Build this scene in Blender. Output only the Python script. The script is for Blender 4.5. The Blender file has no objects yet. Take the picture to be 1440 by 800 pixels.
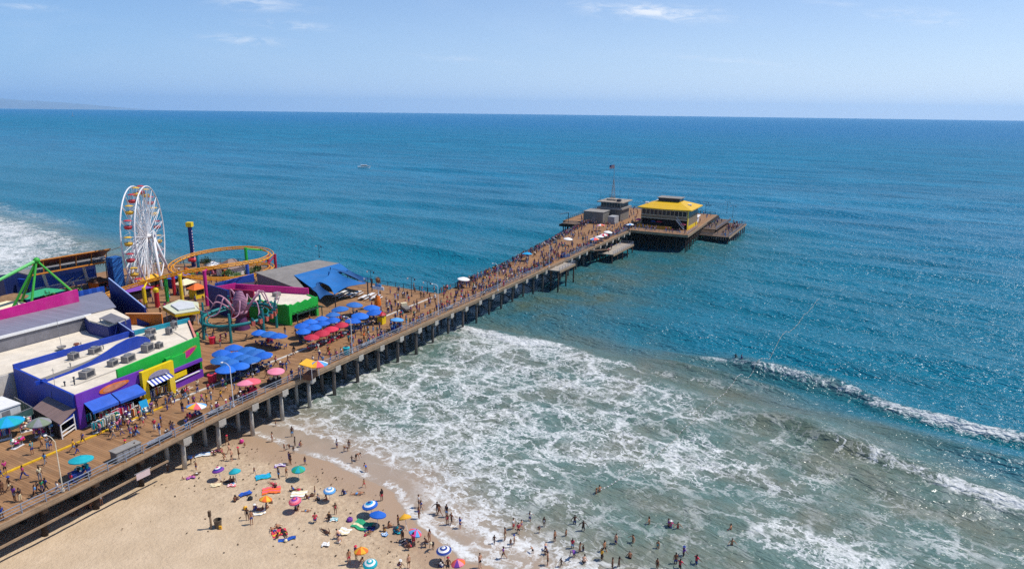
import bpy, math, random
import numpy as np
from mathutils import Vector, Matrix
R_ = math.radians
rng = random.Random(7)
sc = bpy.context.scene
COL = sc.collection

# ------------------------------------------------------------------ camera, sky, sun, exposure
CAM_H, FPX, PITCH, ROLL = 48.0, 960.0, R_(14.2), R_(0.68)
_f = np.array([0, math.cos(PITCH), -math.sin(PITCH)])
_u0 = np.array([0, math.sin(PITCH), math.cos(PITCH)])
_r = np.array([1., 0, 0]) * math.cos(ROLL) + _u0 * math.sin(ROLL)
_u = -np.array([1., 0, 0]) * math.sin(ROLL) + _u0 * math.cos(ROLL)
cam = bpy.data.cameras.new('camera'); cam_ob = bpy.data.objects.new('camera', cam); COL.objects.link(cam_ob)
cam.sensor_width = 36; cam.lens = FPX / 1440 * 36; cam.clip_start = 1; cam.clip_end = 120000
cam_ob.matrix_world = Matrix(((_r[0], _u[0], -_f[0], 0), (_r[1], _u[1], -_f[1], 0), (_r[2], _u[2], -_f[2], CAM_H), (0, 0, 0, 1)))
sc.camera = cam_ob

SUN_AZ = math.atan2(.98, .19)          # measured clockwise from +Y
SUN_EL = R_(59)
SUN_STRENGTH, SKY_STRENGTH, EXPOSURE = 4.1, 0.085, 0.14
sun = bpy.data.lights.new('sun', 'SUN'); sun.energy = SUN_STRENGTH; sun.angle = R_(.53); sun.color = (1, .955, .89)
sun_ob = bpy.data.objects.new('sun', sun); COL.objects.link(sun_ob)
_sd = Vector((math.sin(SUN_AZ) * math.cos(SUN_EL), math.cos(SUN_AZ) * math.cos(SUN_EL), math.sin(SUN_EL)))
sun_ob.rotation_euler = _sd.to_track_quat('Z', 'Y').to_euler()
sun_ob.location = (60, 20, 90)

sc.view_settings.view_transform = 'Standard'; sc.view_settings.look = 'None'
sc.view_settings.exposure = EXPOSURE; sc.view_settings.gamma = 1
cy = sc.cycles
sc.render.engine = 'CYCLES'
cy.max_bounces = 6; cy.diffuse_bounces = 3; cy.glossy_bounces = 3; cy.transmission_bounces = 2; cy.volume_bounces = 1
cy.transparent_max_bounces = 6; cy.caustics_reflective = False; cy.caustics_refractive = False
cy.use_denoising = False; cy.sample_clamp_indirect = 4; cy.sample_clamp_direct = 14

class NT:
    """tiny helper for node trees"""
    def __init__(s, tree): s.t = tree; s.n = tree.nodes; s.l = tree.links
    def node(s, kind, **kw):
        n = s.n.new(kind)
        for k, v in kw.items(): setattr(n, k, v)
        return n
    def put(s, sock, v):
        if isinstance(v, bpy.types.NodeSocket): s.l.new(v, sock)
        elif v is not None:
            try: sock.default_value = v
            except Exception: sock.default_value = (*v, 1)
    def math(s, op, a, b=None, c=None, clamp=False):
        n = s.node('ShaderNodeMath', operation=op, use_clamp=clamp)
        for i, v in enumerate((a, b, c)):
            if v is not None: s.put(n.inputs[i], v)
        return n.outputs[0]
    def vmath(s, op, a, b=None):
        n = s.node('ShaderNodeVectorMath', operation=op)
        s.put(n.inputs[0], a)
        if b is not None: s.put(n.inputs[1], b)
        return n.outputs[0]
    def mix(s, fac, a, b, mode='MIX'):
        n = s.node('ShaderNodeMix', data_type='RGBA', blend_type=mode)
        s.put(n.inputs[0], fac); s.put(n.inputs[6], a); s.put(n.inputs[7], b)
        return n.outputs[2]
    def ramp(s, v, lo, hi, a=0., b=1., smooth=True):
        n = s.node('ShaderNodeMapRange', interpolation_type='SMOOTHSTEP' if smooth else 'LINEAR')
        for i, x in enumerate((v, lo, hi, a, b)): s.put(n.inputs[i], x)
        return n.outputs[0]
    def noise(s, vec, scale, detail=3, rough=.55, dist=0., out=0):
        n = s.node('ShaderNodeTexNoise')
        if vec is not None: s.put(n.inputs['Vector'], vec)
        s.put(n.inputs['Scale'], scale); s.put(n.inputs['Detail'], detail); s.put(n.inputs['Roughness'], rough); s.put(n.inputs['Distortion'], dist)
        return n.outputs[out]
    def sep(s, v):
        n = s.node('ShaderNodeSeparateXYZ'); s.put(n.inputs[0], v); return n.outputs
    def comb(s, x, y, z=0.):
        n = s.node('ShaderNodeCombineXYZ')
        for i, v in enumerate((x, y, z)): s.put(n.inputs[i], v)
        return n.outputs[0]
    def attr(s, name, out='Fac'):
        return s.node('ShaderNodeAttribute', attribute_name=name).outputs[out]

def pix_dir(px, py):
    d = _f * FPX + _r * (px - 720) - _u * (py - 400)
    return d / np.linalg.norm(d)

world = bpy.data.worlds.new('World'); sc.world = world; world.use_nodes = True
w = NT(world.node_tree); w.n.clear()
sky = w.node('ShaderNodeTexSky', sky_type='NISHITA', sun_disc=False, sun_elevation=SUN_EL, sun_rotation=SUN_AZ, altitude=30, air_density=1.0, dust_density=.12, ozone_density=4.0)
gen = w.node('ShaderNodeTexCoord').outputs['Generated']
sx, sy, sz = w.sep(gen)
ysafe = w.math('MAXIMUM', sy, .05)
ta, te = w.math('DIVIDE', sx, ysafe), w.math('DIVIDE', sz, ysafe)
cl = None
for (cx, cyy, hw, hh, am) in ((915, 17, 78, 8, 1.0), (1000, 15, 20, 4, .45), (345, 57, 48, 5.5, .5), (410, 36, 45, 4.5, .5), (365, 5, 50, 9, .5), (40, 10, 35, 4, .35), (1300, 24, 60, 9, .38), (1240, 22, 35, 3.5, .25), (650, 84, 55, 4, .25), (1010, 84, 70, 4, .25), (1060, 90, 50, 3, .2), (1180, 6, 40, 3, .2)):
    d = pix_dir(cx, cyy); a0, e0 = d[0] / d[1], d[2] / d[1]
    tilt = 0.06
    dx = w.math('SUBTRACT', ta, a0); dy = w.math('ADD', w.math('SUBTRACT', te, e0), w.math('MULTIPLY', dx, tilt))
    q = w.math('ADD', w.math('POWER', w.math('ABSOLUTE', w.math('DIVIDE', dx, hw / 960)), 2), w.math('POWER', w.math('ABSOLUTE', w.math('DIVIDE', dy, hh / 960)), 2))
    g = w.math('MULTIPLY', w.math('EXPONENT', w.math('MULTIPLY', q, -1.0)), am)
    cl = g if cl is None else w.math('MAXIMUM', cl, g)
cn = w.noise(w.comb(w.math('MULTIPLY', ta, 26), w.math('MULTIPLY', te, 110)), 1.0, 6, .62, .6)
cn2 = w.noise(w.comb(w.math('MULTIPLY', ta, 3), w.math('MULTIPLY', te, 12)), 1.0, 4, .6, .4)
cm = w.math('MULTIPLY', cl, w.ramp(cn, .36, .66), clamp=True)
veil = w.math('MULTIPLY', w.ramp(cn2, .45, .8), .10)
cm = w.math('MAXIMUM', cm, veil)
tint = w.mix(1.0, sky.outputs[0], (.85, 1.05, 1.34, 1), 'MULTIPLY')
hzf = w.math('MULTIPLY', w.math('EXPONENT', w.math('MULTIPLY', w.math('MAXIMUM', te, 0), -7.5)), .96)
hzc = w.mix(w.ramp(ta, -.85, .70, 0, 1, False), (2.9, 5.5, 9.9, 1), (9.4, 10.5, 11.8, 1))
tint = w.mix(hzf, tint, hzc)
skyc = w.mix(cm, tint, (9.6, 10.2, 11.2, 1))
bg = w.node('ShaderNodeBackground'); w.put(bg.inputs[0], skyc); bg.inputs[1].default_value = SKY_STRENGTH
wo = w.node('ShaderNodeOutputWorld'); w.l.new(bg.outputs[0], wo.inputs[0])

# ------------------------------------------------------------------ survey frame
ORG = np.array([-26., 118.]); _d = np.array([.465, .885]); _d /= np.linalg.norm(_d); _n = np.array([-_d[1], _d[0]])
PA = math.atan2(_d[1], _d[0])                      # heading of the pier
DECK = 6.0
def W(s, t, z=DECK):
    p = ORG + _d * s + _n * t; return Vector((p[0], p[1], z))
def at(px, py, z=0.):
    d = _f * FPX + _r * (px - 720) - _u * (py - 400)
    k = (z - CAM_H) / d[2]
    return Vector((d[0] * k, d[1] * k, z))
def st(px, py, z=DECK):
    p = np.array(at(px, py, z)[:2]) - ORG; return float(p @ _d), float(p @ _n)
def st_of(p):
    q = np.array([p[0], p[1]]) - ORG; return float(q @ _d), float(q @ _n)
def proj(p):
    v = np.array(p, float) - np.array([0, 0, CAM_H]); return 720 + FPX * (v @ _r) / (v @ _f), 400 - FPX * (v @ _u) / (v @ _f)

# coast frame: u along the shore, v offshore
def uv(x, y): return .8 * x - .6 * y, .6 * x + .8 * y
def xy(u, v): return .8 * u + .6 * v, -.6 * u + .8 * v
_shore = sorted(uv(*at(px, py, 0)[:2]) for px, py in ((770, 850), (690, 795), (659, 789), (646, 781), (628, 766), (610, 752), (590, 738), (583, 729), (570, 721), (561, 707), (556, 692), (536, 682), (515, 674), (495, 664), (464, 649), (430, 640), (398, 629), (388, 622), (362, 614)))
SU = [-700, -420, -300, -200, -130] + [a for a, b in _shore] + [80, 300, 2000]
SV = [30, 36, 42, 44, 48] + [b for a, b in _shore] + [46, 40, 20]
def shore_v(u): return np.interp(u, SU, SV)
def ground_z(x, y):
    u, v = uv(x, y); d = shore_v(u) - v
    return np.where(d > 0, 2.4 * (1 - np.exp(-d / 42.)), np.maximum(.038 * d, -4.0))
def on_ground(px, py):
    z = .8
    for _ in range(12):
        p = at(px, py, z); z = float(ground_z(p.x, p.y))
    return Vector((p.x, p.y, z))

# ------------------------------------------------------------------ materials
def lin(h, k=1.):
    h = h.lstrip('#'); c = [int(h[i:i + 2], 16) / 255 for i in (0, 2, 4)]
    return tuple(k * (x / 12.92 if x <= .04045 else ((x + .055) / 1.055) ** 2.4) for x in c)
_mats = {}
def M(name, hexc, rough=.6, var=.12, scale=1.5, metal=0., spec=.35, k=.9, bump=0.):
    """a painted / woven / worn surface: base colour with large blotches and fine grain"""
    if name in _mats: return _mats[name]
    m = bpy.data.materials.new(name); m.use_nodes = True; q = NT(m.node_tree); b = q.n['Principled BSDF']
    c = lin(hexc, k)
    tc = q.node('ShaderNodeTexCoord').outputs['Object']
    if var:
        n1 = q.noise(tc, scale, 4, .65)
        n2 = q.noise(tc, scale * 7, 2, .5)
        f = q.math('ADD', q.math('MULTIPLY', n1, .7), q.math('MULTIPLY', n2, .3))
        col = q.mix(q.ramp(f, .32, .68), tuple(x * (1 - var) for x in c) + (1,), tuple(min(1, x * (1 + var)) for x in c) + (1,))
        if name.endswith(('_paint', '_wall', '_membrane', '_clapboard', '_white', '_blue', '_grey')):
            X, Y, Z = q.sep(tc)
            run = q.noise(q.comb(q.math('MULTIPLY', X, 1.6), q.math('MULTIPLY', Y, 1.6), q.math('MULTIPLY', Z, .22)), 1, 5, .7)
            g_ = sum(c) / 3
            col = q.mix(q.math('MULTIPLY', q.ramp(run, .50, .74), .38), col, tuple(.55 * x + .12 * g_ for x in c) + (1,))
            fade = q.noise(tc, .22, 4, .6)
            col = q.mix(q.math('MULTIPLY', q.ramp(fade, .48, .74), .22), col, tuple(.7 * x + .3 * min(1, g_ * 1.9 + .06) for x in c) + (1,))
            ft = q.math('FRACT', q.math('DIVIDE', q.math('ADD', X, Y), 2.4)); jl = q.math('LESS_THAN', ft, .022)
            col = q.mix(q.math('MULTIPLY', jl, .35), col, tuple(.45 * x for x in c) + (1,))
        q.put(b.inputs['Base Color'], col)
        if bump:
            bp = q.node('ShaderNodeBump'); bp.inputs['Strength'].default_value = bump; bp.inputs['Distance'].default_value = .05
            q.put(bp.inputs['Height'], n2); q.put(b.inputs['Normal'], bp.outputs[0])
    else: b.inputs['Base Color'].default_value = (*c, 1)
    b.inputs['Roughness'].default_value = rough; b.inputs['Metallic'].default_value = metal; b.inputs['Specular IOR Level'].default_value = spec
    _mats[name] = m; return m

def mat_planks(name, c1, c2, width=.3, length=5., gap=.06, axis='x', k=.9):
    """weathered boards: one tone per board, dark joints"""
    m = bpy.data.materials.new(name); m.use_nodes = True; q = NT(m.node_tree); b = q.n['Principled BSDF']
    X, Y, Z = q.sep(q.node('ShaderNodeTexCoord').outputs['Object'])
    a, l = (X, Y) if axis == 'x' else (Y, X)
    ai = q.math('DIVIDE', a, width); fi = q.math('FLOOR', ai)
    wn = q.node('ShaderNodeTexWhiteNoise', noise_dimensions='1D'); q.put(wn.inputs['W'], fi)
    li = q.math('ADD', q.math('DIVIDE', l, length), q.math('MULTIPLY', wn.outputs[0], 7.3)); lf = q.math('FLOOR', li)
    wn2 = q.node('ShaderNodeTexWhiteNoise', noise_dimensions='2D'); q.put(wn2.inputs['Vector'], q.comb(fi, lf))
    col = q.mix(wn2.outputs[0], (*lin(c1, k), 1), (*lin(c2, k), 1))
    big = q.noise(q.comb(q.math('MULTIPLY', X, .09), q.math('MULTIPLY', Y, .14)), 1, 5, .65)
    col = q.mix(q.ramp(big, .42, .72), col, q.mix(.30, col, (*lin('#6a5040'), 1)))
    pat = q.noise(q.comb(q.math('MULTIPLY', X, .35), q.math('MULTIPLY', Y, .22)), 1, 4, .7)
    col = q.mix(q.math('MULTIPLY', q.ramp(pat, .50, .68), .28), col, (*lin('#9a8468', k), 1))
    fine = q.noise(q.comb(q.math('MULTIPLY', a, 9), q.math('MULTIPLY', l, 1.2)), 1, 4, .6)
    col = q.mix(q.math('MULTIPLY', fine, .30), col, (*lin('#6a4a34'), 1))
    fr = q.math('FRACT', ai)
    g = q.math('LESS_THAN', q.math('MINIMUM', fr, q.math('SUBTRACT', 1, fr)), gap)
    col = q.mix(q.math('MULTIPLY', g, .6), col, (.02, .014, .01, 1))
    q.put(b.inputs['Base Color'], col); b.inputs['Roughness'].default_value = .8; b.inputs['Specular IOR Level'].default_value = .2
    _mats[name] = m; return m

def mat_seams(name, c1, pitch=.6, axis='x', depth=.35, rough=.5, k=.9):
    """standing-seam metal / corrugated sheet"""
    m = bpy.data.materials.new(name); m.use_nodes = True; q = NT(m.node_tree); b = q.n['Principled BSDF']
    tc = q.node('ShaderNodeTexCoord').outputs['Object']; X, Y, Z = q.sep(tc)
    ai = q.math('DIVIDE', X if axis == 'x' else Y, pitch); fr = q.math('FRACT', ai)
    g = q.math('LESS_THAN', fr, .14)
    wn = q.node('ShaderNodeTexWhiteNoise', noise_dimensions='1D'); q.put(wn.inputs['W'], q.math('FLOOR', ai))
    c = lin(c1, k)
    col = q.mix(wn.outputs[0], tuple(x * .9 for x in c) + (1,), tuple(x * 1.08 for x in c) + (1,))
    col = q.mix(q.math('MULTIPLY', g, depth), col, tuple(x * .5 for x in c) + (1,))
    col = q.mix(q.math('MULTIPLY', q.ramp(q.noise(tc, .6, 5, .7), .45, .8), .35), col, tuple(x * .6 for x in c) + (1,))
    q.put(b.inputs['Base Color'], col); b.inputs['Roughness'].default_value = rough
    _mats[name] = m; return m

# ------------------------------------------------------------------ mesh collector
class G:
    def __init__(s): s.v = []; s.f = []; s.m = []
    def add(s, vs, fs, m=0):
        o = len(s.v); s.v += [tuple(p) for p in vs]
        for f in fs: s.f.append([o + i for i in f]); s.m.append(m)
        return s
    def box(s, x0, x1, y0, y1, z0, z1, m=0):
        return s.add([(x0, y0, z0), (x1, y0, z0), (x1, y1, z0), (x0, y1, z0), (x0, y0, z1), (x1, y0, z1), (x1, y1, z1), (x0, y1, z1)],
                     [(3, 2, 1, 0), (4, 5, 6, 7), (0, 1, 5, 4), (1, 2, 6, 5), (2, 3, 7, 6), (3, 0, 4, 7)], m)
    def obox(s, c, sz, rz=0., m=0):
        ca, sa = math.cos(rz), math.sin(rz); hx, hy = sz[0] / 2, sz[1] / 2
        vs = []
        for z in (c[2], c[2] + sz[2]):
            for x, y in ((-hx, -hy), (hx, -hy), (hx, hy), (-hx, hy)): vs.append((c[0] + x * ca - y * sa, c[1] + x * sa + y * ca, z))
        return s.add(vs, [(3, 2, 1, 0), (4, 5, 6, 7), (0, 1, 5, 4), (1, 2, 6, 5), (2, 3, 7, 6), (3, 0, 4, 7)], m)
    def prism(s, pts, z0, z1, m=0, mtop=None):
        """upright prism over a polygon; z0, z1 numbers or one per point"""
        n = len(pts); a = sum(pts[i][0] * pts[(i + 1) % n][1] - pts[(i + 1) % n][0] * pts[i][1] for i in range(n))
        Z0 = list(z0) if hasattr(z0, '__len__') else [z0] * n; Z1 = list(z1) if hasattr(z1, '__len__') else [z1] * n
        idx = list(range(n)) if a > 0 else list(range(n))[::-1]
        vs = [(pts[i][0], pts[i][1], Z0[i]) for i in idx] + [(pts[i][0], pts[i][1], Z1[i]) for i in idx]
        s.add(vs, [tuple(range(n))[::-1]] + [(i, (i + 1) % n, n + (i + 1) % n, n + i) for i in range(n)], m)
        o = len(s.v) - 2 * n; s.f.append([o + n + i for i in range(n)]); s.m.append(m if mtop is None else mtop)
        return s
    def sheet(s, pts, th, m=0):
        """a slab below a (nearly flat) polygon of 3D points"""
        n = len(pts); P = [Vector(p) for p in pts]
        nn = Vector((0, 0, 0))
        for i in range(n): nn += P[i].cross(P[(i + 1) % n])
        nn.normalize()
        if nn.z < 0: P.reverse(); nn = -nn
        Q = [p - nn * th for p in P]
        return s.add(P + Q, [tuple(range(n)), tuple(range(2 * n - 1, n - 1, -1))] + [(i, n + i, n + (i + 1) % n, (i + 1) % n) for i in range(n)], m)
    def tube(s, pts, r, n=6, m=0, closed=False):
        P = [Vector(p) for p in pts]; k = len(P); rs = r if hasattr(r, '__len__') else [r] * k
        rings = []; prev = None
        for i in range(k):
            a = P[i - 1] if (i > 0 or closed) else P[i]; b = P[(i + 1) % k] if (i < k - 1 or closed) else P[i]
            t = (b - a).normalized() if (b - a).length > 1e-9 else Vector((0, 0, 1))
            if prev is None:
                up = Vector((0, 0, 1)) if abs(t.z) < .9 else Vector((1, 0, 0)); x = t.cross(up).normalized()
            else:
                x = prev - t * prev.dot(t); x = x.normalized() if x.length > 1e-6 else t.orthogonal().normalized()
            prev = x; y = t.cross(x)
            rings.append([P[i] + (x * math.cos(2 * math.pi * (j + .5) / n) + y * math.sin(2 * math.pi * (j + .5) / n)) * rs[i] for j in range(n)])
        vs = [q for ring in rings for q in ring]; fs = []
        for i in range(k if closed else k - 1):
            i2 = (i + 1) % k
            for j in range(n): fs.append((i * n + j, i * n + (j + 1) % n, i2 * n + (j + 1) % n, i2 * n + j))
        if not closed: fs += [tuple(range(n))[::-1], tuple((k - 1) * n + j for j in range(n))]
        return s.add(vs, fs, m)
    def lathe(s, prof, n=12, c=(0, 0, 0), m=0, mf=None, squash=1.):
        vs = []; fs = []; ms = []
        for r, z in prof:
            for j in range(n): vs.append((c[0] + r * math.cos(2 * math.pi * j / n), c[1] + r * squash * math.sin(2 * math.pi * j / n), c[2] + z))
        for i in range(len(prof) - 1):
            for j in range(n):
                fs.append((i * n + j, i * n + (j + 1) % n, (i + 1) * n + (j + 1) % n, (i + 1) * n + j)); ms.append(mf(i, j) if mf else m)
        o = len(s.v); s.v += vs
        for f, mm in zip(fs, ms): s.f.append([o + i for i in f]); s.m.append(mm)
        return s
    def ball(s, c, r, n=8, m=0, sq=(1, 1, 1)):
        h = max(4, n // 2)
        vs = []; fs = []
        for i in range(h + 1):
            a = math.pi * i / h
            for j in range(n):
                b = 2 * math.pi * j / n
                vs.append((c[0] + r * sq[0] * math.sin(a) * math.cos(b), c[1] + r * sq[1] * math.sin(a) * math.sin(b), c[2] + r * sq[2] * math.cos(a)))
        for i in range(h):
            for j in range(n): fs.append((i * n + j, (i + 1) * n + j, (i + 1) * n + (j + 1) % n, i * n + (j + 1) % n))
        return s.add(vs, fs, m)
    def mesh(s, name, mats, smooth=False):
        me = bpy.data.meshes.new(name); me.from_pydata(s.v, [], s.f)
        for mt in (mats if isinstance(mats, (list, tuple)) else [mats]): me.materials.append(mt)
        me.polygons.foreach_set('material_index', s.m)
        if smooth: me.polygons.foreach_set('use_smooth', [True] * len(s.f))
        me.validate(); me.update(); return me
    def build(s, name, mats, parent=None, loc=None, rot=None, smooth=False):
        o = bpy.data.objects.new(name, s.mesh(name, mats, smooth)); COL.objects.link(o)
        if parent is not None: o.parent = parent
        if loc is not None: o.location = loc
        if rot is not None: o.rotation_euler = rot if hasattr(rot, '__len__') else (0, 0, rot)
        return o

def tag(o, label=None, cat=None, group=None, kind=None):
    if label: o['label'] = label
    if cat: o['category'] = cat
    if group: o['group'] = group
    if kind: o['kind'] = kind
    return o
LM = []                                        # landmarks named in the labels of people: (x, y, phrase)
def thing(name, label, cat, loc=(0, 0, 0), rot=0., group=None, lm=None):
    o = bpy.data.objects.new(name, None); COL.objects.link(o); o.location = loc
    o.rotation_euler = rot if hasattr(rot, '__len__') else (0, 0, rot)
    o.empty_display_size = .5
    if lm: LM.append((loc[0], loc[1], lm))
    return tag(o, label, cat, group)
KIDS = {}
def kids(o): return [c for c in COL.objects if c.parent is o]
def dup(root, loc, rot=None, label=None, kidlist=None):
    c = root.copy(); COL.objects.link(c); c.location = loc
    if rot is not None: c.rotation_euler = rot if hasattr(rot, '__len__') else (0, 0, rot)
    if label: c['label'] = label
    for ch in (kidlist if kidlist is not None else kids(root)):
        k = ch.copy(); COL.objects.link(k); k.parent = c
        for g in KIDS.get(ch.name, ()):
            g2 = g.copy(); COL.objects.link(g2); g2.parent = k
    return c
# ------------------------------------------------------------------ the sea
def graded(lo, hi, step, far_lo, far_hi, grow=1.07):
    a = list(np.arange(lo, hi + .01, step)); st_ = step; x = a[-1]
    while x < far_hi: st_ *= grow; x += st_; a.append(min(x, far_hi))
    st_ = step; x = lo; b = []
    while x > far_lo: st_ *= grow; x -= st_; b.append(max(x, far_lo))
    return np.array(b[::-1] + a)
xs = graded(-45, 125, .65, -43000, 43000, 1.032); ys = graded(52, 190, .65, -300, 43000, 1.018)
gx, gy = np.meshgrid(xs, ys); U, V = uv(gx, gy)
sp_x = np.gradient(xs)[None, :]; sp_y = np.gradient(ys)[:, None]; SP = np.maximum(sp_x, sp_y)
Dsh = V - shore_v(U)                                   # metres offshore
nr = np.random.RandomState(3)
def vnoise(x, y, seed=0):
    """smooth value noise on a lattice, for attributes and wave crests"""
    r = np.random.RandomState(seed).rand(256, 256)
    xi = np.floor(x).astype(int); yi = np.floor(y).astype(int); fx = x - xi; fy = y - yi
    fx = fx * fx * (3 - 2 * fx); fy = fy * fy * (3 - 2 * fy)
    g = lambda a, b: r[a % 256, b % 256]
    return (g(xi, yi) * (1 - fx) + g(xi + 1, yi) * fx) * (1 - fy) + (g(xi, yi + 1) * (1 - fx) + g(xi + 1, yi + 1) * fx) * fy
def fbm(x, y, o=4, seed=0):
    s = 0; a = .5
    for i in range(o): s = s + a * vnoise(x * 2 ** i, y * 2 ** i, seed + i); a *= .5
    return s
sst = lambda a, b, x: (lambda t: t * t * (3 - 2 * t))(np.clip((x - a) / (b - a), 0, 1))
Z = np.zeros_like(gx)
for k in range(16):                                    # open-water swell and chop
    lam = 4.5 * 1.2 ** k; ang = nr.normal(0, .24); ph_ = nr.rand() * 6.28
    amp = (.0075 + .00012 * lam) * lam * (1.75 if lam < 9 else 1.3 if lam < 14 else 1 if lam < 30 else (30 / lam) ** 1.4) * math.exp(-ang * ang)
    damp = sst(lam * .42, lam * .2, SP) if lam > 0 else 0
    warp = 3.0 * fbm(U / 40 + k * 7, V / 40, 2, 11)
    Z += (.35 + 1.1 * fbm(U / 70 + k, V / 50, 3, 100 + k)) * .9 * amp * damp * np.sin(2 * math.pi * (V * math.cos(ang) + U * math.sin(ang) + warp) / lam + ph_)
depth = sst(0, 60, Dsh)
CURVE = lambda x, y: -(x * x + y * y) / 1.48e7
Z *= .12 + .88 * depth
wav = lambda c, x: sst(0, 1, x) * 0 + x
# breaking lines, surveyed from crest points
def crest(us, vs): return lambda u: np.interp(u, us, vs)
cA = crest([-80, -52, -44, -25, -13, 5, 60], [131, 126, 129.8, 128.6, 124.5, 122.3, 116])
cB = crest([-140, -97, -90, -80, -73, -59, -47, 0], [112, 112.4, 112.4, 112.2, 115, 114.5, 114.6, 118])
cC = crest([-60, -31, -25, -16, -6, 6, 60], [105, 104.5, 105.8, 103.4, 103, 101, 93])
cD = crest([-110, -77, -55, -50, -20], [98, 102, 99, 97.5, 97])
def breaker(c, h, wu, front, back, wig=1.2, sd=0):
    v0 = c(U) + wig * (fbm(U / 9., V * 0 + sd, 3, 40 + sd) - .45) * 2
    x = V - v0
    prof = np.where(x < 0, np.exp(-(x / front) ** 2), np.exp(-(x / back) ** 2))
    return h * wu * prof, x
wA = sst(-64, -34, U) * (1 - .75 * sst(40, 110, U)); bA, xA = breaker(cA, 2.0, wA * (.75 + .5 * fbm(U / 12, V * 0, 2, 5)), 2.2, 5.5)
wB = sst(-112, -94, U) * (1 - sst(-84, -62, U)) + .35 * sst(-66, -58, U) * (1 - sst(-40, -20, U)); bB, xB = breaker(cB, 1.0, wB, 1.4, 4.0, sd=3)
wC = sst(-40, -18, U) * (1 - .8 * sst(40, 90, U)); bC, xC = breaker(cC, 1.4, wC, 1.7, 4.5, sd=6)
wD = sst(-75, -62, U) * (1 - sst(-50, -38, U)); bD, xD = breaker(cD, .4, wD, 1.3, 3.5, sd=9)
xE = V - (119 + 2 * (fbm(U / 14, V * 0, 2, 77) - .5)); bE = .9 * sst(-62, -50, U) * (1 - sst(-32, -22, U)) * np.exp(-(xE / np.where(xE < 0, 1.5, 3.8)) ** 2)
wF = (.5 + .8 * fbm(U / 15, V * 0, 2, 9)); xF = V - (111 + 3 * fbm(U / 20., V * 0, 2, 19)); bF = .7 * sst(-30, -5, U) * np.exp(-(xF / np.where(xF < 0, 1.6, 4)) ** 2)
Z += bA + bB + bC + bD + bE + bF
small = (fbm(U * .55, V * .8, 4, 21) - .47) * .34 + 0 * np.exp(-Dsh ** 2 / 6000.) * sst(1.2, .7, SP) * sst(2, 16, Dsh)
Z += small
Z += (bA + bC) * (fbm(U / 5, V / 3.2, 2, 23) - .45) * .4
Z += .10 * np.exp(-np.maximum(-Dsh, 0) * .6) * sst(6, 0, Dsh) * 0
Z = np.where(Dsh < 4, Z * sst(-2, 4, Dsh), Z)
# foam and painted crest glitter density 0..1, sediment 0..1
lit = sst(-3, 1, Dsh)
foam_glint = .41 * sst(1, 9, Dsh) * (1 - sst(56, 64, Dsh)) * (1 - .48 * sst(-52, -12, U)) * sst(-125, -112, U)
foam_glint += .30 * sst(-1, .6, Dsh) * (1 - sst(3, 14, Dsh)) * sst(-60, -48, U) * (1 - sst(-30, -10, U) * .6)
foam_glint *= (1 - .35 * sst(40, 56, Dsh) * (1 - sst(-75, -60, U))) * (.82 + .5 * (fbm(U / 16, V / 11, 3, 31)))
def spl(px, py, ru, rv, a):
    p = at(px, py, 0); u0, v0 = uv(p.x, p.y); return a * np.exp(-((U - u0) / ru) ** 2 - ((V - v0) / rv) ** 2)
for a in ((600, 560, 22, 9, .22), (690, 520, 8, 8, .30), (590, 620, 16, 6, .16), (640, 640, 12, 5, .20), (760, 610, 12, 6, .16), (900, 640, 9, 5, .30), (960, 640, 6, 4, .18), (985, 655, 5, 4, .20), (700, 655, 14, 4, .14),
          (870, 535, 8, 4, .30), (905, 560, 9, 4, .25), (1150, 770, 9, 4, .34), (1215, 790, 7, 3, .30), (650, 720, 9, 4, .22), (700, 760, 7, 3, .18), (560, 660, 8, 4, .12), (1090, 690, 3, 4, .18), (1020, 640, 7, 3, .24), (1250, 720, 2.5, 6, .22), (1090, 620, 5, 3, .24), (1140, 680, 2, 6, .15), (1320, 765, 3, 5, .16),
          (780, 740, 9, 3, -.12), (850, 690, 5, 3, -.12), (760, 480, 5, 2.2, .4), (655, 492, 3, 1.6, .6), (1400, 780, 8, 4, .16)):
    foam_glint += spl(*a)
foam_glint += 1.0 * wB * np.exp(-((xB + .6) / 1.7) ** 2) + .45 * sst(-97, -88, U) * (1 - sst(-72, -60, U)) * np.exp(-((xB + 5) / 4.) ** 2)
glint = .35 + 1.1 * fbm(U / 5, V / 2.5, 3, 27)
foam_glint += 1.35 * glint * wC * sst(-22, 4, U) * np.exp(-((xC + .9) / 1.0) ** 2) + 1.6 * glint * wA * (.45 * sst(-60, -46, U) + .55 * sst(-34, -4, U)) * np.exp(-((xA + 1.0) / 1.05) ** 2) + .35 * glint * sst(-12, 4, U) * np.exp(-((xF + .8) / 1.0) ** 2) + .5 * wD * np.exp(-((xD + .5) / 1.2) ** 2) + .25 * np.exp(-((xE + .6) / 1.2) ** 2) * sst(-62, -50, U) * (1 - sst(-32, -22, U))  # sun glitter on breaker crests painted as white foam, beside real crest foam
foam_glint += .9 * np.exp(-((Dsh - .7) / .55) ** 2) * (.35 + 1.1 * fbm(U / 3., V * 0 + 3, 3, 87)) * sst(-118, -105, U) + .5 * np.exp(-((Dsh - 4.2 - 2.5 * fbm(U / 6., V * 0, 2, 88)) / .5) ** 2)
ul = sst(-395, -360, U) * (1 - sst(-250, -205, U))
lf = .55 + .9 * fbm(U / 18, V / 7, 4, 33)
foam_glint += 1.1 * lf * sst(-520, -420, U) * (1 - sst(-300, -222, U)) * sst(66, 80, V) * (1 - sst(94, 110, V)) + .75 * lf * (1 - sst(-235, -175, U)) * sst(-300, -270, U) * sst(60, 68, V) * (1 - sst(78, 88, V)) + .35 * (1 - sst(-330, -290, U)) * sst(104, 112, V) * (1 - sst(118, 126, V))
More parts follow.
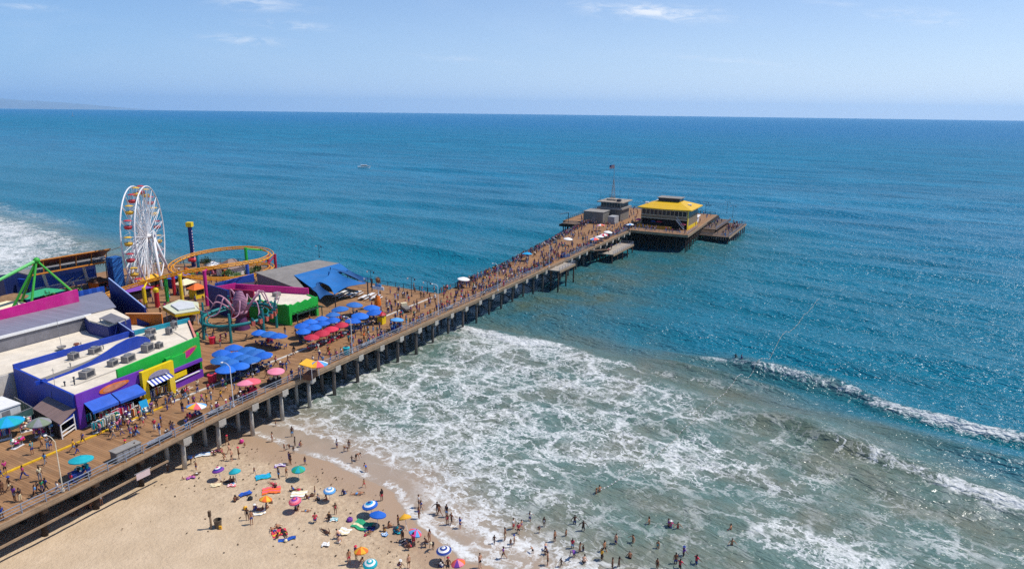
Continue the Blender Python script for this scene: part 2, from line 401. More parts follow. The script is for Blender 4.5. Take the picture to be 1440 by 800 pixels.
foam_glint = np.clip(foam_glint * lit, 0, 1.3)
vb = np.interp(U, [-200, -97, -60, -40, -15, 5, 40, 100], [112, 116, 126, 122, 114, 105, 99, 92])
sed = 1 - sst(-13, 12, V - vb + 13 * (fbm(U / 12, V / 8, 3, 51) - .47))
ps, pt = (gx - ORG[0]) * _d[0] + (gy - ORG[1]) * _d[1], (gx - ORG[0]) * _n[0] + (gy - ORG[1]) * _n[1]
plume = np.exp(-((pt + 10) / 20.) ** 2) * sst(20, 45, ps) * (1 - sst(105, 150, ps)) * (.55 + .8 * fbm(U / 14, V / 10, 3, 61))
plume += .55 * np.exp(-((pt + 22) / 20.) ** 2) * sst(110, 150, ps) * (1 - sst(185, 230, ps))
green = np.exp(-((pt + 15) / 40.) ** 2) * sst(60, 130, ps) * (1 - sst(190, 260, ps))
turb = .2 * np.exp(-((V - 116) / 9.) ** 2) * sst(-100, -85, U) * (1 - sst(-28, 0, U)) * (.3 + 1.2 * fbm(U / 5, V / 4, 3, 71))
swash = 1 - sst(3, 15, Dsh)
face_dark = np.clip(1.0 * wA * np.exp(-((xA + 1.8) / 2.6) ** 2) + .8 * wC * np.exp(-((xC + 1.0) / 1.9) ** 2) + 1.3 * bE * (xE < 1) + .8 * wB * np.exp(-((xB + 1.5) / 1.5) ** 2) + 1.2 * bF * (xF < 1) + .7 * wD * np.exp(-((xD + 1) / 1.5) ** 2), 0, 1)
ny, nx = gx.shape
verts = np.stack([gx, gy, Z + CURVE(gx, gy)], -1).reshape(-1, 3)
I = np.arange(nx * ny).reshape(ny, nx)
quads = np.stack([I[:-1, :-1], I[:-1, 1:], I[1:, 1:], I[1:, :-1]], -1).reshape(-1, 4)
keep = ~np.all((Dsh.reshape(-1)[quads] < -7), axis=1)
me = bpy.data.meshes.new('sea'); me.from_pydata(verts.tolist(), [], quads[keep].tolist()); me.update()
for nm, arr in (('foam_glint', foam_glint), ('sediment', np.clip(sed, 0, 1)), ('plume', np.clip(plume, 0, 1)), ('green', np.clip(green, 0, 1)), ('turbid', np.clip(turb, 0, 1)), ('swash', swash), ('crest', face_dark)):
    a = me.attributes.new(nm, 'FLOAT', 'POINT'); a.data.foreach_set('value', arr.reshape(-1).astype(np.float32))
me.polygons.foreach_set('use_smooth', [True] * len(me.polygons))
m = bpy.data.materials.new('sea_water'); m.use_nodes = True; q = NT(m.node_tree); b = q.n['Principled BSDF']
pos = q.node('ShaderNodeNewGeometry').outputs['Position']; PX, PY, PZ = q.sep(pos)
u_ = q.math('SUBTRACT', q.math('MULTIPLY', PX, .8), q.math('MULTIPLY', PY, .6)); v_ = q.math('ADD', q.math('MULTIPLY', PX, .6), q.math('MULTIPLY', PY, .8))
P = q.comb(u_, v_)
A_f, A_s, A_p, A_g, A_t, A_w, A_c = (q.attr(x) for x in ('foam_glint', 'sediment', 'plume', 'green', 'turbid', 'swash', 'crest'))
# body colour of the water, swell and breaker face shading painted in
patch = q.noise(q.comb(q.math('MULTIPLY', u_, .006), q.math('MULTIPLY', v_, .016)), 1, 4, .6)
deep = q.mix(q.ramp(patch, .35, .7), (.003, .155, .270, 1), (.005, .205, .340, 1))
swell_shade = q.noise(q.comb(q.math('MULTIPLY', u_, .02), q.math('MULTIPLY', v_, .11)), 1, 4, .65)
deep = q.mix(q.math('MULTIPLY', q.ramp(swell_shade, .46, .70), .62), deep, (.003, .095, .165, 1))  # swell darkness painted into the colour, mixed with patchy wind streaks
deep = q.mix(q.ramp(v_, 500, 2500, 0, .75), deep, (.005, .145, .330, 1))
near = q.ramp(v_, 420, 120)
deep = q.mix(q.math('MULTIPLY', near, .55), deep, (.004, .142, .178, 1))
col = q.mix(q.math('MULTIPLY', A_g, .45), deep, (.010, .135, .135, 1))
pn = q.noise(P, .10, 4, .6)
col = q.mix(q.math('MULTIPLY', A_p, q.ramp(pn, .25, .7, .25, .95)), col, (.095, .125, .075, 1))
shal = q.mix(q.ramp(pn, .35, .68), (.095, .165, .138, 1), (.150, .168, .125, 1))
col = q.mix(A_s, col, shal)
col = q.mix(q.math('MULTIPLY', A_t, .75), col, (.15, .125, .07, 1))
col = q.mix(A_w, col, (.36, .275, .20, 1))
col = q.mix(q.math('MULTIPLY', A_c, .68), col, q.mix(A_s, (.004, .095, .098, 1), (.090, .105, .058, 1)))  # breaker faces painted darker and greener for weaker reflection and less sand
milky = q.noise(P, .16, 5, .6, .8)
fw = q.math('MULTIPLY', q.math('MULTIPLY', A_f, q.ramp(milky, .35, .75)), .42, clamp=True)
col = q.mix(fw, col, (.34, .375, .33, 1))
# lace of foam and painted crest glitter: warped cells at three sizes whose lines thicken with the foam density
wq = q.node('ShaderNodeTexNoise'); q.put(wq.inputs['Vector'], P); wq.inputs['Scale'].default_value = .22; wq.inputs['Detail'].default_value = 5; wq.inputs['Roughness'].default_value = .62
wv = q.vmath('SCALE', q.vmath('SUBTRACT', wq.outputs['Color'], (.5, .5, .5))); wv.node.inputs['Scale'].default_value = 6.0
P2 = q.vmath('ADD', P, wv)
wq3 = q.node('ShaderNodeTexNoise'); q.put(wq3.inputs['Vector'], P); wq3.inputs['Scale'].default_value = 1.1; wq3.inputs['Detail'].default_value = 4
wv3 = q.vmath('SCALE', q.vmath('SUBTRACT', wq3.outputs['Color'], (.5, .5, .5))); wv3.node.inputs['Scale'].default_value = .7
P3 = q.vmath('ADD', P2, wv3)
def cells(scale, ax, thick):
    n = q.node('ShaderNodeTexVoronoi', feature='DISTANCE_TO_EDGE'); q.put(n.inputs['Vector'], q.vmath('MULTIPLY', P3, (ax * scale, scale, 1))); n.inputs['Scale'].default_value = 1
    return q.math('SUBTRACT', 1, q.ramp(n.outputs['Distance'], 0, thick))
big = q.noise(q.vmath('MULTIPLY', P2, (.7, 1, 1)), .13, 6, .66, .5)
fine = q.noise(q.vmath('MULTIPLY', P3, (.7, 1, 1)), 1.3, 5, .72, .4)
l1, l2, l3 = cells(.18, .66, .13), cells(.37, .72, .145), cells(.9, .8, .16)
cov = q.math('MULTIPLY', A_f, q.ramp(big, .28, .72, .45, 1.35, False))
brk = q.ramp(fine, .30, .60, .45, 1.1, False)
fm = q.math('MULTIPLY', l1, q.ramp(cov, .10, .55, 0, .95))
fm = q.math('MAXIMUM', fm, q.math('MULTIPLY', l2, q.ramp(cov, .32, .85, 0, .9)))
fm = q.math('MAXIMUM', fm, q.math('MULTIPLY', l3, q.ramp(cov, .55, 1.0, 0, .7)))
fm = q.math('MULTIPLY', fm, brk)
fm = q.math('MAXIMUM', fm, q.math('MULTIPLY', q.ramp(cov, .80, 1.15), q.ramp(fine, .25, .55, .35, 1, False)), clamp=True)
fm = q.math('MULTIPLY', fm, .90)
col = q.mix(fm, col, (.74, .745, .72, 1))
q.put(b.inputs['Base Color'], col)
q.put(b.inputs['Roughness'], q.math('ADD', q.ramp(v_, 120, 900, .24, .42), q.math('MULTIPLY', fm, .45)))
b.inputs['IOR'].default_value = 1.33
q.put(b.inputs['Specular IOR Level'], q.math('SUBTRACT', q.ramp(v_, 130, 800, .42, .22), q.math('MULTIPLY', fm, .2)))
h1 = q.noise(q.comb(q.math('MULTIPLY', u_, .11), q.math('MULTIPLY', v_, .30)), 1, 4, .6, .5)
h2 = q.noise(q.comb(q.math('MULTIPLY', u_, .55), q.math('MULTIPLY', v_, 1.15)), 1, 2, .55, .6)
h3 = q.noise(q.comb(q.math('MULTIPLY', u_, 2.2), q.math('MULTIPLY', v_, 3.2)), 1, 1, .5, .4)
calm = q.math('MULTIPLY', q.math('SUBTRACT', 1, q.math('MULTIPLY', A_w, .9)), q.math('SUBTRACT', 1, q.math('MULTIPLY', A_s, .45)))
h0 = q.noise(q.comb(q.math('MULTIPLY', u_, .022), q.math('MULTIPLY', v_, .075)), 1, 5, .68, .5)
hh = q.math('ADD', q.math('ADD', q.math('ADD', q.math('MULTIPLY', h0, q.ramp(v_, 150, 500, 0, 6)), q.math('MULTIPLY', h1, 1.5)), q.math('MULTIPLY', h2, .95)), q.math('MULTIPLY', h3, .12))
hh = q.math('MULTIPLY', hh, calm)
bp = q.node('ShaderNodeBump'); bp.inputs['Strength'].default_value = 1; bp.inputs['Distance'].default_value = 1.0
q.put(bp.inputs['Height'], hh); q.put(b.inputs['Normal'], bp.outputs[0])
me.materials.append(m)
sea = bpy.data.objects.new('sea', me); COL.objects.link(sea); tag(sea, kind='structure')

# ------------------------------------------------------------------ the beach, one sheet that runs on under the sea
bx_ = graded(-75, 10, .5, -600, 400, 1.08); by_ = graded(56, 105, .5, -120, 500, 1.08)
hx, hy = np.meshgrid(bx_, by_); Ub, Vb = uv(hx, hy); db = shore_v(Ub) - Vb
hz = ground_z(hx, hy)
tread = sst(2, 7, db) * sst(-58, -40, hx - 0 * hy)
hz = hz + np.where(db > 1.5, (fbm(hx * .9, hy * .9, 3, 81) - .45) * .20 * sst(1.5, 6, db) + (fbm(hx * .12, hy * .12, 2, 84) - .4) * .35 * sst(3, 14, db), 0)
nyb, nxb = hx.shape
I = np.arange(nxb * nyb).reshape(nyb, nxb); qd = np.stack([I[:-1, :-1], I[:-1, 1:], I[1:, 1:], I[1:, :-1]], -1).reshape(-1, 4)
me = bpy.data.meshes.new('beach'); me.from_pydata(np.stack([hx, hy, hz], -1).reshape(-1, 3).tolist(), [], qd.tolist()); me.update()
for nm, arr in (('inland', db),): a = me.attributes.new(nm, 'FLOAT', 'POINT'); a.data.foreach_set('value', arr.reshape(-1).astype(np.float32))
me.polygons.foreach_set('use_smooth', [True] * len(me.polygons))
m = bpy.data.materials.new('beach_sand'); m.use_nodes = True; q = NT(m.node_tree); b = q.n['Principled BSDF']
pos = q.node('ShaderNodeNewGeometry').outputs['Position']
ai = q.attr('inland')
n1 = q.noise(pos, .25, 5, .6); n2 = q.noise(pos, 2.2, 4, .7); n3 = q.noise(pos, 9, 3, .6)
dry = q.mix(q.ramp(n1, .35, .7), (.53, .398, .258, 1), (.60, .458, .305, 1))
dry = q.mix(q.math('MULTIPLY', q.ramp(n2, .5, .75), .35), dry, (.37, .26, .165, 1))
busy = q.math('MULTIPLY', q.ramp(ai, 22, 6), q.ramp(n2, .40, .60))
trk = q.noise(q.vmath('MULTIPLY', pos, (.9, .9, 1)), .55, 5, .7, 1.2)
busy = q.math('MAXIMUM', busy, q.math('MULTIPLY', q.ramp(ai, 26, 8), q.ramp(trk, .52, .62)))
dry = q.mix(q.math('MULTIPLY', busy, .5), dry, (.36, .25, .155, 1))
bits = q.math('MULTIPLY', q.ramp(q.noise(pos, 3.6, 2, .5), .72, .76), .35)
dry = q.mix(bits, dry, (.22, .15, .10, 1))
edge = q.math('ADD', ai, q.math('MULTIPLY', q.math('SUBTRACT', n1, .5), 5))
wet = q.ramp(edge, 6.5, 3.2)
sand = q.mix(wet, dry, (.385, .265, .17, 1))
q.put(b.inputs['Base Color'], sand)
q.put(b.inputs['Roughness'], q.math('SUBTRACT', .95, q.math('MULTIPLY', q.ramp(edge, 5, 2), .62)))
b.inputs['Specular IOR Level'].default_value = .25
bp = q.node('ShaderNodeBump'); bp.inputs['Strength'].default_value = 1.0; bp.inputs['Distance'].default_value = .30
foot = q.node('ShaderNodeTexVoronoi', feature='SMOOTH_F1'); q.put(foot.inputs['Vector'], pos); foot.inputs['Scale'].default_value = 1.6
rip = q.math('ADD', q.math('MULTIPLY', n2, .6), q.math('ADD', q.math('MULTIPLY', n3, .10), q.math('MULTIPLY', q.math('MULTIPLY', foot.outputs[0], q.ramp(ai, 24, 10, .12, 1)), .42)))
q.put(bp.inputs['Height'], q.math('MULTIPLY', rip, q.ramp(ai, 1.0, 5, .08, 1)))
q.put(b.inputs['Normal'], bp.outputs[0])
me.materials.append(m)
beach = bpy.data.objects.new('beach', me); COL.objects.link(beach); tag(beach, kind='structure')

# ------------------------------------------------------------------ hills across the bay and the air in front of them
HY = 40000.
hp = [(-260, 0), (-200, 8), (-120, 15), (-60, 18), (0, 19), (40, 19), (75, 18), (110, 14), (140, 11), (165, 8), (185, 4), (205, 0)]
hx_ = [-(720 - p[0]) / FPX * HY * 1.03 for p in hp]; hh_ = [p[1] / FPX * HY for p in hp]
xx = np.linspace(hx_[0], hx_[-1], 160); yy = np.linspace(-3800, 3800, 24)
X2, Y2 = np.meshgrid(xx, yy); prof = np.interp(X2, hx_, hh_) * np.cos(Y2 / 3800 * math.pi / 2) ** .8
Z2 = prof * (.46 + .28 * fbm(X2 / 900, Y2 / 900, 4, 91)) - 98
I = np.arange(X2.size).reshape(X2.shape); qd = np.stack([I[:-1, :-1], I[:-1, 1:], I[1:, 1:], I[1:, :-1]], -1).reshape(-1, 4)
me = bpy.data.meshes.new('hills'); me.from_pydata(np.stack([X2, Y2 + HY, Z2], -1).reshape(-1, 3).tolist(), [], qd.tolist()); me.update()
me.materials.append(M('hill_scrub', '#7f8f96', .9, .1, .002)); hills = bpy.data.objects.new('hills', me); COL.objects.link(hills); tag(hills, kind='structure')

HAZE_DENSITY = 2.8e-5
hz_m = bpy.data.materials.new('haze_air'); hz_m.use_nodes = True; q = NT(hz_m.node_tree); q.n.remove(q.n['Principled BSDF'])
pv = q.node('ShaderNodeVolumePrincipled'); pv.inputs['Color'].default_value = (.60, .82, 1, 1); pv.inputs['Anisotropy'].default_value = .3; pv.inputs['Density'].default_value = HAZE_DENSITY
q.l.new(pv.outputs[0], q.n['Material Output'].inputs['Volume'])
haze = G().box(-44000, 44000, -2000, 44500, -260, 700).build('haze', hz_m); tag(haze, kind='stuff')
# ------------------------------------------------------------------ the pier
PLANK = mat_planks('deck_boards', '#ae845c', '#8e6a48', .32, 5.5, .05, k=.98)
M('old_wood', '#6a5644', .85, .3, .8); M('edge_wood', '#9a8268', .8, .22, .7, k=.95); M('dark_wood', '#3a2f28', .9, .3, 1.0); M('pile_wood', '#6b6058', .85, .35, .6)
M('concrete', '#b3ada2', .85, .15, .9); M('pale_paint', '#dcd8d0', .6, .08); M('rail_steel', '#8b93a0', .45, .12, spec=.5); M('dark_steel', '#2f3440', .5, .15, spec=.5)
M('white_steel', '#e9e7e6', .45, .06, spec=.5); M('kerb_yellow', '#e2b21c', .7, .18, 1.2); M('kerb_white', '#d8d2c6', .75, .14, 1.2)
mm = _mats
def near_edge(s): return float(np.interp(s, [-80, -62, -54.5, -45, -33, -22], [-3.2, -2.3, -2.0, -1.3, -.25, 0]))
NEAR_S = [-78, -70, -62, -54.5, -45, -33, -22]
def farrail(s): return float(np.interp(s, [-80, 45, 68, 105, 140, 158], [10.0, 10.2, 11, 15, 19, 21.5]))
pier = thing('pier', 'long wooden boardwalk pier on concrete bents running from the beach out to sea', 'pier', W(0, 0, 0), PA)
S0, S1 = -78., 158.
ss = list(np.linspace(S0, S1, 48))
outline = [(s, near_edge(s)) for s in NEAR_S] + [(s, 0.) for s in ss if s > -21] + [(s, farrail(s)) for s in ss[::-1] if s > 38] + [(38, farrail(38)), (38, 78), (23, 97), (-4, 100), (-14, 92), (-78, 92)]
g = G(); g.prism(outline, DECK - .35, DECK); deck = g.build('deck', PLANK, pier)
g = G(); ne = [(s, near_edge(s)) for s in NEAR_S] + [(S1, 0.)]
for i in range(len(ne) - 1):
    (sa, ta_), (sb, tb_) = ne[i], ne[i + 1]; zb = DECK - (.62 if sa < -38 else .85)
    g.prism([(sa, ta_ - .22), (sb, tb_ - .22), (sb, tb_), (sa, ta_)], zb, DECK + .02); g.prism([(sa, ta_ - .30), (sb, tb_ - .30), (sb, tb_ - .22), (sa, ta_ - .22)], DECK - .45, DECK - .16)
g.build('edge_beam', mm['edge_wood'], pier)
g = G()
for t in (1.2, 3.6, 6.2, 9.0): g.box(S0, S1, t - .15, t + .15, DECK - .95, DECK - .35)
for t in np.arange(12, 92, 5): g.box(S0, 37.5, t - .15, t + .15, DECK - .95, DECK - .35)
for s in np.arange(S0, 38, 6): g.box(s - .2, s + .2, 11, 92, DECK - 1.4, DECK - .95)
g.build('stringers', mm['dark_wood'], pier)
g = G(); g.prism([(S0, near_edge(S0) - .35), (-42, near_edge(-42) - .35), (-42, near_edge(-42) - .15), (S0, near_edge(S0) - .15)], 3.45, 3.68); g.build('utility_pipe', mm['edge_wood'], pier)
nb = 0
bents = list(np.arange(-75., 158., 6.03))
plates = {}
rear = G()
for i, s in enumerate(bents):
    wdt = farrail(s) if s > 38 else 11.
    inn = s < -39; g = G(); e_ = near_edge(s); g.box(s - .28, s + .28, e_ + .9 if inn else e_ - .34, wdt, DECK - 1.75, DECK - .95)
    if not inn: g.box(s - .6, s + .6, e_ - .40, e_ - .30, DECK - 1.55, DECK - .62)
    g = g; g.build('pile_cap', mm['old_wood'] if inn else mm['concrete'], pier)
    for k, t in enumerate((e_ + (1.8 if inn else .75), 3.6 if not inn else 4.2, 6.6, 9.8)):
        if t > wdt: continue
        r = .30 if s < 20 else .26
        x, y, _ = W(s, t); zb = float(ground_z(x, y)) - .4
        lean = rng.uniform(-.12, .12); q2 = [(s + lean, t, zb), (s + lean * .4, t, 2.6), (s, t, DECK - 1.75)]
        if k < 2 or (k == 2 and s < 30): G().tube(q2, [r * 1.1, r, r * .95], 9).build('pile', mm['dark_wood'] if inn else mm['concrete'] if s < -10 else mm['pile_wood'], pier, smooth=True); nb += 1
        else: rear.tube(q2, [r, r, r], 6)
for s in np.arange(-74, 38, 6.03):
    for t in (16, 24, 34, 46, 60, 76, 90):
        x, y, _ = W(s, t); rear.tube([(s, t, float(ground_z(x, y)) - .4), (s, t, DECK - 1.4)], .28, 5)
o = rear.build('rear_piles', mm['pile_wood'], pier); o['kind'] = 'stuff'
for s in bents[::2]:
    if s > 38:
        for za, zb in ((1.2, DECK - 2), (DECK - 2, 1.2)): G().tube([(s, .9, za), (s, 6.5, zb)], .12, 4).build('cross_brace', mm['dark_wood'], pier)

# kerbs that divide the boardwalk from the park frontage
def kerb(name, mat, label, s0, s1, t0, t1, wd=.35, h=.16):
    c = W(s0, t0); G().box(0, s1 - s0, 0, wd, 0, h)
    L = math.hypot(s1 - s0, t1 - t0); a = math.atan2(t1 - t0, s1 - s0)
    g = G()
    n = int(L / 3)
    for i in range(n): g.box(i * L / n, (i + .985) * L / n, 0, wd, .004, h + rng.uniform(-.01, .01))
    o = g.build(name, mat, None, c, PA + a); tag(o, label, 'kerb'); return o
kerb('parking_kerb', mm['kerb_yellow'], 'yellow painted kerb along the boardwalk in front of the purple and yellow arcade', -74, -35, 7.6, 8.9)
kerb('parking_kerb', mm['kerb_white'], 'long white painted kerb running down the boardwalk past the patio umbrellas', -33.5, 34, 9.2, 9.2)
for i, (s, t) in enumerate(((-38.5, 10.2), (-31.5, 11.2), (-43, 10.6))):
    g = G(); g.box(0, 3.6, 0, .14, .004, .05); g.box(0, 3.6, .6, .74, .004, .05); o = g.build('floor_marking', mm['pale_paint'], None, W(s, t, DECK), PA + .12)
    tag(o, ['pair of white lines on the boards below the yellow arch', 'pair of white lines on the boards before the purple counter', 'pair of white lines on the boards before the lean-to shed'][i], 'marking')

# ------------------------------------------------------------------ railings: each post a part, rails between
def railing(label, pts, mat, post_gap=2.4, h=1.08, rails=(.35, .7, 1.05), name='railing', r=.035, dz=0.):
    base = pts[0]; th_ = thing(name, label, 'railing', W(base[0], base[1], DECK + dz), PA)
    P = [Vector((p[0] - base[0], p[1] - base[1], 0)) for p in pts]
    g = G()
    for zr in rails: g.tube([p + Vector((0, 0, zr)) for p in P], r, 5)
    g.tube([p + Vector((0, 0, h)) for p in P], r * 1.5, 5)
    g.build('rails', mat, th_)
    pm = None
    for a, b in zip(P[:-1], P[1:]):
        n = max(1, int(round((b - a).length / post_gap)))
        for i in range(n + (1 if b is P[-1] else 0)):
            p = a + (b - a) * (i / n)
            if pm is None:
                o = G().box(-.05, .05, -.05, .05, 0, h).build('post', mat, th_); pm = o
            else: o = pm.copy(); COL.objects.link(o); o.parent = th_
            o.location = p
    return th_
railing('grey steel railing along the sunny near edge of the pier above the beach and surf', [(s, near_edge(s) + .18) for s in NEAR_S] + [(74, .18)], mm['rail_steel'])
railing('grey steel railing of the near pier edge between the small ledge and the wide landing', [(90, .18), (114, .18)], mm['rail_steel'])
railing('near railing of the last pier stretch beside the yellow roofed restaurant', [(137, .18), (149.6, .18)], mm['rail_steel'])
railing('dark railing along the far edge of the narrow pier above open water', [(38, farrail(38) - .2)] + [(s, farrail(s) - .2) for s in np.arange(45, 157, 8)], mm['dark_steel'])
railing('dark railing closing the wide deck end beyond the blue sail canopy', [(37.8, 10.8), (37.8, 77.5), (23, 96.6)], mm['dark_steel'])

# side landings
def landing(name, label, s0, s1, t0, t1, z, mat=PLANK, roof=None):
    th_ = thing(name, label, 'landing', W(s0, t0, 0), PA); L, Wd = s1 - s0, t1 - t0
    G().box(0, L, 0, Wd, z - .3, z).build('platform', mat, th_)
    g = G(); g.box(-.1, L + .1, -.12, 0, z - .6, z + .05); g.box(L, L + .12, -.12, Wd, z - .6, z + .05); g.build('edge_beam', mm['edge_wood'], th_)
    x, y, _ = W(s0, t0); n = max(2, int(L / 5))
    for i in range(n + 1):
        for t in ([.4, Wd - .6] if Wd > 3 else [.4]):
            G().tube([(i * L / n, t, -4.2), (i * L / n, t, z - .3)], .22, 7).build('pile', mm['dark_wood'], th_, smooth=True)
    g = G()
    for zr in (.4, .75, 1.05): g.tube([(0, .1, z + zr), (L - .1, .1, z + zr), (L - .1, Wd, z + zr)], .03, 4)
    for i in range(int(L / 2) + 1): g.box(i * 2 - .04, i * 2 + .04, .06, .14, z, z + 1.05)
    for i in range(int(Wd / 2) + 1): g.box(L - .14, L - .06, i * 2 - .04, i * 2 + .04, z, z + 1.05)
    g.build('guard_rail', mm['rail_steel'], th_)
    return th_
M('old_boards', '#a89c8c', .85, .18, .8)
landing('fishing_ledge', 'small fishing ledge jutting from the near edge midway along the pier', 77.5, 88.5, -3.6, -.35, 5.2, mm['old_boards'])
lp = landing('fishing_landing', 'wide lower fishing landing with pale boards below the pier edge', 116, 137, -5.6, -.35, 3.2, mm['old_boards'])
g = G(); g.sheet([(-9, 3.4, 5.8), (-9, 5.1, 5.8), (8, 5.1, 3.25), (8, 3.4, 3.25)], .2); g.build('ramp', mm['old_wood'], lp)

# ------------------------------------------------------------------ the pier head
head = thing('end_platform', 'broad timber platform on a thicket of dark piles at the seaward end of the pier', 'pier', W(150, -21, 0), PA)
def HL(s, t): return (s - 150, t + 21)
hp_ = [HL(149.6, -21.2), HL(207, -19.5), HL(209, 32), HL(157, 30), HL(157.9, 21.5), HL(158.05, -.3), HL(149.6, -.3)]
G().prism(hp_, DECK - .35, DECK + .004).build('deck', PLANK, head)
g = G()
for a, b in ((HL(149.4, -.4), HL(149.4, -21.4)), (HL(149.4, -21.4), HL(207.2, -19.7)), (HL(157, 30.2), HL(209, 32.2))):
    v = Vector((b[0] - a[0], b[1] - a[1], 0)); c = (Vector((a[0], a[1], 0)) + v / 2); g.obox((c.x, c.y, DECK - .85), (v.length + .2, .25, .9), math.atan2(v.y, v.x))
g.build('edge_beam', mm['edge_wood'], head)
G().box(*HL(150, 0)[:1], *HL(208, 0)[:1], .5, 50, DECK - 1.2, DECK - .36).build('stringers', mm['dark_wood'], head)
cnt = 0; rp = G()
for i, s in enumerate(np.arange(150.4, 208, 3.0)):
    for t in np.arange(-20.6, 31, 3.4):
        if s < 158 and t > -1: continue
        x, y = HL(s, t); lean = rng.uniform(-.25, .25)
        pts = [(x + lean, y + rng.uniform(-.2, .2), -4.2), (x, y, DECK - 1.2)]
        if (s < 157 or t < -13) and cnt < 96: G().tube(pts, .21, 7).build('pile', mm['dark_wood'], head, smooth=True); cnt += 1
        else: rp.tube(pts, .22, 5)
for s in np.arange(150.4, 206, 3.0): rp.tube([(HL(s, -20.4)[0], .6, .9), (HL(s + 3, 0)[0], .6, 4.6)], .1, 4)
for t in np.arange(-20.6, -2, 3.4): rp.tube([(.4, t + 21, .9), (.4, t + 24.4, 4.6)], .1, 4); rp.tube([(.4, t + 24.4, .9), (.4, t + 21, 4.6)], .1, 4)
o = rp.build('rear_piles', mm['dark_wood'], head); o['kind'] = 'stuff'
railing('grey railing round the restaurant terrace at the pier head', [(149.8, -.6), (149.8, -21), (168, -20.5)], mm['rail_steel'])
railing('dark railing along the outer rim of the pier head', [(206.8, -19), (208.7, 31.6), (158.6, 29.7)], mm['dark_steel'])
lo = thing('fishing_deck', 'stepped lower fishing deck with stairs on the open side of the pier head', 'landing', W(168, -21.3, 0), PA)
G().box(0, 37, -11, -.05, 3.1, 3.4).build('platform', mm['old_wood'], lo)
G().box(6, 36, -5, -.06, 4.6, 4.85).build('upper_step', mm['old_wood'], lo)
g = G()
for i in range(8): g.box(.6 + i * .55, 1.15 + i * .55, -4.8, -.06, 3.4 + .15 * i, 3.55 + .15 * i)
g.build('stairs', mm['old_wood'], lo)
G().box(0, 37.2, -11.2, -11.0, 2.75, 3.45).build('edge_beam', mm['edge_wood'], lo)
for x in np.arange(.4, 37, 4.5):
    for y in (-10.6, -7, -3.4): G().tube([(x, y, -4.2), (x, y, 3.1)], .23, 7).build('pile', mm['dark_wood'], lo, smooth=True)
g = G()
for zr in (.4, .75, 1.05):
    g.tube([(0, -.3, 3.4 + zr), (0, -10.9, 3.4 + zr), (36.9, -10.9, 3.4 + zr), (36.9, -.3, 3.4 + zr)], .035, 4); g.tube([(6, -4.9, 4.85 + zr), (36, -4.9, 4.85 + zr)], .035, 4)
for x in np.arange(0, 37.1, 2.05): g.box(x - .05, x + .05, -10.95, -10.85, 3.4, 4.5); g.box(x * .8 + 6 - .05, x * .8 + 6.05, -4.95, -4.85, 4.85, 5.95)
g.build('guard_rail', mm['rail_steel'], lo)
# ------------------------------------------------------------------ buildings of the amusement park
class Bld:
    """a thing whose parts are written in (s, t, z) of the pier frame"""
    def __init__(s, name, label, cat, s0, t0, lm=None, z0=DECK, group=None):
        s.o = (s0, t0, z0); s.e = thing(name, label, cat, W(s0, t0, z0), PA, group, lm)
    def part(s, name, g, mat, parent=None, smooth=False, label=None):
        g.v = [(x - s.o[0], y - s.o[1], z - s.o[2]) for x, y, z in g.v]
        o = g.build(name, mat, parent or s.e, smooth=smooth)
        if label: o['label'] = label
        return o
def wall(g, a, b, z0, z1, th=.3, m=0, z1b=None):
    """upright wall from a to b in plan; z1..z1b is its top from a to b"""
    A, B = Vector((*a, 0)), Vector((*b, 0)); d = (B - A).normalized(); n = Vector((-d.y, d.x, 0)) * th / 2
    return g.prism([(A - n)[:2], (B - n)[:2], (B + n)[:2], (A + n)[:2]], z0, [z1, z1 if z1b is None else z1b, z1 if z1b is None else z1b, z1], m)
blue = M('royal_blue_paint', '#1a3fa8', .55, .14, .5); navy = M('navy_paint', '#1b2c78', .55, .14, .5); purple = M('purple_paint', '#7539b0', .55, .12, .5)
grn = M('bright_green_paint', '#20b540', .55, .12, .5); yel = M('yellow_paint', '#f3cf12', .55, .1, .5); mag = M('magenta_paint', '#d21f86', .55, .12, .5)
org = M('orange_paint', '#ee7c1c', .55, .12, .5); tealp = M('teal_paint', '#2296ac', .5, .14, .5); red = M('red_paint', '#c32433', .5, .14, .5)
roofc = M('roof_membrane', '#e2d5bf', .85, .13, .35, k=.92); roofg = mat_seams('seamed_grey_roof', '#8a8894', .9, 'x', .35); roofbrown = mat_seams('brown_shingle', '#8b7268', .35, 'y', .5)
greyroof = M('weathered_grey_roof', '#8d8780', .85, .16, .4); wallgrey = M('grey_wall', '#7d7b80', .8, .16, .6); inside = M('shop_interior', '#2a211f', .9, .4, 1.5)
white = M('white_paint', '#eceae6', .6, .06); awn = M('awning_blue', '#2b5fc4', .6, .14, .8); dkblue = M('dark_blue_wall', '#162a66', .6, .18, .5)
steel = M('galvanised', '#9a9a9c', .5, .2, 1.5, metal=.3); steeld = M('unit_grey', '#8f8a86', .6, .25, 2.5); glassd = M('dark_glass', '#20303a', .15, .2, .8, spec=.6)

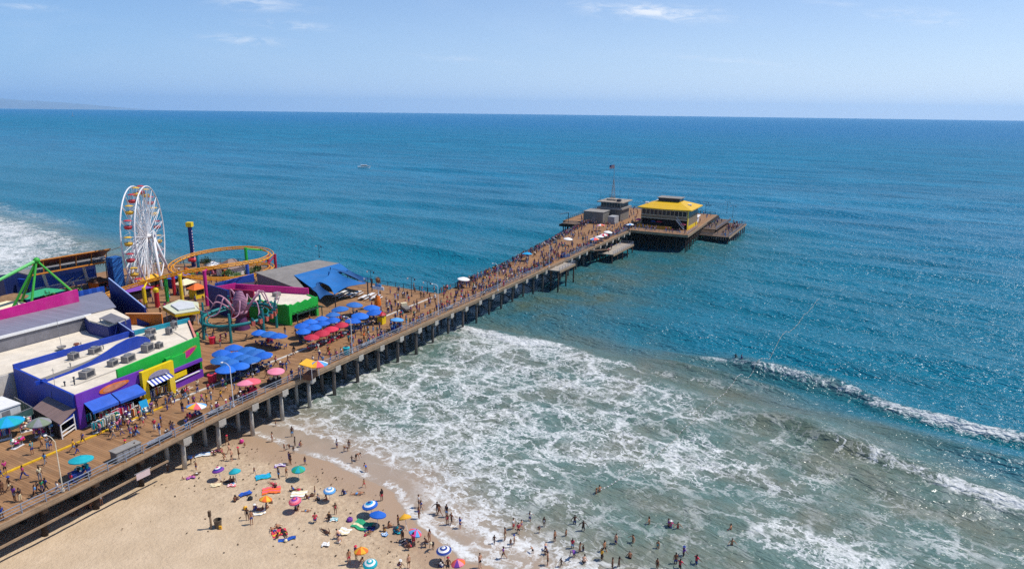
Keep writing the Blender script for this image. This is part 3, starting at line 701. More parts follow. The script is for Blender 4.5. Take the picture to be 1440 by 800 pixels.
a = Bld('amusement_arcade', 'low seaside arcade with purple, yellow and green parapets, blue side wall and pale flat roof', 'arcade', -45, 12.4, 'the purple and yellow arcade')
g = G(); g.prism([(-44.7, 12.7), (-24.2, 14.4), (-15.6, 28.6), (-15.6, 29.8), (-43.2, 29.6)], 10.1, 10.5); a.part('roof', g, roofc)
g = G(); wall(g, (-45, 12.5), (-43.4, 29.8), 6, 11.0); wall(g, (-43.4, 29.9), (-24.8, 30.0), 9.5, 11.4, .45); wall(g, (-45, 21.4), (-43.6, 21.4), 10.5, 11.0); a.part('side_wall', g, blue)
g = G(); wall(g, (-44.9, 12.4), (-35.0, 12.6), 9.3, 10.9, .35, 0, 11.15); wall(g, (-44.9, 12.4), (-44.0, 12.45), 6, 9.3, .5); a.part('purple_parapet', g, purple)
g = G(); wall(g, (-38.4, 13.3), (-24.0, 14.5), 10.0, 12.1, .35, 0, 12.65); wall(g, (-30.9, 13.3), (-29.9, 13.35), 6, 11.4, .5); wall(g, (-30.4, 13.6), (-24.0, 14.4), 9.0, 11, .3); wall(g, (-24.0, 14.5), (-23.2, 15.8), 6, 12.9, .3); a.part('green_parapet', g, grn)
g = G(); wall(g, (-35.9, 11.9), (-35.0, 11.95), 6, 9.9, .6); wall(g, (-31.5, 12.2), (-30.6, 12.25), 6, 9.9, .6); wall(g, (-35.9, 11.9), (-30.6, 12.25), 9.9, 11.1, .6, 0, 11.2); a.part('yellow_arch', g, yel)
g = G()
for i in range(12): wall(g, (-35.2 + i * .31, 11.1 + i * .025), (-34.89 + i * .31, 11.125 + i * .025), 9.1, 9.13, 1.1, i % 2)
g.v = [(x, y, z - max(0, 11.7 - y) * .6 + .55) for x, y, z in g.v]; a.part('striped_awning', g, [white, blue])
g = G()
for i in range(9):
    an = math.pi * i / 8
    if i: wall(g, p0[:2], (-33.3 + 1.7 * -math.cos(an), 11.5), 9.85, p0[2], .1, 0, 9.85 + .8 * math.sin(an))
    p0 = (-33.3 + 1.7 * -math.cos(an), 11.5, 9.85 + .8 * math.sin(an))
a.part('arch_sign', g, M('sign_grey', '#9a93a8', .6, .2, 2))
for k, (x0, x1) in enumerate(((-44.0, -40.3), (-40.15, -36.3))):
    g = G(); g.sheet([(x0, 12.2, 9.45), (x1, 12.3, 9.45), (x1, 10.5, 8.6), (x0, 10.4, 8.6)], .08); g.sheet([(x0, 10.42, 8.6), (x1, 10.52, 8.6), (x1, 10.5, 8.25), (x0, 10.4, 8.25)], .05); a.part('shop_awning', g, awn)
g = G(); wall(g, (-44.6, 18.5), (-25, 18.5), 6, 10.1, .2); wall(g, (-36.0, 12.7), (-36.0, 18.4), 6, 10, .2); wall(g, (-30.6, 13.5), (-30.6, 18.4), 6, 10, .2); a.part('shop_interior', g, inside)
g = G(); wall(g, (-30.0, 13.5), (-24.2, 14.2), 6, 7.2, .5); wall(g, (-30.0, 13.3), (-24.2, 14.0), 8.7, 9.2, .35); a.part('ticket_counter', g, purple)
g = G(); wall(g, (-30.0, 13.15), (-24.9, 13.85), 7.2, 7.28, .3); a.part('counter_top', g, white)
g = G(); wall(g, (-29.7, 13.3), (-27.4, 13.6), 7.6, 8.4, .2); a.part('counter_panel', g, yel)
# food mural boards on the parapets: a long surfboard and a hot-dog bun, no lettering legible in the photo
def boardshape(L, h, n=16): return [(L / 2 * math.cos(2 * math.pi * i / n), h / 2 * math.sin(2 * math.pi * i / n) * (1 - .25 * math.cos(2 * math.pi * i / n))) for i in range(n)]
def plaque(name, c, L, h, tilt, mats, parent, off):
    g = G()
    for k, (sc_, o_) in enumerate(((1, 0), (.78, .03))):
        P = boardshape(L * sc_, h * sc_); ca, sa = math.cos(tilt), math.sin(tilt)
        f_ = [(c[0] + x * ca - y * sa, c[1] - off - o_, c[2] + x * sa + y * ca) for x, y in P]; b_ = [(x, y + .1, z) for x, y, z in f_]; n = len(P)
        g.add(f_ + b_, [tuple(range(n)), tuple(range(2 * n - 1, n - 1, -1))] + [(i, (i + 1) % n, n + (i + 1) % n, n + i) for i in range(n)], k)
    return parent.part(name, g, mats)
plaque('surfboard_sign', (-39.6, 12.5, 10.25), 4.4, 1.0, .06, [org, M('faded_coral', '#d98a68', .6, .3, 1.2)], a, .30)
plaque('bun_sign', (-26.6, 14.2, 10.7), 3.8, 1.2, .42, [M('bun_brown', '#b98a3a', .6, .2, 1.5), mag], a, .30)
pts = [(-44, 10.7), (-40, 10.75), (-36.5, 11.1), (-34, 11.7), (-32, 12.25), (-30, 12.55), (-28.3, 12.45), (-27, 12.0), (-26.2, 11.2)]
g = G(); gr = G()
for (x0, z0), (x1, z1) in zip(pts[:-1], pts[1:]):
    wall(g, (x0, 21.4 + (x0 + 44) * .13), (x1, 21.4 + (x1 + 44) * .13), 10.5, z0, .3, 0, z1)
    gr.sheet([(x0, 21.58 + (x0 + 44) * .13, z0 + .04), (x1, 21.58 + (x1 + 44) * .13, z1 + .04), (x1, 23.0 + (x1 + 44) * .13, 10.55 + (z1 - 10.5) * .35), (x0, 23.0 + (x0 + 44) * .13, 10.55 + (z0 - 10.5) * .35)], .06)
w_ = a.part('wave_wall', g, blue); a.part('wave_cover', gr, greyroof, w_)
g = G(); wall(g, (-24.7, 30.1), (-15.2, 28.4), 10.2, 11.25, .4); a.part('teal_parapet', g, tealp)
g = G(); wall(g, (-15.4, 28.2), (-23.2, 15.8), 6, 10.9, .3); a.part('end_wall', g, M('salmon_paint', '#e08a78', .6, .15, .6))
g = G(); wall(g, (-43.2, 29.6), (-15.5, 29.6), 6, 10.1, .2); a.part('rear_wall', g, dkblue)

b = Bld('park_hall', 'large flat pale roofed hall with grey seamed roof behind and magenta wall on top', 'building', -43, 31)
g = G(); g.prism([(-52, 31), (-20, 31), (-20, 41.4), (-52, 41.4)], 9.5, 10.0); b.part('roof', g, roofc)
g = G(); wall(g, (-20, 31), (-20, 41), 6, 10, .3); b.part('side_wall', g, dkblue); g = G(); wall(g, (-43.2, 30.6), (-60, 30.6), 6, 10.0, .3); b.part('wall', g, M('cream_wall', '#cfc8bc', .75, .15, .5))
g = G(); wall(g, (-60, 41.6), (-24.8, 41.8), 9.6, 12.2, .3); b.part('upper_wall', g, wallgrey)
g = G(); wall(g, (-60, 41.35), (-24.8, 41.55), 12.2, 12.6, .35); b.part('fascia', g, white)
g = G(); g.sheet([(-62, 41.6, 12.62), (-20, 41.8, 12.62), (-13, 57, 12.0), (-62, 53, 12.3)], .15); b.part('grey_roof', g, roofg)
g = G(); wall(g, (-62, 52.2), (-20.4, 52.6), 11.9, 12.3, .4, 0, 14.6); b.part('magenta_wall', g, mag)
g = G(); wall(g, (-62, 53), (-13, 57), 6, 12.0, .3); b.part('rear_wall', g, dkblue)
c = Bld('raised_hall', 'raised beige roofed block with blue walls and a tilted grey panel on its roof', 'building', -24, 37)
RP = [(-24.4, 45.6), (-19.6, 45.8), (-22.4, 34.4), (-27, 33), (-27, 38.5)]
g = G(); g.prism(RP, 12.1, 12.4); c.part('roof', g, roofc)
g = G(); wall(g, RP[2], RP[3], 9.5, 12.1, .3); wall(g, RP[3], RP[4], 9.5, 12.1, .3); wall(g, RP[4], RP[0], 9.5, 12.1, .3); wall(g, RP[1], RP[2], 6, 12.1, .3); c.part('wall', g, navy)
TP = [st(px_, py_, z_) + (z_,) for px_, py_, z_ in ((140, 447, 13.1), (156, 440, 13.4), (176, 448, 13.4), (160, 454, 13.1))]
g = G(); g.sheet(TP, .14); g.tube([(TP[0][0], TP[0][1] - .2, 12.4), TP[0]], .08, 5); g.tube([(TP[2][0], TP[2][1], 12.4), TP[2]], .08, 5); c.part('tilted_panel', g, wallgrey)
d = Bld('blue_fin_wall', 'tall blue wedge wall with a pale edge rising behind the arcade roofs', 'wall', -13, 55)
g = G(); wall(g, (-12.4, 55.5), (-17.0, 38.0), 6, 14.6, .35, 0, 12.2); d.part('panel', g, navy)
g = G()
A0, B0 = Vector((-12.4, 55.5, 14.66)), Vector((-17.0, 38.0, 12.26)); g.tube([A0, B0], .16, 4); d.part('edge_trim', g, M('pale_blue_trim', '#9fb2dc', .6, .08))
d = Bld('orange_wall', 'bright orange flat parapet wall behind the teal parapet of the arcade', 'wall', -19, 38)
g = G(); wall(g, (-20.7, 38.1), (-17.5, 32.6), 9.0, 12.0, .35); d.part('panel', g, org)
g = G(); wall(g, (-20.7, 38.1), (-17.5, 32.6), 12.0, 12.12, .45); d.part('coping', g, M('pale_orange', '#f2b078', .6, .08))
g = G(); wall(g, (-19.95, 36.2), (-18.9, 34.4), 10.0, 11.2, .1, 0, 10.3); d.part('blue_patch', g, navy)
d = Bld('blue_wedge_wall', 'small navy wedge wall between the hall roof and the teal parapet', 'wall', -22, 33)
g = G(); A_, B_ = st(164, 452, 12.4), st(188, 468, 11.3); wall(g, A_, B_, 9.6, 12.4, .3, 0, 11.3); d.part('panel', g, navy)
d.part('edge_trim', G().tube([A_ + (12.45,), B_ + (11.35,)], .1, 4), mm['pale_blue_trim'])

g = G(); g.tube([(-42.5, 16.5, 10.62), (-36, 17.2, 10.62), (-30, 17.8, 10.62), (-26.5, 18.2, 10.62)], .05, 5); g.tube([(-33, 19.5, 10.6), (-33.4, 26.5, 10.6), (-38, 26.8, 10.6)], .045, 5); g.tube([(-22, 20, 10.6), (-20, 27, 10.6)], .05, 5); a.part('roof_pipes', g, mm['concrete'])
for x_, y_ in ((-43.2, 17.6), (-42.3, 16.9), (-41.6, 18.2), (-27.4, 17.0), (-24.5, 24.6), (-19.4, 26.4), (-38.6, 24.2), (-31.5, 27.6)): a.part('vent_pipe', G().lathe([(.09, 0), (.09, .55), (.17, .55), (.12, .7), (0, .72)], 8, (x_, y_, 10.5)), mm['dark_steel'] if x_ < -40 else mm['concrete'])
g = G(); g.tube([(-44.3, 18, 10.5), (-44.2, 18, 13.4)], .04, 5); g.tube([(-44.2, 17.6, 13.1), (-44.2, 18.4, 13.1)], .03, 4); a.part('aerial', g, mm['concrete'])
# rooftop units
def hvac(label, px, py, z, sz, rz=.3):
    s_, t_ = st(px, py, z); h = thing('rooftop_unit', label, 'rooftop unit', W(s_, t_, z), PA + rz, 'rooftop units on the arcade')
    x, y, zz = [v_ * .8 for v_ in sz]
    g = G(); g.box(-x / 2, x / 2, -y / 2, y / 2, .12, zz); g.box(-x / 2 - .05, x / 2 + .05, -y / 2 - .05, y / 2 + .05, .0, .12); g.build('casing', steeld, h)
    g = G(); g.box(-x * .36, x * .36, -y / 2 - .02, -y / 2, zz * .25, zz * .85); g.build('louvre_panel', mm['dark_steel'], h)
    G().lathe([(x * .3, 0), (x * .3, .16), (x * .25, .16), (x * .22, .03), (0, .03)], 12, (0, 0, zz)).build('fan_housing', steel, h)
for L_, px, py, z, sz in (('tan box unit on the strip behind the wave wall, nearest its low end', 104, 505, 10.5, (1.5, 1.3, 1.3)), ('wide grey unit against the blue parapet behind the wave wall', 134, 496, 10.5, (2.2, 1.2, 1.1)),
        ('large grey unit on the roof above the surfboard sign', 123, 530, 10.5, (2.2, 1.5, 1.3)), ('smaller grey unit on the roof at the low tip of the green parapet', 159, 514, 10.5, (1.5, 1.2, 1.1)),
        ('wide grey unit on the roof just behind the green parapet', 181, 508, 10.5, (2.2, 1.4, 1.3)), ('tall grey unit beside the end of the wave wall', 208, 494, 10.5, (2.0, 1.4, 1.6)),
        ('dark unit near the teal parapet, nearer of a close pair', 210, 479, 10.5, (1.7, 1.4, 1.2)), ('dark unit near the teal parapet, farther of a close pair', 212, 470, 10.5, (1.7, 1.4, 1.2)),
        ('square brown vent box behind the middle of the green parapet', 224, 489, 10.5, (1.2, 1.1, 1.1)), ('slim grey unit in the open middle of the end roof', 238, 470, 10.5, (1.0, 1.0, 1.5)), ('square white framed vent against the teal parapet', 245, 461, 10.5, (1.2, .9, 1.5))):
    hvac(L_, px, py, z, sz)
p = st(87, 492, 10.0); o = thing('roof_dish', 'round dark roof dish on the large pale hall roof', 'dish', W(*p, 10.0), PA); G().lathe([(0, .25), (.6, .4), (.7, .6), (.66, .6), (.5, .46), (0, .3)], 14).build('dish', steeld, o); G().tube([(0, 0, 0), (0, 0, .3)], .08, 6).build('stand', steel, o); G().tube([(0, 0, .3), (.0, .1, 5.2)], .035, 5).build('aerial', steel, o)
p = st(108, 487, 10.0); o = thing('roof_vent', 'small rusty mushroom vent on the large pale hall roof', 'vent', W(*p, 10.0), PA); G().lathe([(.22, 0), (.22, .35), (.5, .35), (.38, .55), (0, .62)], 12).build('cowl', M('rust', '#7a4436', .8, .3, 3), o); G().tube([(.7, 0, 0), (.7, 0, .5)], .1, 6).build('pipe', steel, o)
p = st(57, 466, 10.0); o = thing('roof_box', 'small pale equipment box at the foot of the grey hall wall', 'box', W(*p, 10.0), PA); G().box(-.8, .8, -.5, .5, 0, .9).build('casing', mm['cream_wall'], o); G().box(-.4, .4, -.52, -.5, .25, .7).build('hatch', steeld, o)

# lean-to, container and yard at the shady side
e = Bld('lean_to_shed', 'lean-to shed with brown shingled roof against the blue arcade wall', 'shed', -46, 14)
P_ = [st(px, py, z) + (z,) for px, py, z in ((52, 573, 8.6), (69, 562, 9.6), (108, 577, 9.6), (82, 590, 8.6))]
P_ = [(-46.9, 19.2, 8.3), (-44.2, 20.0, 9.1), (-44.9, 12.5, 9.1), (-47.9, 11.2, 8.3)]
e.part('roof', G().sheet(P_, .18), roofbrown)
g = G(); wall(g, (-47.8, 11.5), (-45.1, 12.8), 7.9, 8.25, .2, 0, 9.0); e.part('blue_gable', g, blue)
g = G()
for p0, p1 in (((-47.7, 11.4, 6), (-47.7, 11.4, 8.1)), ((-45.3, 12.6, 6), (-45.3, 12.6, 8.3)), ((-47.7, 11.4, 8.0), (-45.3, 12.6, 8.0)), ((-47.7, 11.4, 6.9), (-45.1, 12.7, 6.9)), ((-47.7, 11.4, 6.4), (-45.1, 12.7, 6.4))): g.tube([p0, p1], .09, 4)
e.part('frame', g, mm['white_paint'])
g = G(); wall(g, (-46.9, 18.8), (-47.7, 11.8), 6, 8.2, .15); e.part('wall', g, inside)
e = Bld('white_container', 'white container cabin on the boards behind the blue umbrella kiosk', 'cabin', -50, 24)
g = G(); g.box(-57, -47.2, 21.6, 26.2, 6, 8.5); e.part('body', g, M('container_white', '#d6d8d6', .6, .12, .6))
g = G(); g.box(-57.1, -47.1, 21.5, 26.3, 8.5, 8.65); e.part('roof', g, mm['white_paint'])
g = G(); g.box(-49.5, -48.5, 21.56, 21.6, 6.1, 8.2); e.part('door', g, steel)
e = Bld('yard_fence', 'dark mesh yard fence between the container and the lean-to shed', 'fence', -46, 22)
g = G()
for i in range(7): g.box(-45.75 - i * .11, -45.65 - i * .11, 26 - i * .95, 26.1 - i * .95, 6, 8)
wall(g, (-45.7, 26), (-46.4, 20.3), 7.95, 8.05, .08); wall(g, (-46.4, 20.3), (-49.6, 19.8), 7.95, 8.05, .08); e.part('posts', g, steel)
g = G(); wall(g, (-45.7, 26), (-46.4, 20.3), 6.1, 7.9, .04); wall(g, (-46.4, 20.3), (-49.6, 19.8), 6.1, 7.9, .04); e.part('mesh_panel', g, M('screen_green', '#3c5f5e', .8, .2, 1))

# ------------------------------------------------------------------ green and magenta restaurant, grey pavilion roof, blue sails
f = Bld('green_restaurant', 'bright green fronted restaurant with magenta back parapet and cream roof', 'restaurant', 3, 22, 'the green fronted restaurant')
g = G(); g.prism([(2.7, 22.3), (10.4, 22.3), (12, 27), (9, 42), (2.4, 36)], 9.3, 9.6); f.part('roof', g, roofc)
g = G()
N = 12
for i in range(N):
    x0, x1 = 2.4 + i * 8.1 / N, 2.4 + (i + 1) * 8.1 / N; tz = lambda k: 10.1 + .22 * math.sin(k * 2.1)
    wall(g, (x0, 22.1), (x1, 22.1), 8.0, tz(i), .3, 0, tz(i + 1))
for i in range(N):
    y0, y1 = 22.1 + i * 11 / N, 22.1 + (i + 1) * 11 / N; tz = lambda k: 10.1 + .2 * math.sin(k * 1.7)
    wall(g, (2.4, y0), (2.4, y1), 6.0, tz(i), .3, 0, tz(i + 1))
wall(g, (2.4, 22.1), (3.0, 22.1), 6, 8.0, .4); wall(g, (9.9, 22.1), (10.5, 22.1), 6, 8.0, .4); wall(g, (10.5, 22.1), (11.6, 26), 6, 9.8, .3); f.part('green_wall', g, grn)
g = G(); wall(g, (7, 42.2), (12.2, 26.2), 8.5, 11.0, .35); wall(g, (2.2, 43.4), (7, 42.2), 8, 11.2, .3); f.part('magenta_parapet', g, mag)
g = G(); wall(g, (1.6, 44.2), (0.4, 36.6), 6, 11.8, .4); f.part('blue_wall', g, navy)
g = G(); wall(g, (1.6, 38.6), (3.4, 32.6), 9, 11.6, .35); wall(g, (0.4, 36.6), (2.2, 33.2), 6, 10.2, .3); f.part('red_wall', g, M('crimson_paint', '#b01e48', .55, .14, .6))
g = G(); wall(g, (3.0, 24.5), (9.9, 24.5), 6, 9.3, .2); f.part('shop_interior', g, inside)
g = G()
for i in range(7): g.box(3.4 + i * 1.1 - .05, 3.4 + i * 1.1 + .05, 20.6, 22, 8.3, 8.45)
for x in (3.2, 6.6, 10.1): g.box(x - .07, x + .07, 20.55, 20.7, 6, 8.4)
g.box(3.1, 10.2, 20.5, 20.62, 8.2, 8.42); f.part('pergola', g, M('pergola_green', '#2c4f44', .7, .2))
g = G(); g.lathe([(.5, 0), (.5, .35), (.35, .5), (0, .5)], 10, (6, 29, 9.6)); g.box(7.2, 8.6, 30.5, 31.6, 9.6, 10.4); g.box(5.2, 6, 34, 35, 9.6, 10.1); f.part('roof_vents', g, steeld)

h = Bld('grey_pavilion', 'broad pavilion under a weathered grey sloping roof beyond the magenta parapet', 'building', 14, 28, 'the grey roofed pavilion')
h.part('roof', G().sheet([(13.0, 27.0, 9.7), (19.4, 37.6, 10.9), (34.6, 37.4, 10.9), (36.6, 46.5, 10.4), (17.4, 47.8, 10.8)], .25), greyroof)
g = G(); wall(g, (13.4, 27.4), (17.6, 47.4), 6, 9.4, .3, 0, 10.5); wall(g, (17.6, 47.4), (36.2, 46.2), 6, 10.1, .3); wall(g, (36.2, 46.2), (34.4, 38), 6, 10.1, .3); h.part('wall', g, wallgrey)
g = G(); wall(g, (9.4, 52.2), (16.6, 47.6), 6, 8.8, .3, 0, 10.2); h.part('white_gable', g, white)
g = G(); wall(g, (9.4, 52.0), (16.6, 47.4), 8.8, 9.3, .5, 0, 10.7); h.part('blue_trim', g, awn)
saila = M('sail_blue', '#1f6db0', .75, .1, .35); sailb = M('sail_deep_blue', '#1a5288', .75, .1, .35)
def sail(B_, name, corners, sag, mat, n=14, bow=.10, label=None):
    """stretched fabric between four corners, edges bowed inward, middle sagging"""
    A, B2, C_, D = [Vector(p) for p in corners]; mid = (A + B2 + C_ + D) / 4; v = []; fs = []
    for i in range(n + 1):
        for j in range(n + 1):
            x, y = i / n, j / n
            p = (A * (1 - x) + B2 * x) * (1 - y) + (D * (1 - x) + C_ * x) * y
            e_ = bow * (4 * x * (1 - x) * (1 - 2 * min(y, 1 - y)) + 4 * y * (1 - y) * (1 - 2 * min(x, 1 - x)))
            p = p + (mid - p) * min(.6, e_ * 1.2); p.z -= sag * 16 * x * (1 - x) * y * (1 - y)
            v.append(p)
    m_ = n + 1
    for i in range(n):
        for j in range(n): fs.append((i * m_ + j, (i + 1) * m_ + j, (i + 1) * m_ + j + 1, i * m_ + j + 1))
    low = [p - Vector((0, 0, .05)) for p in v]; k = len(v)
    g = G(); g.add(v + low, fs + [tuple(k + q for q in reversed(f_)) for f_ in fs])
    return B_.part(name, g, mat, smooth=True, label=label)
sl = Bld('sail_canopy', 'big blue stretched sail canopy over the patio beside the grey pavilion', 'canopy', 20, 28, 'the blue sail canopy')
sl.part('roof_panel', G().sheet([(19.3, 37.4, 11.0), (34.4, 37.2, 11.0), (32.6, 32.8, 10.2), (16.2, 29.0, 9.7)], .12), saila)
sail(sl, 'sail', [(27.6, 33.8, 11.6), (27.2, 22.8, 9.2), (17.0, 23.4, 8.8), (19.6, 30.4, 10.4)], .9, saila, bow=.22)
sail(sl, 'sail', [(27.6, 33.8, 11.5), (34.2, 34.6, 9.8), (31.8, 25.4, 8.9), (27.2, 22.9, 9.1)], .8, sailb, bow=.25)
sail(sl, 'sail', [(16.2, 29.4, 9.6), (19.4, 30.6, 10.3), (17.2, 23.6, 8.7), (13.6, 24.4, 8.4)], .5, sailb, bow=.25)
g = G()
for x, y, z in ((27.2, 22.6, 9.6), (17.0, 23.2, 9.0), (31.9, 25.2, 9.1), (27.6, 34, 11.6), (34.3, 34.7, 10)): g.tube([(x, y, 6), (x, y, z)], .12, 6)
sl.part('masts', g, mm['dark_steel'])
# ------------------------------------------------------------------ pier head buildings
tan_w = M('tan_clapboard', '#8f7d63', .75, .15, .6); yroof = mat_seams('yellow_metal_roof', '#e8b80e', .6, 'x', .25); yroof2 = mat_seams('yellow_metal_roof_cross', '#eec21a', .6, 'y', .25); cream = M('cream_paint', '#d9cbb0', .7, .12)
r = Bld('yellow_roof_restaurant', 'two storey restaurant with bright yellow hipped roof at the end of the pier', 'restaurant', 168, -10, 'the yellow roofed restaurant')
X0, X1, Y0, Y1 = 160.6, 176, -18.2, -.6
g = G(); wall(g, (X0, Y1), (X0, Y0), 9.6, 13.4, .3); wall(g, (X0, Y0), (X1, Y0), 6, 13.4, .3); wall(g, (X1, Y0), (X1, Y1), 6, 13.4, .3); wall(g, (X0, Y1), (X1, Y1), 6, 13.4, .3); r.part('wall', g, tan_w)
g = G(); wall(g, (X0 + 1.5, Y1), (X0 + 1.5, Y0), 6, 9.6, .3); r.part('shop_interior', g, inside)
g = G(); g.box(X0 - .3, X0 + 1.6, Y0, Y1, 9.4, 9.62); r.part('floor_band', g, cream)
eave = 13.5
ev = [(159.2, .8, eave), (159.2, -19.8, eave), (177.6, -19.8, eave), (177.6, .8, eave)]
rd = [(165.4, -5.2, 15.5), (165.4, -13.8, 15.5), (171.6, -13.8, 15.5), (171.6, -5.2, 15.5)]
g = G()
bul = (158.2, -9.5, eave - .05)
v = ev + rd + [bul] + [(x, y, z - .35) for x, y, z in ev + [bul]]
g.add(v, [(0, 8, 4), (8, 5, 4), (8, 1, 5), (1, 2, 6, 5), (2, 3, 7, 6), (3, 0, 4, 7), (0, 9, 13, 8), (8, 13, 10, 1), (1, 10, 11, 2), (2, 11, 12, 3), (3, 12, 9, 0), (9, 12, 11, 10, 13)])
r.part('roof', g, yroof)
g = G(); g.box(165.6, 171.4, -13.6, -5.4, 15.3, 16.7); r.part('clerestory', g, dkblue if False else mm['dark_glass'])
g = G(); g.prism([(165.1, -14.1), (171.9, -14.1), (171.9, -4.9), (165.1, -4.9)], 16.7, 16.85); cr = r.part('clerestory_roof', g, greyroof)
g = G()
for x, y in ((163, -1.8), (167, -17.2), (174, -3)): g.obox((x, y, 14.6 if x < 165 else 14.3), (1.3, 1.3, .55), .2)
r.part('skylight', g, white)
g = G()
for i in range(11): y = Y1 - 1.0 - i * 1.55; g.box(X0 - .19, X0 - .15, y - .6, y + .6, 10.9, 12.6)
for i in range(9): x = X0 + 1.4 + i * 1.6; g.box(x - .6, x + .6, Y0 - .19, Y0 - .15, 10.9, 12.6)
wn = r.part('window', g, glassd)
g = G()
for i in range(12): y = Y1 - .22 - i * 1.55; g.box(X0 - .24, X0 - .15, y - .06, y + .06, 10.7, 12.8)
g.box(X0 - .26, X0 - .15, Y0, Y1, 10.6, 10.75); g.box(X0 - .26, X0 - .15, Y0, Y1, 12.7, 12.85); r.part('window_frame', g, cream, wn)
g = G()
for i in range(9): g.box(X0 - 1.3, X0 - .2, -14.6 - i * .34, -14.26 - i * .34, 9.3 - i * .37, 9.6 - i * .37)
g.tube([(X0 - 1.3, -14.3, 10.6), (X0 - 1.3, -17.4, 7.2)], .06, 4); g.tube([(X0 - .3, -14.3, 10.6), (X0 - .3, -17.4, 7.2)], .06, 4); r.part('stairs', g, white)
g = G(); g.box(X0 - 4.4, X0 - 4.2, -13.5, -.4, 6.0, 7.3); g.box(X0 - 4.4, X0, -.6, -.4, 6.0, 7.3); r.part('terrace_wall', g, M('ochre_paint', '#b98f1c', .6, .15))
g = G(); wall(g, (X0 - .1, Y0 - .1), (X0 + 1.0, Y0 - .1), 6, 13.2, .2); wall(g, (X0 + .9, Y0 - .25), (X1, Y0 - .25), 6.0, 7.2, .1); r.part('yellow_corner', g, mm['yellow_paint'])
g = G()
for (x, y, l) in ((176.4, 1.6, 2.4), (178.4, -20.6, -2.4)): g.tube([(x, y, 13.4), (x, y + l, 13.5)], .12, 5)
r.part('roof_lamps', g, mm['dark_steel'])

k = Bld('harbor_office', 'grey harbour office with glazed lookout storey and tall lattice mast', 'office', 171, 15, 'the harbour office with the mast')
hx0, hx1, hy0, hy1 = 166.5, 177, 9.8, 18.6
g = G(); g.box(hx0, hx1, hy0, hy1, 6, 10.6); k.part('lower_wall', g, M('grey_clapboard', '#7d7871', .8, .15, .6))
g = G(); g.box(hx0 - .8, hx1 + .8, hy0 - .8, hy1 + .8, 10.6, 11.3); k.part('balcony', g, M('pale_grey', '#98928a', .75, .15, .7))
g = G(); g.box(hx0 + .4, hx1 - .4, hy0 + .4, hy1 - .4, 11.0, 13.3); k.part('lookout', g, glassd)
g = G()
for i in range(8):
    y = hy0 + .4 + i * (hy1 - hy0 - .8) / 7; g.box(hx0 + .3, hx0 + .44, y - .08, y + .08, 11, 13.3)
    x = hx0 + .4 + i * (hx1 - hx0 - .8) / 7; g.box(x - .08, x + .08, hy0 + .3, hy0 + .44, 11, 13.3)
g.box(hx0 + .28, hx0 + .42, hy0 + .4, hy1 - .4, 11, 11.5); g.box(hx0 + .4, hx1 - .4, hy0 + .28, hy0 + .42, 11, 11.5); k.part('window_frame', g, mm['pale_grey'])
g = G(); g.prism([(hx0 - 1, hy0 - 1), (hx1 + 1, hy0 - 1), (hx1 + 1, hy1 + 1), (hx0 - 1, hy1 + 1)], 13.3, 13.65); g.box(169.5, 173.5, 13, 17, 13.65, 14.3); k.part('roof', g, mm['old_boards'])
g = G(); mx, my = 171.5, 15
for i in range(4):
    an = math.pi / 4 + i * math.pi / 2; g.tube([(mx + 1.0 * math.cos(an), my + 1.0 * math.sin(an), 14.3), (mx + .12 * math.cos(an), my + .12 * math.sin(an), 22)], .07, 4)
for q_ in range(6):
    z = 14.6 + q_ * 1.2; rr = 1.0 - .88 * (z - 14.3) / 7.7; r2 = 1.0 - .88 * (z + 1.2 - 14.3) / 7.7
    for i in range(4):
        a1, a2 = math.pi / 4 + i * math.pi / 2, math.pi / 4 + (i + 1) * math.pi / 2
        g.tube([(mx + rr * math.cos(a1), my + rr * math.sin(a1), z), (mx + max(.1, r2) * math.cos(a2), my + max(.1, r2) * math.sin(a2), z + 1.2)], .035, 3)
g.tube([(mx, my, 21.5), (mx, my, 28)], [.09, .05], 6); k.part('mast', g, M('mast_grey', '#a39a94', .6, .15))
g = G()
for q_ in range(7): g.box(mx - .02, mx + .02, my + .05, my + 2.1, 26.4 + q_ * .2, 26.6 + q_ * .2, q_ % 2)
g.box(mx - .03, mx + .03, my + 1.3, my + 2.1, 27.1, 27.8, 2)
g.v = [(x + .25 * math.sin((y - my) * 3), y, z - .12 * (y - my)) for x, y, z in g.v]; k.part('flag', g, [red, white, navy], label='small red, white and blue flag')
g = G(); g.box(167.4, 169, 10.5, 12, 13.65, 14.6); g.box(174, 175.6, 15.4, 17.2, 13.65, 14.4); [g.tube([(x_, y_, 13.6), (x_, y_, z_)], .05, 4) for x_, y_, z_ in ((167, 18.6, 17), (176.6, 10.2, 16.4), (168.2, 11, 18.2), (176, 18, 15.8))]; g.tube([(166, 9.2, 14.4), (177.6, 9.2, 14.4), (177.6, 19.2, 14.4), (166, 19.2, 14.4), (166, 9.2, 14.4)], .05, 4); k.part('roof_clutter', g, mm['dark_steel'])
k2 = Bld('store_shed', 'grey windowless store shed beside the harbour office', 'shed', 160, 16)
g = G(); g.box(156.9, 164.6, 13.6, 21.6, 6, 10.4); k2.part('wall', g, mm['grey_clapboard'])
g = G(); g.box(156.7, 164.8, 13.4, 21.8, 10.4, 10.6); k2.part('roof', g, mm['pale_grey'])
g = G(); g.box(156.86, 156.9, 16.6, 18.2, 6.05, 8.4); k2.part('door', g, steeld)
k3 = Bld('white_locker', 'pale ribbed locker standing before the harbour office', 'locker', 161, 11)
g = G(); g.box(158.5, 163.5, 9.4, 12.2, 6, 8.9); k3.part('body', g, M('locker_grey', '#a9abad', .6, .1))
g = G(); [g.box(158.46, 158.5, 9.6 + i * .5, 9.85 + i * .5, 6.2, 8.7) for i in range(5)]; k3.part('ribs', g, steel)
k4 = Bld('boat_hoist_platform', 'high timber platform on posts jutting from the far side of the pier', 'platform', 155, 24)
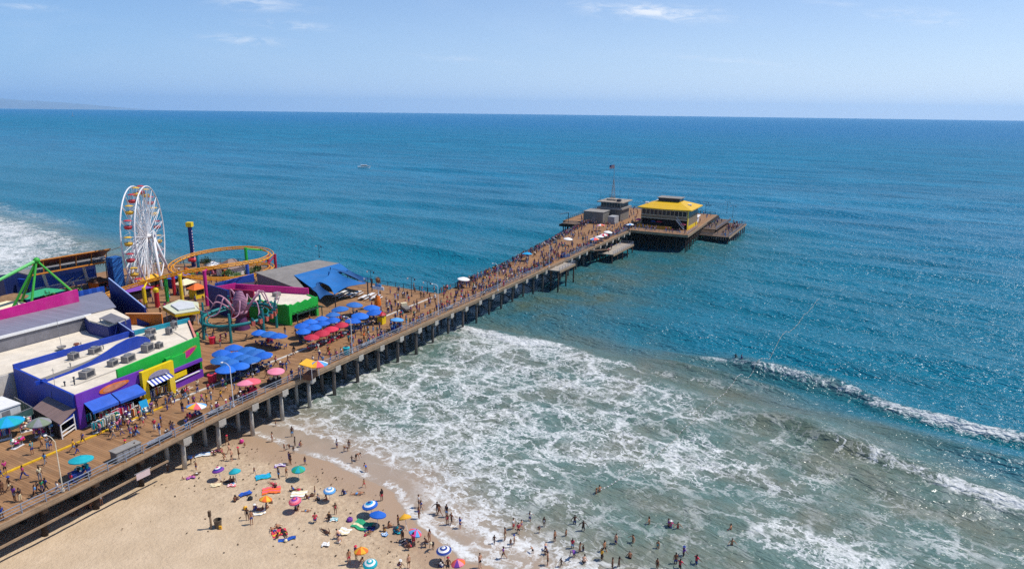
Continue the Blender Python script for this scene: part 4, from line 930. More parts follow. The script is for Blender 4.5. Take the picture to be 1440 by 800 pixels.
g = G(); g.box(150, 158.5, 21.8, 28, 5.8, 6.1); k4.part('deck', g, mm['old_wood'])
for x in (150.6, 154.5, 158): 
    for y in (22.4, 27.4): k4.part('post', G().tube([(x, y, -4), (x, y, 5.8)], .22, 6), mm['dark_wood'])
g = G(); g.tube([(150.2, 27.8, 6.9), (158.3, 27.8, 6.9)], .05, 4); g.tube([(150.2, 21.9, 6.9), (150.2, 27.8, 6.9)], .05, 4); g.tube([(152, 26, 6.1), (152, 26, 10.2)], .12, 6); g.tube([(152, 26, 10.2), (149, 28.5, 9.6)], .1, 5); k4.part('hoist', g, mm['dark_steel'])
k5 = Bld('bait_booth', 'small white sided booth on the deck behind the yellow roofed restaurant', 'booth', 181, -16)
g = G(); g.box(180, 183, -17.5, -14.5, 6, 8.4); k5.part('wall', g, white)
k5.part('roof', G().sheet([(179.6, -18, 8.3), (183.4, -18, 8.9), (183.4, -14, 8.9), (179.6, -14, 8.3)], .12), white)

# ------------------------------------------------------------------ ferris wheel
_h = proj(W(10.5, 79.0, DECK)); wq_ = at(_h[0] + 7, _h[1] + 4.5, DECK); NA = R_(13.0)
fw = thing('ferris_wheel', 'tall white ferris wheel with red and yellow gondolas at the seaward edge of the park', 'ferris wheel', wq_, NA, None, 'the ferris wheel')
RW, CZ, HT = 11.9, 12.0, 1.45
ws = mm['white_steel']
circ = lambda r, x, n=48: [(x, r * math.cos(2 * math.pi * i / n), CZ + r * math.sin(2 * math.pi * i / n)) for i in range(n)]
for x in (-HT, HT):
    G().tube(circ(RW, x), .17, 6, closed=True).build('rim', ws, fw, smooth=True)
    g = G(); g.tube(circ(RW * .55, x * .75), .06, 4, closed=True)
    for i in range(20):
        an = 2 * math.pi * (i + .5) / 20; e_ = (x, RW * math.cos(an), CZ + RW * math.sin(an))
        g.tube([(x * .55, .5 * math.cos(an + .3), CZ + .5 * math.sin(an + .3)), e_], .075, 4); g.tube([(x * .2, .5 * math.cos(an - .3), CZ + .5 * math.sin(an - .3)), e_], .045, 3)
        a2 = an + math.pi / 20; m_ = (x * .75, RW * .55 * math.cos(a2), CZ + RW * .55 * math.sin(a2))
        g.tube([e_, m_], .04, 3); an3 = an + math.pi / 10; g.tube([(x, RW * math.cos(an3), CZ + RW * math.sin(an3)), m_], .04, 3)
    for i in range(40):
        an = 2 * math.pi * i / 40; g.tube([(x * .6, .6 * math.cos(an), CZ + .6 * math.sin(an)), (x, RW * math.cos(an), CZ + RW * math.sin(an))], .03, 3)
    g.build('spokes', ws, fw)
g = G()
for i in range(20): an = 2 * math.pi * (i + .5) / 20; g.tube([(-HT, RW * math.cos(an), CZ + RW * math.sin(an)), (HT, RW * math.cos(an), CZ + RW * math.sin(an))], .06, 4)
g.build('cross_bars', ws, fw)
g = G(); g.tube([(-HT - .5, 0, CZ), (HT + .9, 0, CZ)], .55, 12); g.build('hub', ws, fw, smooth=True)
g = G(); g.add([(HT + .92, 1.35 * math.cos(2 * math.pi * i / 20), CZ + 1.35 * math.sin(2 * math.pi * i / 20)) for i in range(20)] + [(HT + .8, 1.35 * math.cos(2 * math.pi * i / 20), CZ + 1.35 * math.sin(2 * math.pi * i / 20)) for i in range(20)], [tuple(range(20)), tuple(range(39, 19, -1))] + [(i, 20 + i, 20 + (i + 1) % 20, (i + 1) % 20) for i in range(20)]); hd = g.build('hub_disc', white, fw)
g = G(); g.add([(HT + .95, .5 * math.cos(2 * math.pi * i / 12), CZ + .5 * math.sin(2 * math.pi * i / 12)) for i in range(12)] + [(HT + .90, .5 * math.cos(2 * math.pi * i / 12), CZ + .5 * math.sin(2 * math.pi * i / 12)) for i in range(12)], [tuple(range(12)), tuple(range(23, 11, -1))] + [(i, 12 + i, 12 + (i + 1) % 12, (i + 1) % 12) for i in range(12)]); g.build('hub_emblem', navy, hd)
for x, fx in ((HT + .6, HT + 2.6), (-HT - .4, -HT - 2.4)):
    for y in (-5.2, 5.2):
        G().tube([(x, 0, CZ), (fx, y, 0)], [.34, .30], 8).build('support_leg', ws, fw, smooth=True)
    G().tube([(fx, -5.2, .4), (fx, 5.2, .4)], .12, 5).build('leg_tie', ws, fw)
gr_, gy_ = M('gondola_red', '#c23c44', .5, .1), M('gondola_yellow', '#dfb238', .5, .1)
gm = {}
for nm, mt in (('r', gr_), ('y', gy_)):
    tub = G().lathe([(.2, -1.95), (.72, -1.82), (.92, -1.42), (.9, -1.15), (.84, -1.15), (.76, -1.74), (0, -1.78)], 12).mesh('gondola', mt, True)
    can = G().lathe([(.9, -.02), (.92, .05), (.5, .2), (0, .26)], 12).mesh('canopy', mt, True); gm[nm] = (tub, can)
post = G(); [post.tube([(.72 * math.cos(q_ * 1.5708 + .78), .72 * math.sin(q_ * 1.5708 + .78), -1.3), (.72 * math.cos(q_ * 1.5708 + .78), .72 * math.sin(q_ * 1.5708 + .78), .05)], .04, 4) for q_ in range(4)]; pmesh = post.mesh('canopy_posts', ws)
for i in range(20):
    an = 2 * math.pi * (i + .5) / 20; tub, can = gm['ry'[i % 2]]
    o = bpy.data.objects.new('gondola', tub); COL.objects.link(o); o.parent = fw; o.location = (0, RW * math.cos(an), CZ + RW * math.sin(an) + .0)
    for nm, me_ in (('gondola_canopy', can), ('canopy_posts', pmesh)):
        c_ = bpy.data.objects.new(nm, me_); COL.objects.link(c_); c_.parent = o
g = G(); g.box(-4.5, 4.5, -4, 4, -.0, .5); g.build('boarding_platform', M('platform_red', '#8a3038', .7, .2), fw)

g = G()
for i in range(9):
    x = -5 + i * 1.25; g.box(x - .05, x + .05, -7.2, -7.1, 0, 1.1); g.box(x - .05, x + .05, 7.1, 7.2, 0, 1.1)
for y in (-7.15, 7.15): g.tube([(-5, y, 1.1), (5, y, 1.1)], .05, 4); g.tube([(-5, y, .6), (5, y, .6)], .04, 4)
g.build('queue_fence', gy_, fw)
# ------------------------------------------------------------------ drop tower
dt = thing('drop_tower', 'slim navy drop tower with yellow cap and a row of pale lamps', 'ride tower', W(28, 83.5, DECK), PA + .5)
G().box(-.42, .42, -.42, .42, 0, 11.0).build('shaft', navy, dt)
G().box(-.75, .75, -.75, .75, 11.0, 12.2).build('cap', yel, dt)
g = G(); [g.box(-.2, .2, -.47, -.42, .8 + i * .8, 1.15 + i * .8) for i in range(12)]; g.build('lamp_row', M('lamp_pale', '#f0d8c8', .5, .05), dt)
g = G(); g.lathe([(1.3, 0), (1.3, .5), (.9, .9), (.6, .9)], 10, (0, 0, 1.6)); g.build('seat_ring', red, dt)

# ------------------------------------------------------------------ roller coaster
rc = thing('roller_coaster', 'orange steel roller coaster track looping round a helix on painted posts', 'roller coaster', W(0, 0, 0), 0, None, 'the orange roller coaster')
rc.location = (0, 0, 0)
tr = M('coaster_orange', '#e39a1e', .45, .12, .8)
def spline(P, n=10, closed=False):
    P = [Vector(p) for p in P]; out = []; k = len(P)
    for i in range(k if closed else k - 1):
        p0 = P[(i - 1) % k] if (closed or i) else P[0]; p1 = P[i]; p2 = P[(i + 1) % k]; p3 = P[(i + 2) % k] if (closed or i + 2 < k) else P[-1]
        for j in range(n):
            t = j / n; out.append(.5 * ((2 * p1) + (-p0 + p2) * t + (2 * p0 - 5 * p1 + 4 * p2 - p3) * t * t + (-p0 + 3 * p1 - 3 * p2 + p3) * t ** 3))
    if not closed: out.append(P[-1])
    return out
up = [(104, 437, 8.2), (150, 413, 9.2), (195, 398, 10.6), (235, 387, 12.2), (262, 381, 13.0), (300, 375, 13.6), (340, 369, 13.8), (368, 364, 13.7), (381, 357, 13.5), (372, 350, 13.4), (345, 347, 13.2), (310, 349.5, 12.6), (275, 356, 12.0), (251, 365, 11.2), (240, 375, 10.4), (250, 384, 9.6), (275, 389, 9.0), (305, 391, 8.8), (340, 389, 8.7), (368, 383, 8.6), (382, 375, 8.5), (374, 370, 8.4), (345, 371, 8.2), (310, 374, 8.0), (275, 379, 7.8)]
curve = spline([at(*p) for p in up], 8)
def track(curve, g, wdt=.6, r=.12):
    L = []; Rr = []
    for i, p in enumerate(curve):
        t = (curve[min(i + 1, len(curve) - 1)] - curve[max(i - 1, 0)]); t.z = 0; t.normalize(); nv = Vector((-t.y, t.x, 0)); L.append(p + nv * wdt); Rr.append(p - nv * wdt)
    g.tube(L, r, 6); g.tube(Rr, r, 6); g.tube([p - Vector((0, 0, .5)) for p in curve], r * 1.45, 6); return L, Rr
g = G(); L, Rr = track(curve, g); g.build('track', tr, rc, smooth=True)
g = G()
for i in range(0, len(curve), 2): g.tube([L[i], curve[i] - Vector((0, 0, .5)), Rr[i]], .07, 4)
g.build('ties', tr, rc)
back = [(104, 437, 8.2), (60, 448, 7.6)]
for (px, py, tz, hx) in ((236, 424, 11.6, 'bright_green_paint'), (246, 415, 11.0, 'red_paint'), (257, 428, 12.6, 'yellow_paint'), (292, 430, 13.9, 'magenta_paint'), (349, 393, 14.2, 'bright_green_paint'), (388, 380, 10.4, 'crimson_paint'), (378, 377, 9.6, 'crimson_paint'), (280, 385, 11.4, 'teal_paint'), (205, 432, 10.4, 'yellow_paint'), (318, 392, 8.3, 'orange_paint'), (262, 390, 8.6, 'orange_paint')):
    P0 = at(px, py, 6); best = min(curve, key=lambda c_: (c_ - Vector((P0.x, P0.y, tz))).length)
    g = G(); g.tube([P0, (P0.x, P0.y, tz)], .38, 8); tip = Vector((P0.x, P0.y, tz - .3))
    if (best - tip).length < 5: g.tube([tip, best - Vector((0, 0, .45))], .2, 6)
    g.build('support_post', mm[hx], rc)
P0 = at(349, 393, 6); G().tube([P0 + Vector((0, 0, .01)), P0 + Vector((0, 0, 4.6))], .42, 8).build('post_sleeve', awn, rc)

# ------------------------------------------------------------------ green swing ride
gs = M('ride_green', '#3fae3a', .5, .15, .8)
sw = Bld('swing_ride', 'green four legged swing ride frame with a long pale green arm', 'ride', -10, 86, 'the green swing ride')
apex = (-16.8, 72.0, 17.3)
for k_, (x, y) in enumerate(((-23.3, 73.6), (-21.9, 68.2), (-11.6, 62.6), (-10.0, 66.4), (-19, 78))): sw.part('leg', G().tube([(x, y, 6), apex], [.27, .2], 8), gs if k_ != 3 else M('ride_olive', '#7d7a3a', .5, .2))
g = G(); g.ball(apex, .65, 10); sw.part('hub', g, gs, smooth=True)
g = G(); g.tube([apex, (-25.5, 71.5, 14.4), (-34, 71, 11.6)], [.34, .3, .22], 8); sw.part('arm', g, M('arm_pale_green', '#6ccf72', .5, .12))
g = G(); g.lathe([(2.6, 0), (2.6, .5), (1.6, .9), (1.4, .5)], 14, (-34.4, 71, 10.4)); sw.part('seat_ring', g, red)

# ------------------------------------------------------------------ tiered stand with trussed awning
cs = Bld('trussed_pavilion', 'blue open sided ride pavilion under a tilted brown trussed awning', 'pavilion', -9, 80)
brown = mat_seams('awning_brown', '#7d4634', .8, 'x', .4); orange_s = M('truss_orange', '#cf8330', .5, .15)
cs.part('upper_awning', G().sheet([(-15.8, 72.6, 17.4), (-.8, 71.2, 17.6), (.4, 76.4, 14.7), (-14.6, 77.6, 14.4)], .22), brown)
g = G(); g.sheet([(-17.6, 73.0, 13.8), (1.6, 71.6, 14.0), (1.8, 79.0, 13.9), (-17.0, 80.4, 13.7)], .3); cs.part('lower_roof', g, greyroof)
g = G()
g.tube([(-17.6, 72.9, 13.8), (1.6, 71.5, 14.0)], .2, 5); g.tube([(-15.8, 72.5, 17.25), (-.8, 71.1, 17.45)], .18, 5); g.tube([(-14.4, 78.6, 15), (.6, 77.4, 15.3)], .12, 5)
for i in range(5):
    x = -15 + i * 3.5; g.tube([(x, 73.0, 13.9), (x, 72.5, 17.2)], .10, 4); g.tube([(x, 73, 13.9), (x + 1.8, 76.5, 15.4)], .09, 4); g.tube([(x + 1.8, 76.5, 15.4), (x + 3.2, 72.3, 17.2)], .09, 4)
cs.part('truss', g, orange_s)
for x, y in ((-13.6, 76.4), (-4.9, 76.0)): cs.part('column', G().tube([(x + 2.2, y + 2.4, 6), (x, y, 13.8)], .32, 8), white)
g = G(); wall(g, (-20, 84), (2, 83), 6, 12.4, .3); wall(g, (-20, 79), (-20, 84), 8, 12.2, .3); cs.part('rear_wall', g, dkblue)
g = G(); wall(g, (-14.5, 79.2), (-1, 78.6), 8.8, 11.0, .4); wall(g, (-14.5, 79.2), (-15.4, 83), 8.8, 11.0, .4); cs.part('blue_balcony', g, awn)
g = G(); wall(g, (-14.6, 78.9), (-1, 78.3), 8.5, 8.8, .5); g.tube([(-13, 78.6, 6), (-6, 78.2, 9.8)], .1, 4); g.tube([(-11, 78.6, 6), (-4, 78.2, 9.8)], .1, 4); g.tube([(-9, 78.2, 6), (-13, 78.4, 8.6)], .08, 4); cs.part('white_bracing', g, white)
tb = Bld('blue_sign_tower', 'square blue tower block between the trussed pavilion and the ferris wheel', 'tower', 1, 77)
g = G(); g.box(1.2, 3.6, 76, 78.4, 6, 14.0); tb.part('shaft', g, M('azure_paint', '#2f74c0', .6, .15, .5))
g = G(); [g.box(1.16, 1.2, 76.3 + i * .7, 76.8 + i * .7, 7 + (i % 2), 12 + (i % 2)) for i in range(3)]; tb.part('panel', g, navy)
cs.e.location = W(-9 + 3.2, 80 + 6.8, DECK); cs.e.scale = (1, 1, .86)
# ------------------------------------------------------------------ octopus ride
oc = thing('octopus_ride', 'teal ring ride round a pink striped octopus dome with waving tentacles', 'ride', W(-5.2, 27.6, DECK), PA, None, 'the pink octopus ride')
tl = M('ride_teal', '#1f7f80', .5, .15, .8); pk = M('tentacle_pink', '#c08a9c', .5, .12, 1.2); pd = M('tentacle_plum', '#5a2f58', .5, .15, 1.2)
G().tube([(6.6 * math.cos(2 * math.pi * i / 32), 6.6 * math.sin(2 * math.pi * i / 32), 3.4 + .5 * math.sin(2 * math.pi * i / 32 + 2)) for i in range(32)], .34, 6, closed=True).build('ring_track', tl, oc, smooth=True)
G().tube([(5.6 * math.cos(2 * math.pi * i / 32), 5.6 * math.sin(2 * math.pi * i / 32), 3.2 + .5 * math.sin(2 * math.pi * i / 32 + 2)) for i in range(32)], .14, 5, closed=True).build('inner_rail', tl, oc, smooth=True)
for i in range(7): an = 2 * math.pi * i / 7 + .2; G().tube([(6.9 * math.cos(an), 6.9 * math.sin(an), 0), (6.9 * math.cos(an), 6.9 * math.sin(an), 5.6)], [.28, .2], 7).build('ring_post', tl, oc)
g = G(); prof = [(.9, 0.0), (1.3, .8), (1.5, 1.4)]
for i in range(14): z = 1.4 + i * .28; rr = 1.35 * math.sin(min(1, (.55 + i * .05)) * math.pi * .62) * (1 if i < 9 else 1 - (i - 8) * .09); prof += [(rr, z), (rr * .93, z + .14)]
prof.append((0, prof[-1][1] + .25)); g.lathe(prof, 16, (1.5, 1, 2.4), mf=lambda i, j: 0 if i % 2 else 1); g.lathe([(1.6, 0), (1.2, 1.5), (.9, 2.4)], 12, (1.5, 1, 0), 1); g.build('octopus_dome', [pk, pd], oc, smooth=True)
for i in range(9):
    an = 2 * math.pi * i / 9 + .4; c0 = Vector((1.5, 1, 3.6)); u1 = Vector((math.cos(an), math.sin(an), 0)); tw = Vector((-u1.y, u1.x, 0)); hgt = 2.2 + (i * 37 % 10) * .18
    P_ = spline([c0 + u1 * 1.2, c0 + u1 * 3.0 + Vector((0, 0, hgt * .7)), c0 + u1 * 4.4 + Vector((0, 0, hgt)) + tw * .6, c0 + u1 * 5.6 + Vector((0, 0, hgt * .3)) + tw * .3, c0 + u1 * 6.8 + Vector((0, 0, hgt * .2)) - tw * .8, c0 + u1 * 7.8 + Vector((0, 0, hgt * .8)) - tw * .2], 5)
    G().tube(P_, [.19 - .13 * k_ / (len(P_) - 1) for k_ in range(len(P_))], 6).build('tentacle', pk, oc, smooth=True)
for i in range(14):
    an = -1.9 + i * .21; o = G().obox((0, 0, -.5), (.75, .6, .9), 0).obox((0, 0, .4), (.8, .15, .5), 0, 1).build('ride_car', [M('car_coral', '#cf6a56', .5, .2, 2), tl], oc); o.location = (6.9 * math.cos(an), 6.9 * math.sin(an), 3.3 + .5 * math.sin(an + 2)); o.rotation_euler = (0, 0, an)
# ------------------------------------------------------------------ umbrellas
def rail_at(px, py, tmin=.7):
    s_, t_ = st(px, py); return W(s_, max(t_, near_edge(s_) + tmin)) if s_ < 40 else at(px, py, DECK)
ORD = ['first', 'second', 'third', 'fourth', 'fifth', 'sixth', 'seventh', 'eighth']
cloth = {n: M('cloth_' + n, h, .75, .1, 2.0, k=.92) for n, h in dict(blue='#1a63c4', red='#d8334f', pink='#f08aa0', coral='#f0626e', teal='#12a5b0', turquoise='#1fa9b4', cyan='#1d9fd2', white='#f2efe8', yellow='#eeb02e', orange='#f0702c', purple='#7a3f9e', navy='#24408f', green='#2fa070', olive='#7d8a72', sky='#5aa0d8', magenta='#d63a8a', cream='#ead9b0', grey='#8d8d92', brown='#6a4a38', black='#24242a', patio_blue='#1f6ed2', faded_blue='#2a6cb8', patio_red='#c02c44').items()}
pole_m = mm['white_steel']
def canopy_mesh(r, h, cols, pattern, n=16, valance=.12, key=None):
    mats = [cloth[c] for c in cols]; k = len(cols)
    prof = [(.02, h), (r * .25, h * .88), (r * .5, h * .66), (r * .75, h * .36), (r, 0), (r * 1.0, -valance), (r * .97, -valance), (r * .96, -.02), (r * .5, h * .62), (.02, h * .95)]
    if pattern == 'solid': f = lambda i, j: 0
    elif pattern == 'panel': f = lambda i, j: (j // 2) % k
    elif pattern == 'ring': f = lambda i, j: min(i, 4) % k if i < 5 else 0
    elif pattern == 'edge': f = lambda i, j: 1 if (i == 4 and j == 3) else 0  # one valance panel painted white as a tiny highlight
    g = G(); g.lathe(prof, n, (0, 0, 0), mf=f); g.tube([(0, 0, h - .02), (0, 0, h + .12)], .04, 5)
    return g.mesh('canopy', mats)
_um = {}
def umbrella(label, loc, r, h, pole_h, cols, pattern='solid', tilt=(0, 0), group=None, cat='umbrella', name='umbrella', lm=None):
    key = (r, h, tuple(cols), pattern); me_ = _um.get(key) or _um.setdefault(key, canopy_mesh(r, h, cols, pattern))
    o = thing(name, label, cat, loc, (tilt[0], tilt[1], rng.uniform(0, 6.28)), group, lm)
    c = bpy.data.objects.new('canopy', me_); COL.objects.link(c); c.parent = o; c.location = (0, 0, pole_h)
    pk_ = ('pole', pole_h); pm_ = _um.get(pk_)
    if not pm_: g = G(); g.tube([(0, 0, -.15), (0, 0, pole_h + h)], .03, 6); pm_ = _um.setdefault(pk_, g.mesh('pole', pole_m))
    p_ = bpy.data.objects.new('pole', pm_); COL.objects.link(p_); p_.parent = o
    return o
# patio tables
tb_top = G().lathe([(0, .74), (.55, .74), (.55, .70), (0, .70)], 12).mesh('tabletop', M('table_grey', '#8a8d94', .4, .12, 3)); tb_leg = G().lathe([(.32, 0), (.3, .04), (.06, .08), (.05, .7)], 8).mesh('pedestal', mm['dark_steel'])
def chair_meshes(mt):
    g = G(); g.box(-.22, .22, -.22, .22, .42, .46); s_ = g.mesh('seat', mt); g = G(); g.box(-.22, .22, .2, .24, .46, .88); b_ = g.mesh('backrest', mt)
    l_ = G().box(-.02, .02, -.02, .02, 0, .42).mesh('leg', mm['dark_steel']); return s_, b_, l_
ch = {'red': chair_meshes(cloth['red']), 'dark': chair_meshes(cloth['navy'])}
def patio_set(loc, desc, group, kind='dark', chairs=3):
    t_ = thing('patio_table', 'round grey table under the ' + desc, 'table', loc, 0, group + ' tables')
    for me_ in (tb_top, tb_leg): c = bpy.data.objects.new(me_.name.split('.')[0], me_); COL.objects.link(c); c.parent = t_
    a0 = rng.uniform(0, 6)
    for i in range(chairs):
        an = a0 + i * 6.283 / chairs
        o = thing('patio_chair', f'{kind if kind == "red" else "dark blue"} chair under ' + desc, 'chair', (loc[0] + .85 * math.cos(an), loc[1] + .85 * math.sin(an), loc[2]), an - math.pi / 2, f'chairs under the {desc}')
        s_, b_, l_ = ch[kind]
        for me_, nm in ((s_, 'seat'), (b_, 'backrest')): c = bpy.data.objects.new(nm, me_); COL.objects.link(c); c.parent = o
        for x, y in ((-.18, -.18), (.18, -.18), (.18, .18), (-.18, .18)): c = bpy.data.objects.new('leg', l_); COL.objects.link(c); c.parent = o; c.location = (x, y, 0)
def patio_cluster(pxs, rows, where, col, kind, r=1.55, group='', htop=2.75):
    pxs = sorted(pxs, key=lambda p: -p[1]); per = -(-len(pxs) // rows)
    for ri in range(rows):
        row = sorted(pxs[ri * per:(ri + 1) * per]); nm = 'front' if ri == 0 else ('rear' if ri == rows - 1 else 'middle')
        for k_, (px, py) in enumerate(row):
            p = at(px, py, DECK + htop); loc = Vector((p.x, p.y, DECK))
            desc = f'{ORD[k_]} {col} {nm} row umbrella {where}' if rows > 1 else f'{ORD[k_]} {col} umbrella {where}'
            umbrella(f'{col} patio umbrella, {ORD[k_]} from the left in the {nm} row {where}' if rows > 1 else f'{col} patio umbrella, {ORD[k_]} from the left {where}', loc, round(r * (1 + .07 * math.sin(px)), 2), .62, htop - .45, [['blue', 'patio_blue', 'faded_blue'][(px * 7 + py) % 3 if isinstance(px, int) and isinstance(py, int) else 0] if col == 'blue' else ['red', 'patio_red'][px % 2], 'white'], 'edge', (R_(rng.uniform(-5, 5)), R_(rng.uniform(-5, 5))), group, 'patio umbrella', 'patio_umbrella')
            patio_set(loc + Vector((.25, .1, 0)), desc, group, kind, 3)
            LM.append((loc.x, loc.y, f'the {col} umbrellas {where}'))
C1 = [(327, 486), (311, 493), (347, 489), (330, 496), (359, 492), (310, 502), (342, 500), (371, 496), (324, 506), (354, 503), (336, 511), (316, 516)]
patio_cluster(C1, 3, 'by the octopus ride', 'blue', 'dark', 1.5, 'blue umbrellas by the octopus ride')
C2 = [(424, 455), (426, 463), (436, 450), (441, 457), (452, 446), (454, 452.5), (468, 440), (468, 447)]
patio_cluster(C2, 2, 'before the green restaurant', 'blue', 'dark', 1.42, 'blue umbrellas before the green restaurant')
C3 = [(479, 432), (497, 426), (505, 441), (495, 448.5), (522, 430), (527, 436)]
patio_cluster(C3, 2, 'below the sail canopy', 'blue', 'dark', 1.65, 'blue umbrellas below the sail canopy')
patio_cluster([(437, 471), (453, 465), (466, 460), (481, 454)], 1, 'at the patio edge', 'red', 'red', 1.4, 'red patio umbrellas')
patio_cluster([(364, 465), (378, 467), (391, 470)], 1, 'in the shade of the octopus ring', 'blue', 'dark', 1.45, 'blue umbrellas behind the octopus ring')

# ------------------------------------------------------------------ carts along the railing
wheel_m = G().lathe([(.05, -.05), (.3, -.05), (.32, 0), (.3, .05), (.05, .05)], 12).mesh('wheel', mm['dark_steel'])
def cart(label, loc, rz, body, goods, lm=None):
    o = thing('vendor_cart', label, 'cart', loc, rz, 'vendor carts on the pier', lm)
    G().box(-1.0, 1.0, -.5, .5, .35, 1.0).box(-1.05, 1.05, -.55, .55, 1.0, 1.06).build('cart_body', body, o)
    for x in (-.7, .7):
        for y in (-.52, .52): c = bpy.data.objects.new('wheel', wheel_m); COL.objects.link(c); c.parent = o; c.location = (x, y, .32); c.rotation_euler = (math.pi / 2, 0, 0)
    g = G()
    for i in range(16): g.obox((rng.uniform(-.9, .9), rng.uniform(-.4, .4), 1.06), (rng.uniform(.15, .35), rng.uniform(.15, .3), rng.uniform(.15, .5)), rng.uniform(0, 3), rng.randrange(len(goods)))
    g.build('wares', [cloth[c] for c in goods], o)
    return o
carts = [(117, 674, 'teal', dict(cols=['teal', 'turquoise'], pattern='ring'), 'big teal sun umbrella shading a cart near the steel railing', 'the big teal umbrella'),
         (286, 597, 'rainbow', dict(cols=['sky', 'yellow', 'coral', 'white', 'sky', 'yellow', 'coral', 'orange'], pattern='panel'), 'rainbow panelled umbrella over a cart at the railing', 'the rainbow umbrella'),
         (356, 562, 'pale pink', dict(cols=['pink'], pattern='solid'), 'pale pink umbrella touching a coral red one by the railing', 'the pale pink umbrella'),
         (375, 563, 'coral', dict(cols=['coral'], pattern='solid'), 'coral red umbrella touching a pale pink one by the railing', 'the coral red umbrella'),
         (406, 546, 'pink', dict(cols=['pink', 'pink'], pattern='solid'), 'lone pink umbrella between the coral one and the yellow canopy', 'the lone pink umbrella'),
         (573, 469, 'light blue', dict(cols=['sky'], pattern='solid'), 'light blue umbrella over a cart on the mid pier railing', 'the light blue umbrella')]
for i, (px, py, nm, kw, lab, lm) in enumerate(carts):
    p = rail_at(px, py, 1.5)
    cart(f'vendor cart loaded with goods under the {lm[4:]}', p, PA, [cloth['navy'], cloth['brown'], cloth['red'], cloth['red'], cloth['black'], cloth['navy']][i], [['teal', 'white', 'black'], ['red', 'navy', 'white'], ['red', 'magenta', 'black'], ['red', 'black', 'white'], ['black', 'red', 'cream'], ['navy', 'white', 'sky']][i])
    umbrella(lab, p + Vector((.2, .2, 0)), 1.3, .42, 2.25, tilt=(R_(3), R_(-4)), group='cart umbrellas', lm=lm, **kw)
p = at(449, 530, DECK); umbrella('large multicoloured beach ball umbrella beside the yellow canopy at the railing', p, 1.6, .65, 2.1, ['orange', 'sky', 'yellow', 'coral', 'sky', 'white', 'coral', 'turquoise'], 'panel', (0, R_(5)), 'cart umbrellas', lm='the multicoloured umbrella')
p = at(436, 531, DECK); o = thing('canopy_stall', 'stall under a square yellow canopy next to the multicoloured umbrella', 'stall', p, PA + .3)
G().sheet([(-1.3, -1.1, 2.3), (1.3, -1.1, 2.3), (1.3, 1.1, 2.75), (-1.3, 1.1, 2.75)], .1).build('canopy', cloth['yellow'], o)
g = G(); [g.tube([(x, y, 0), (x, y, 2.3 if y < 0 else 2.7)], .04, 5) for x in (-1.2, 1.2) for y in (-1, 1)]; g.build('frame', pole_m, o)
g = G(); g.box(-1.1, 1.1, -.8, .6, .0, .95); g.build('counter', cloth['brown'], o)
for px, py, cols, pat, lab, lm in ((651, 404, ['white'], 'solid', 'white umbrella on the far side of the narrow pier', 'the white umbrella on the mid pier'), (798, 345, ['white', 'sky'], 'solid', 'white umbrella over a stall near the fishing landing', 'the white umbrella near the landing'), (836, 345, ['orange', 'white', 'sky', 'coral'], 'panel', 'striped multicolour umbrella, first in the row before the pier head', None),
        (843, 342, ['white'], 'solid', 'white umbrella in the row before the pier head beside the striped one', None), (849, 339, ['white', 'red'], 'panel', 'red and white umbrella in the row before the pier head', None), (854, 335, ['white', 'pink'], 'solid', 'white umbrella, last in the row before the pier head', None), (845, 325, ['pink', 'white', 'orange'], 'panel', 'pink and white umbrella in front of the harbour office sheds', None),
        (886, 324, ['white', 'sky'], 'panel', 'pale umbrella at the railing where the pier meets the end platform', None), (741, 367, ['cyan'], 'solid', 'small bright blue umbrella on the far railing of the pier', None)):
    umbrella(lab, at(px, py, DECK), 1.5, .5, 2.1, cols, pat, (R_(4), R_(3)), 'umbrellas far along the pier', lm=lm)
for px, py, c, lab in ((898, 316, 'magenta', 'magenta umbrella at the left end of the yellow roofed restaurant terrace'), (911, 317, 'navy', 'first navy umbrella on the restaurant terrace'), (919, 318, 'blue', 'blue umbrella on the restaurant terrace between navy and red ones'), (927, 319, 'red', 'red umbrella amid the restaurant terrace'), (960, 323, 'coral', 'coral umbrella at the corner of the restaurant terrace beneath the white stairs')):
    umbrella(lab, at(px, py, DECK), 1.35, .5, 2.0, [c], 'solid', (0, 0), 'restaurant terrace umbrellas')

# ------------------------------------------------------------------ souvenir stalls by the arcade and the lean-to
def kiosk(label, px, py, cols, pat, r, lm):
    p = at(px, py, DECK); umbrella(label, p, r, .7, 2.1, cols, pat, group='kiosk umbrellas', lm=lm)
kiosk('big cyan umbrella over a souvenir kiosk beside the white container', 14, 614, ['cyan', 'teal'], 'panel', 1.9, 'the cyan kiosk umbrella')
kiosk('grey olive umbrella over plush toys beside the lean-to shed', 59, 615, ['olive', 'grey'], 'panel', 1.45, 'the olive umbrella')
def rack(label, px, py, cols, w=1.6, h=1.7, rz=None, style='garment'):
    p = at(px, py, DECK); o = thing('souvenir_rack', label, 'rack', p, PA + (rng.uniform(-.5, .5) if rz is None else rz), 'souvenir racks')
    g = G(); g.tube([(-w / 2, 0, 0), (-w / 2, 0, h), (w / 2, 0, h), (w / 2, 0, 0)], .03, 5); g.box(-w / 2, w / 2, -.3, .3, .0, .05); g.build('frame', pole_m, o)
    mt = [cloth[c] for c in cols]; g = G()
    if style == 'garment':
        for i in range(9): x = -w / 2 + .12 + i * (w - .24) / 8; g.obox((x, rng.uniform(-.05, .05), h - .85 - rng.uniform(0, .3)), (.09, .5, .8 + rng.uniform(0, .2)), rng.uniform(-.3, .3), rng.randrange(len(mt)))
        g.build('garments', mt, o)
    else:
        for i in range(26): g.ball((rng.uniform(-w / 2, w / 2), rng.uniform(-.4, .4), rng.uniform(.4, h)), rng.uniform(.13, .24), 7, rng.randrange(len(mt)))
        g.build('plush_toys', mt, o, smooth=True)
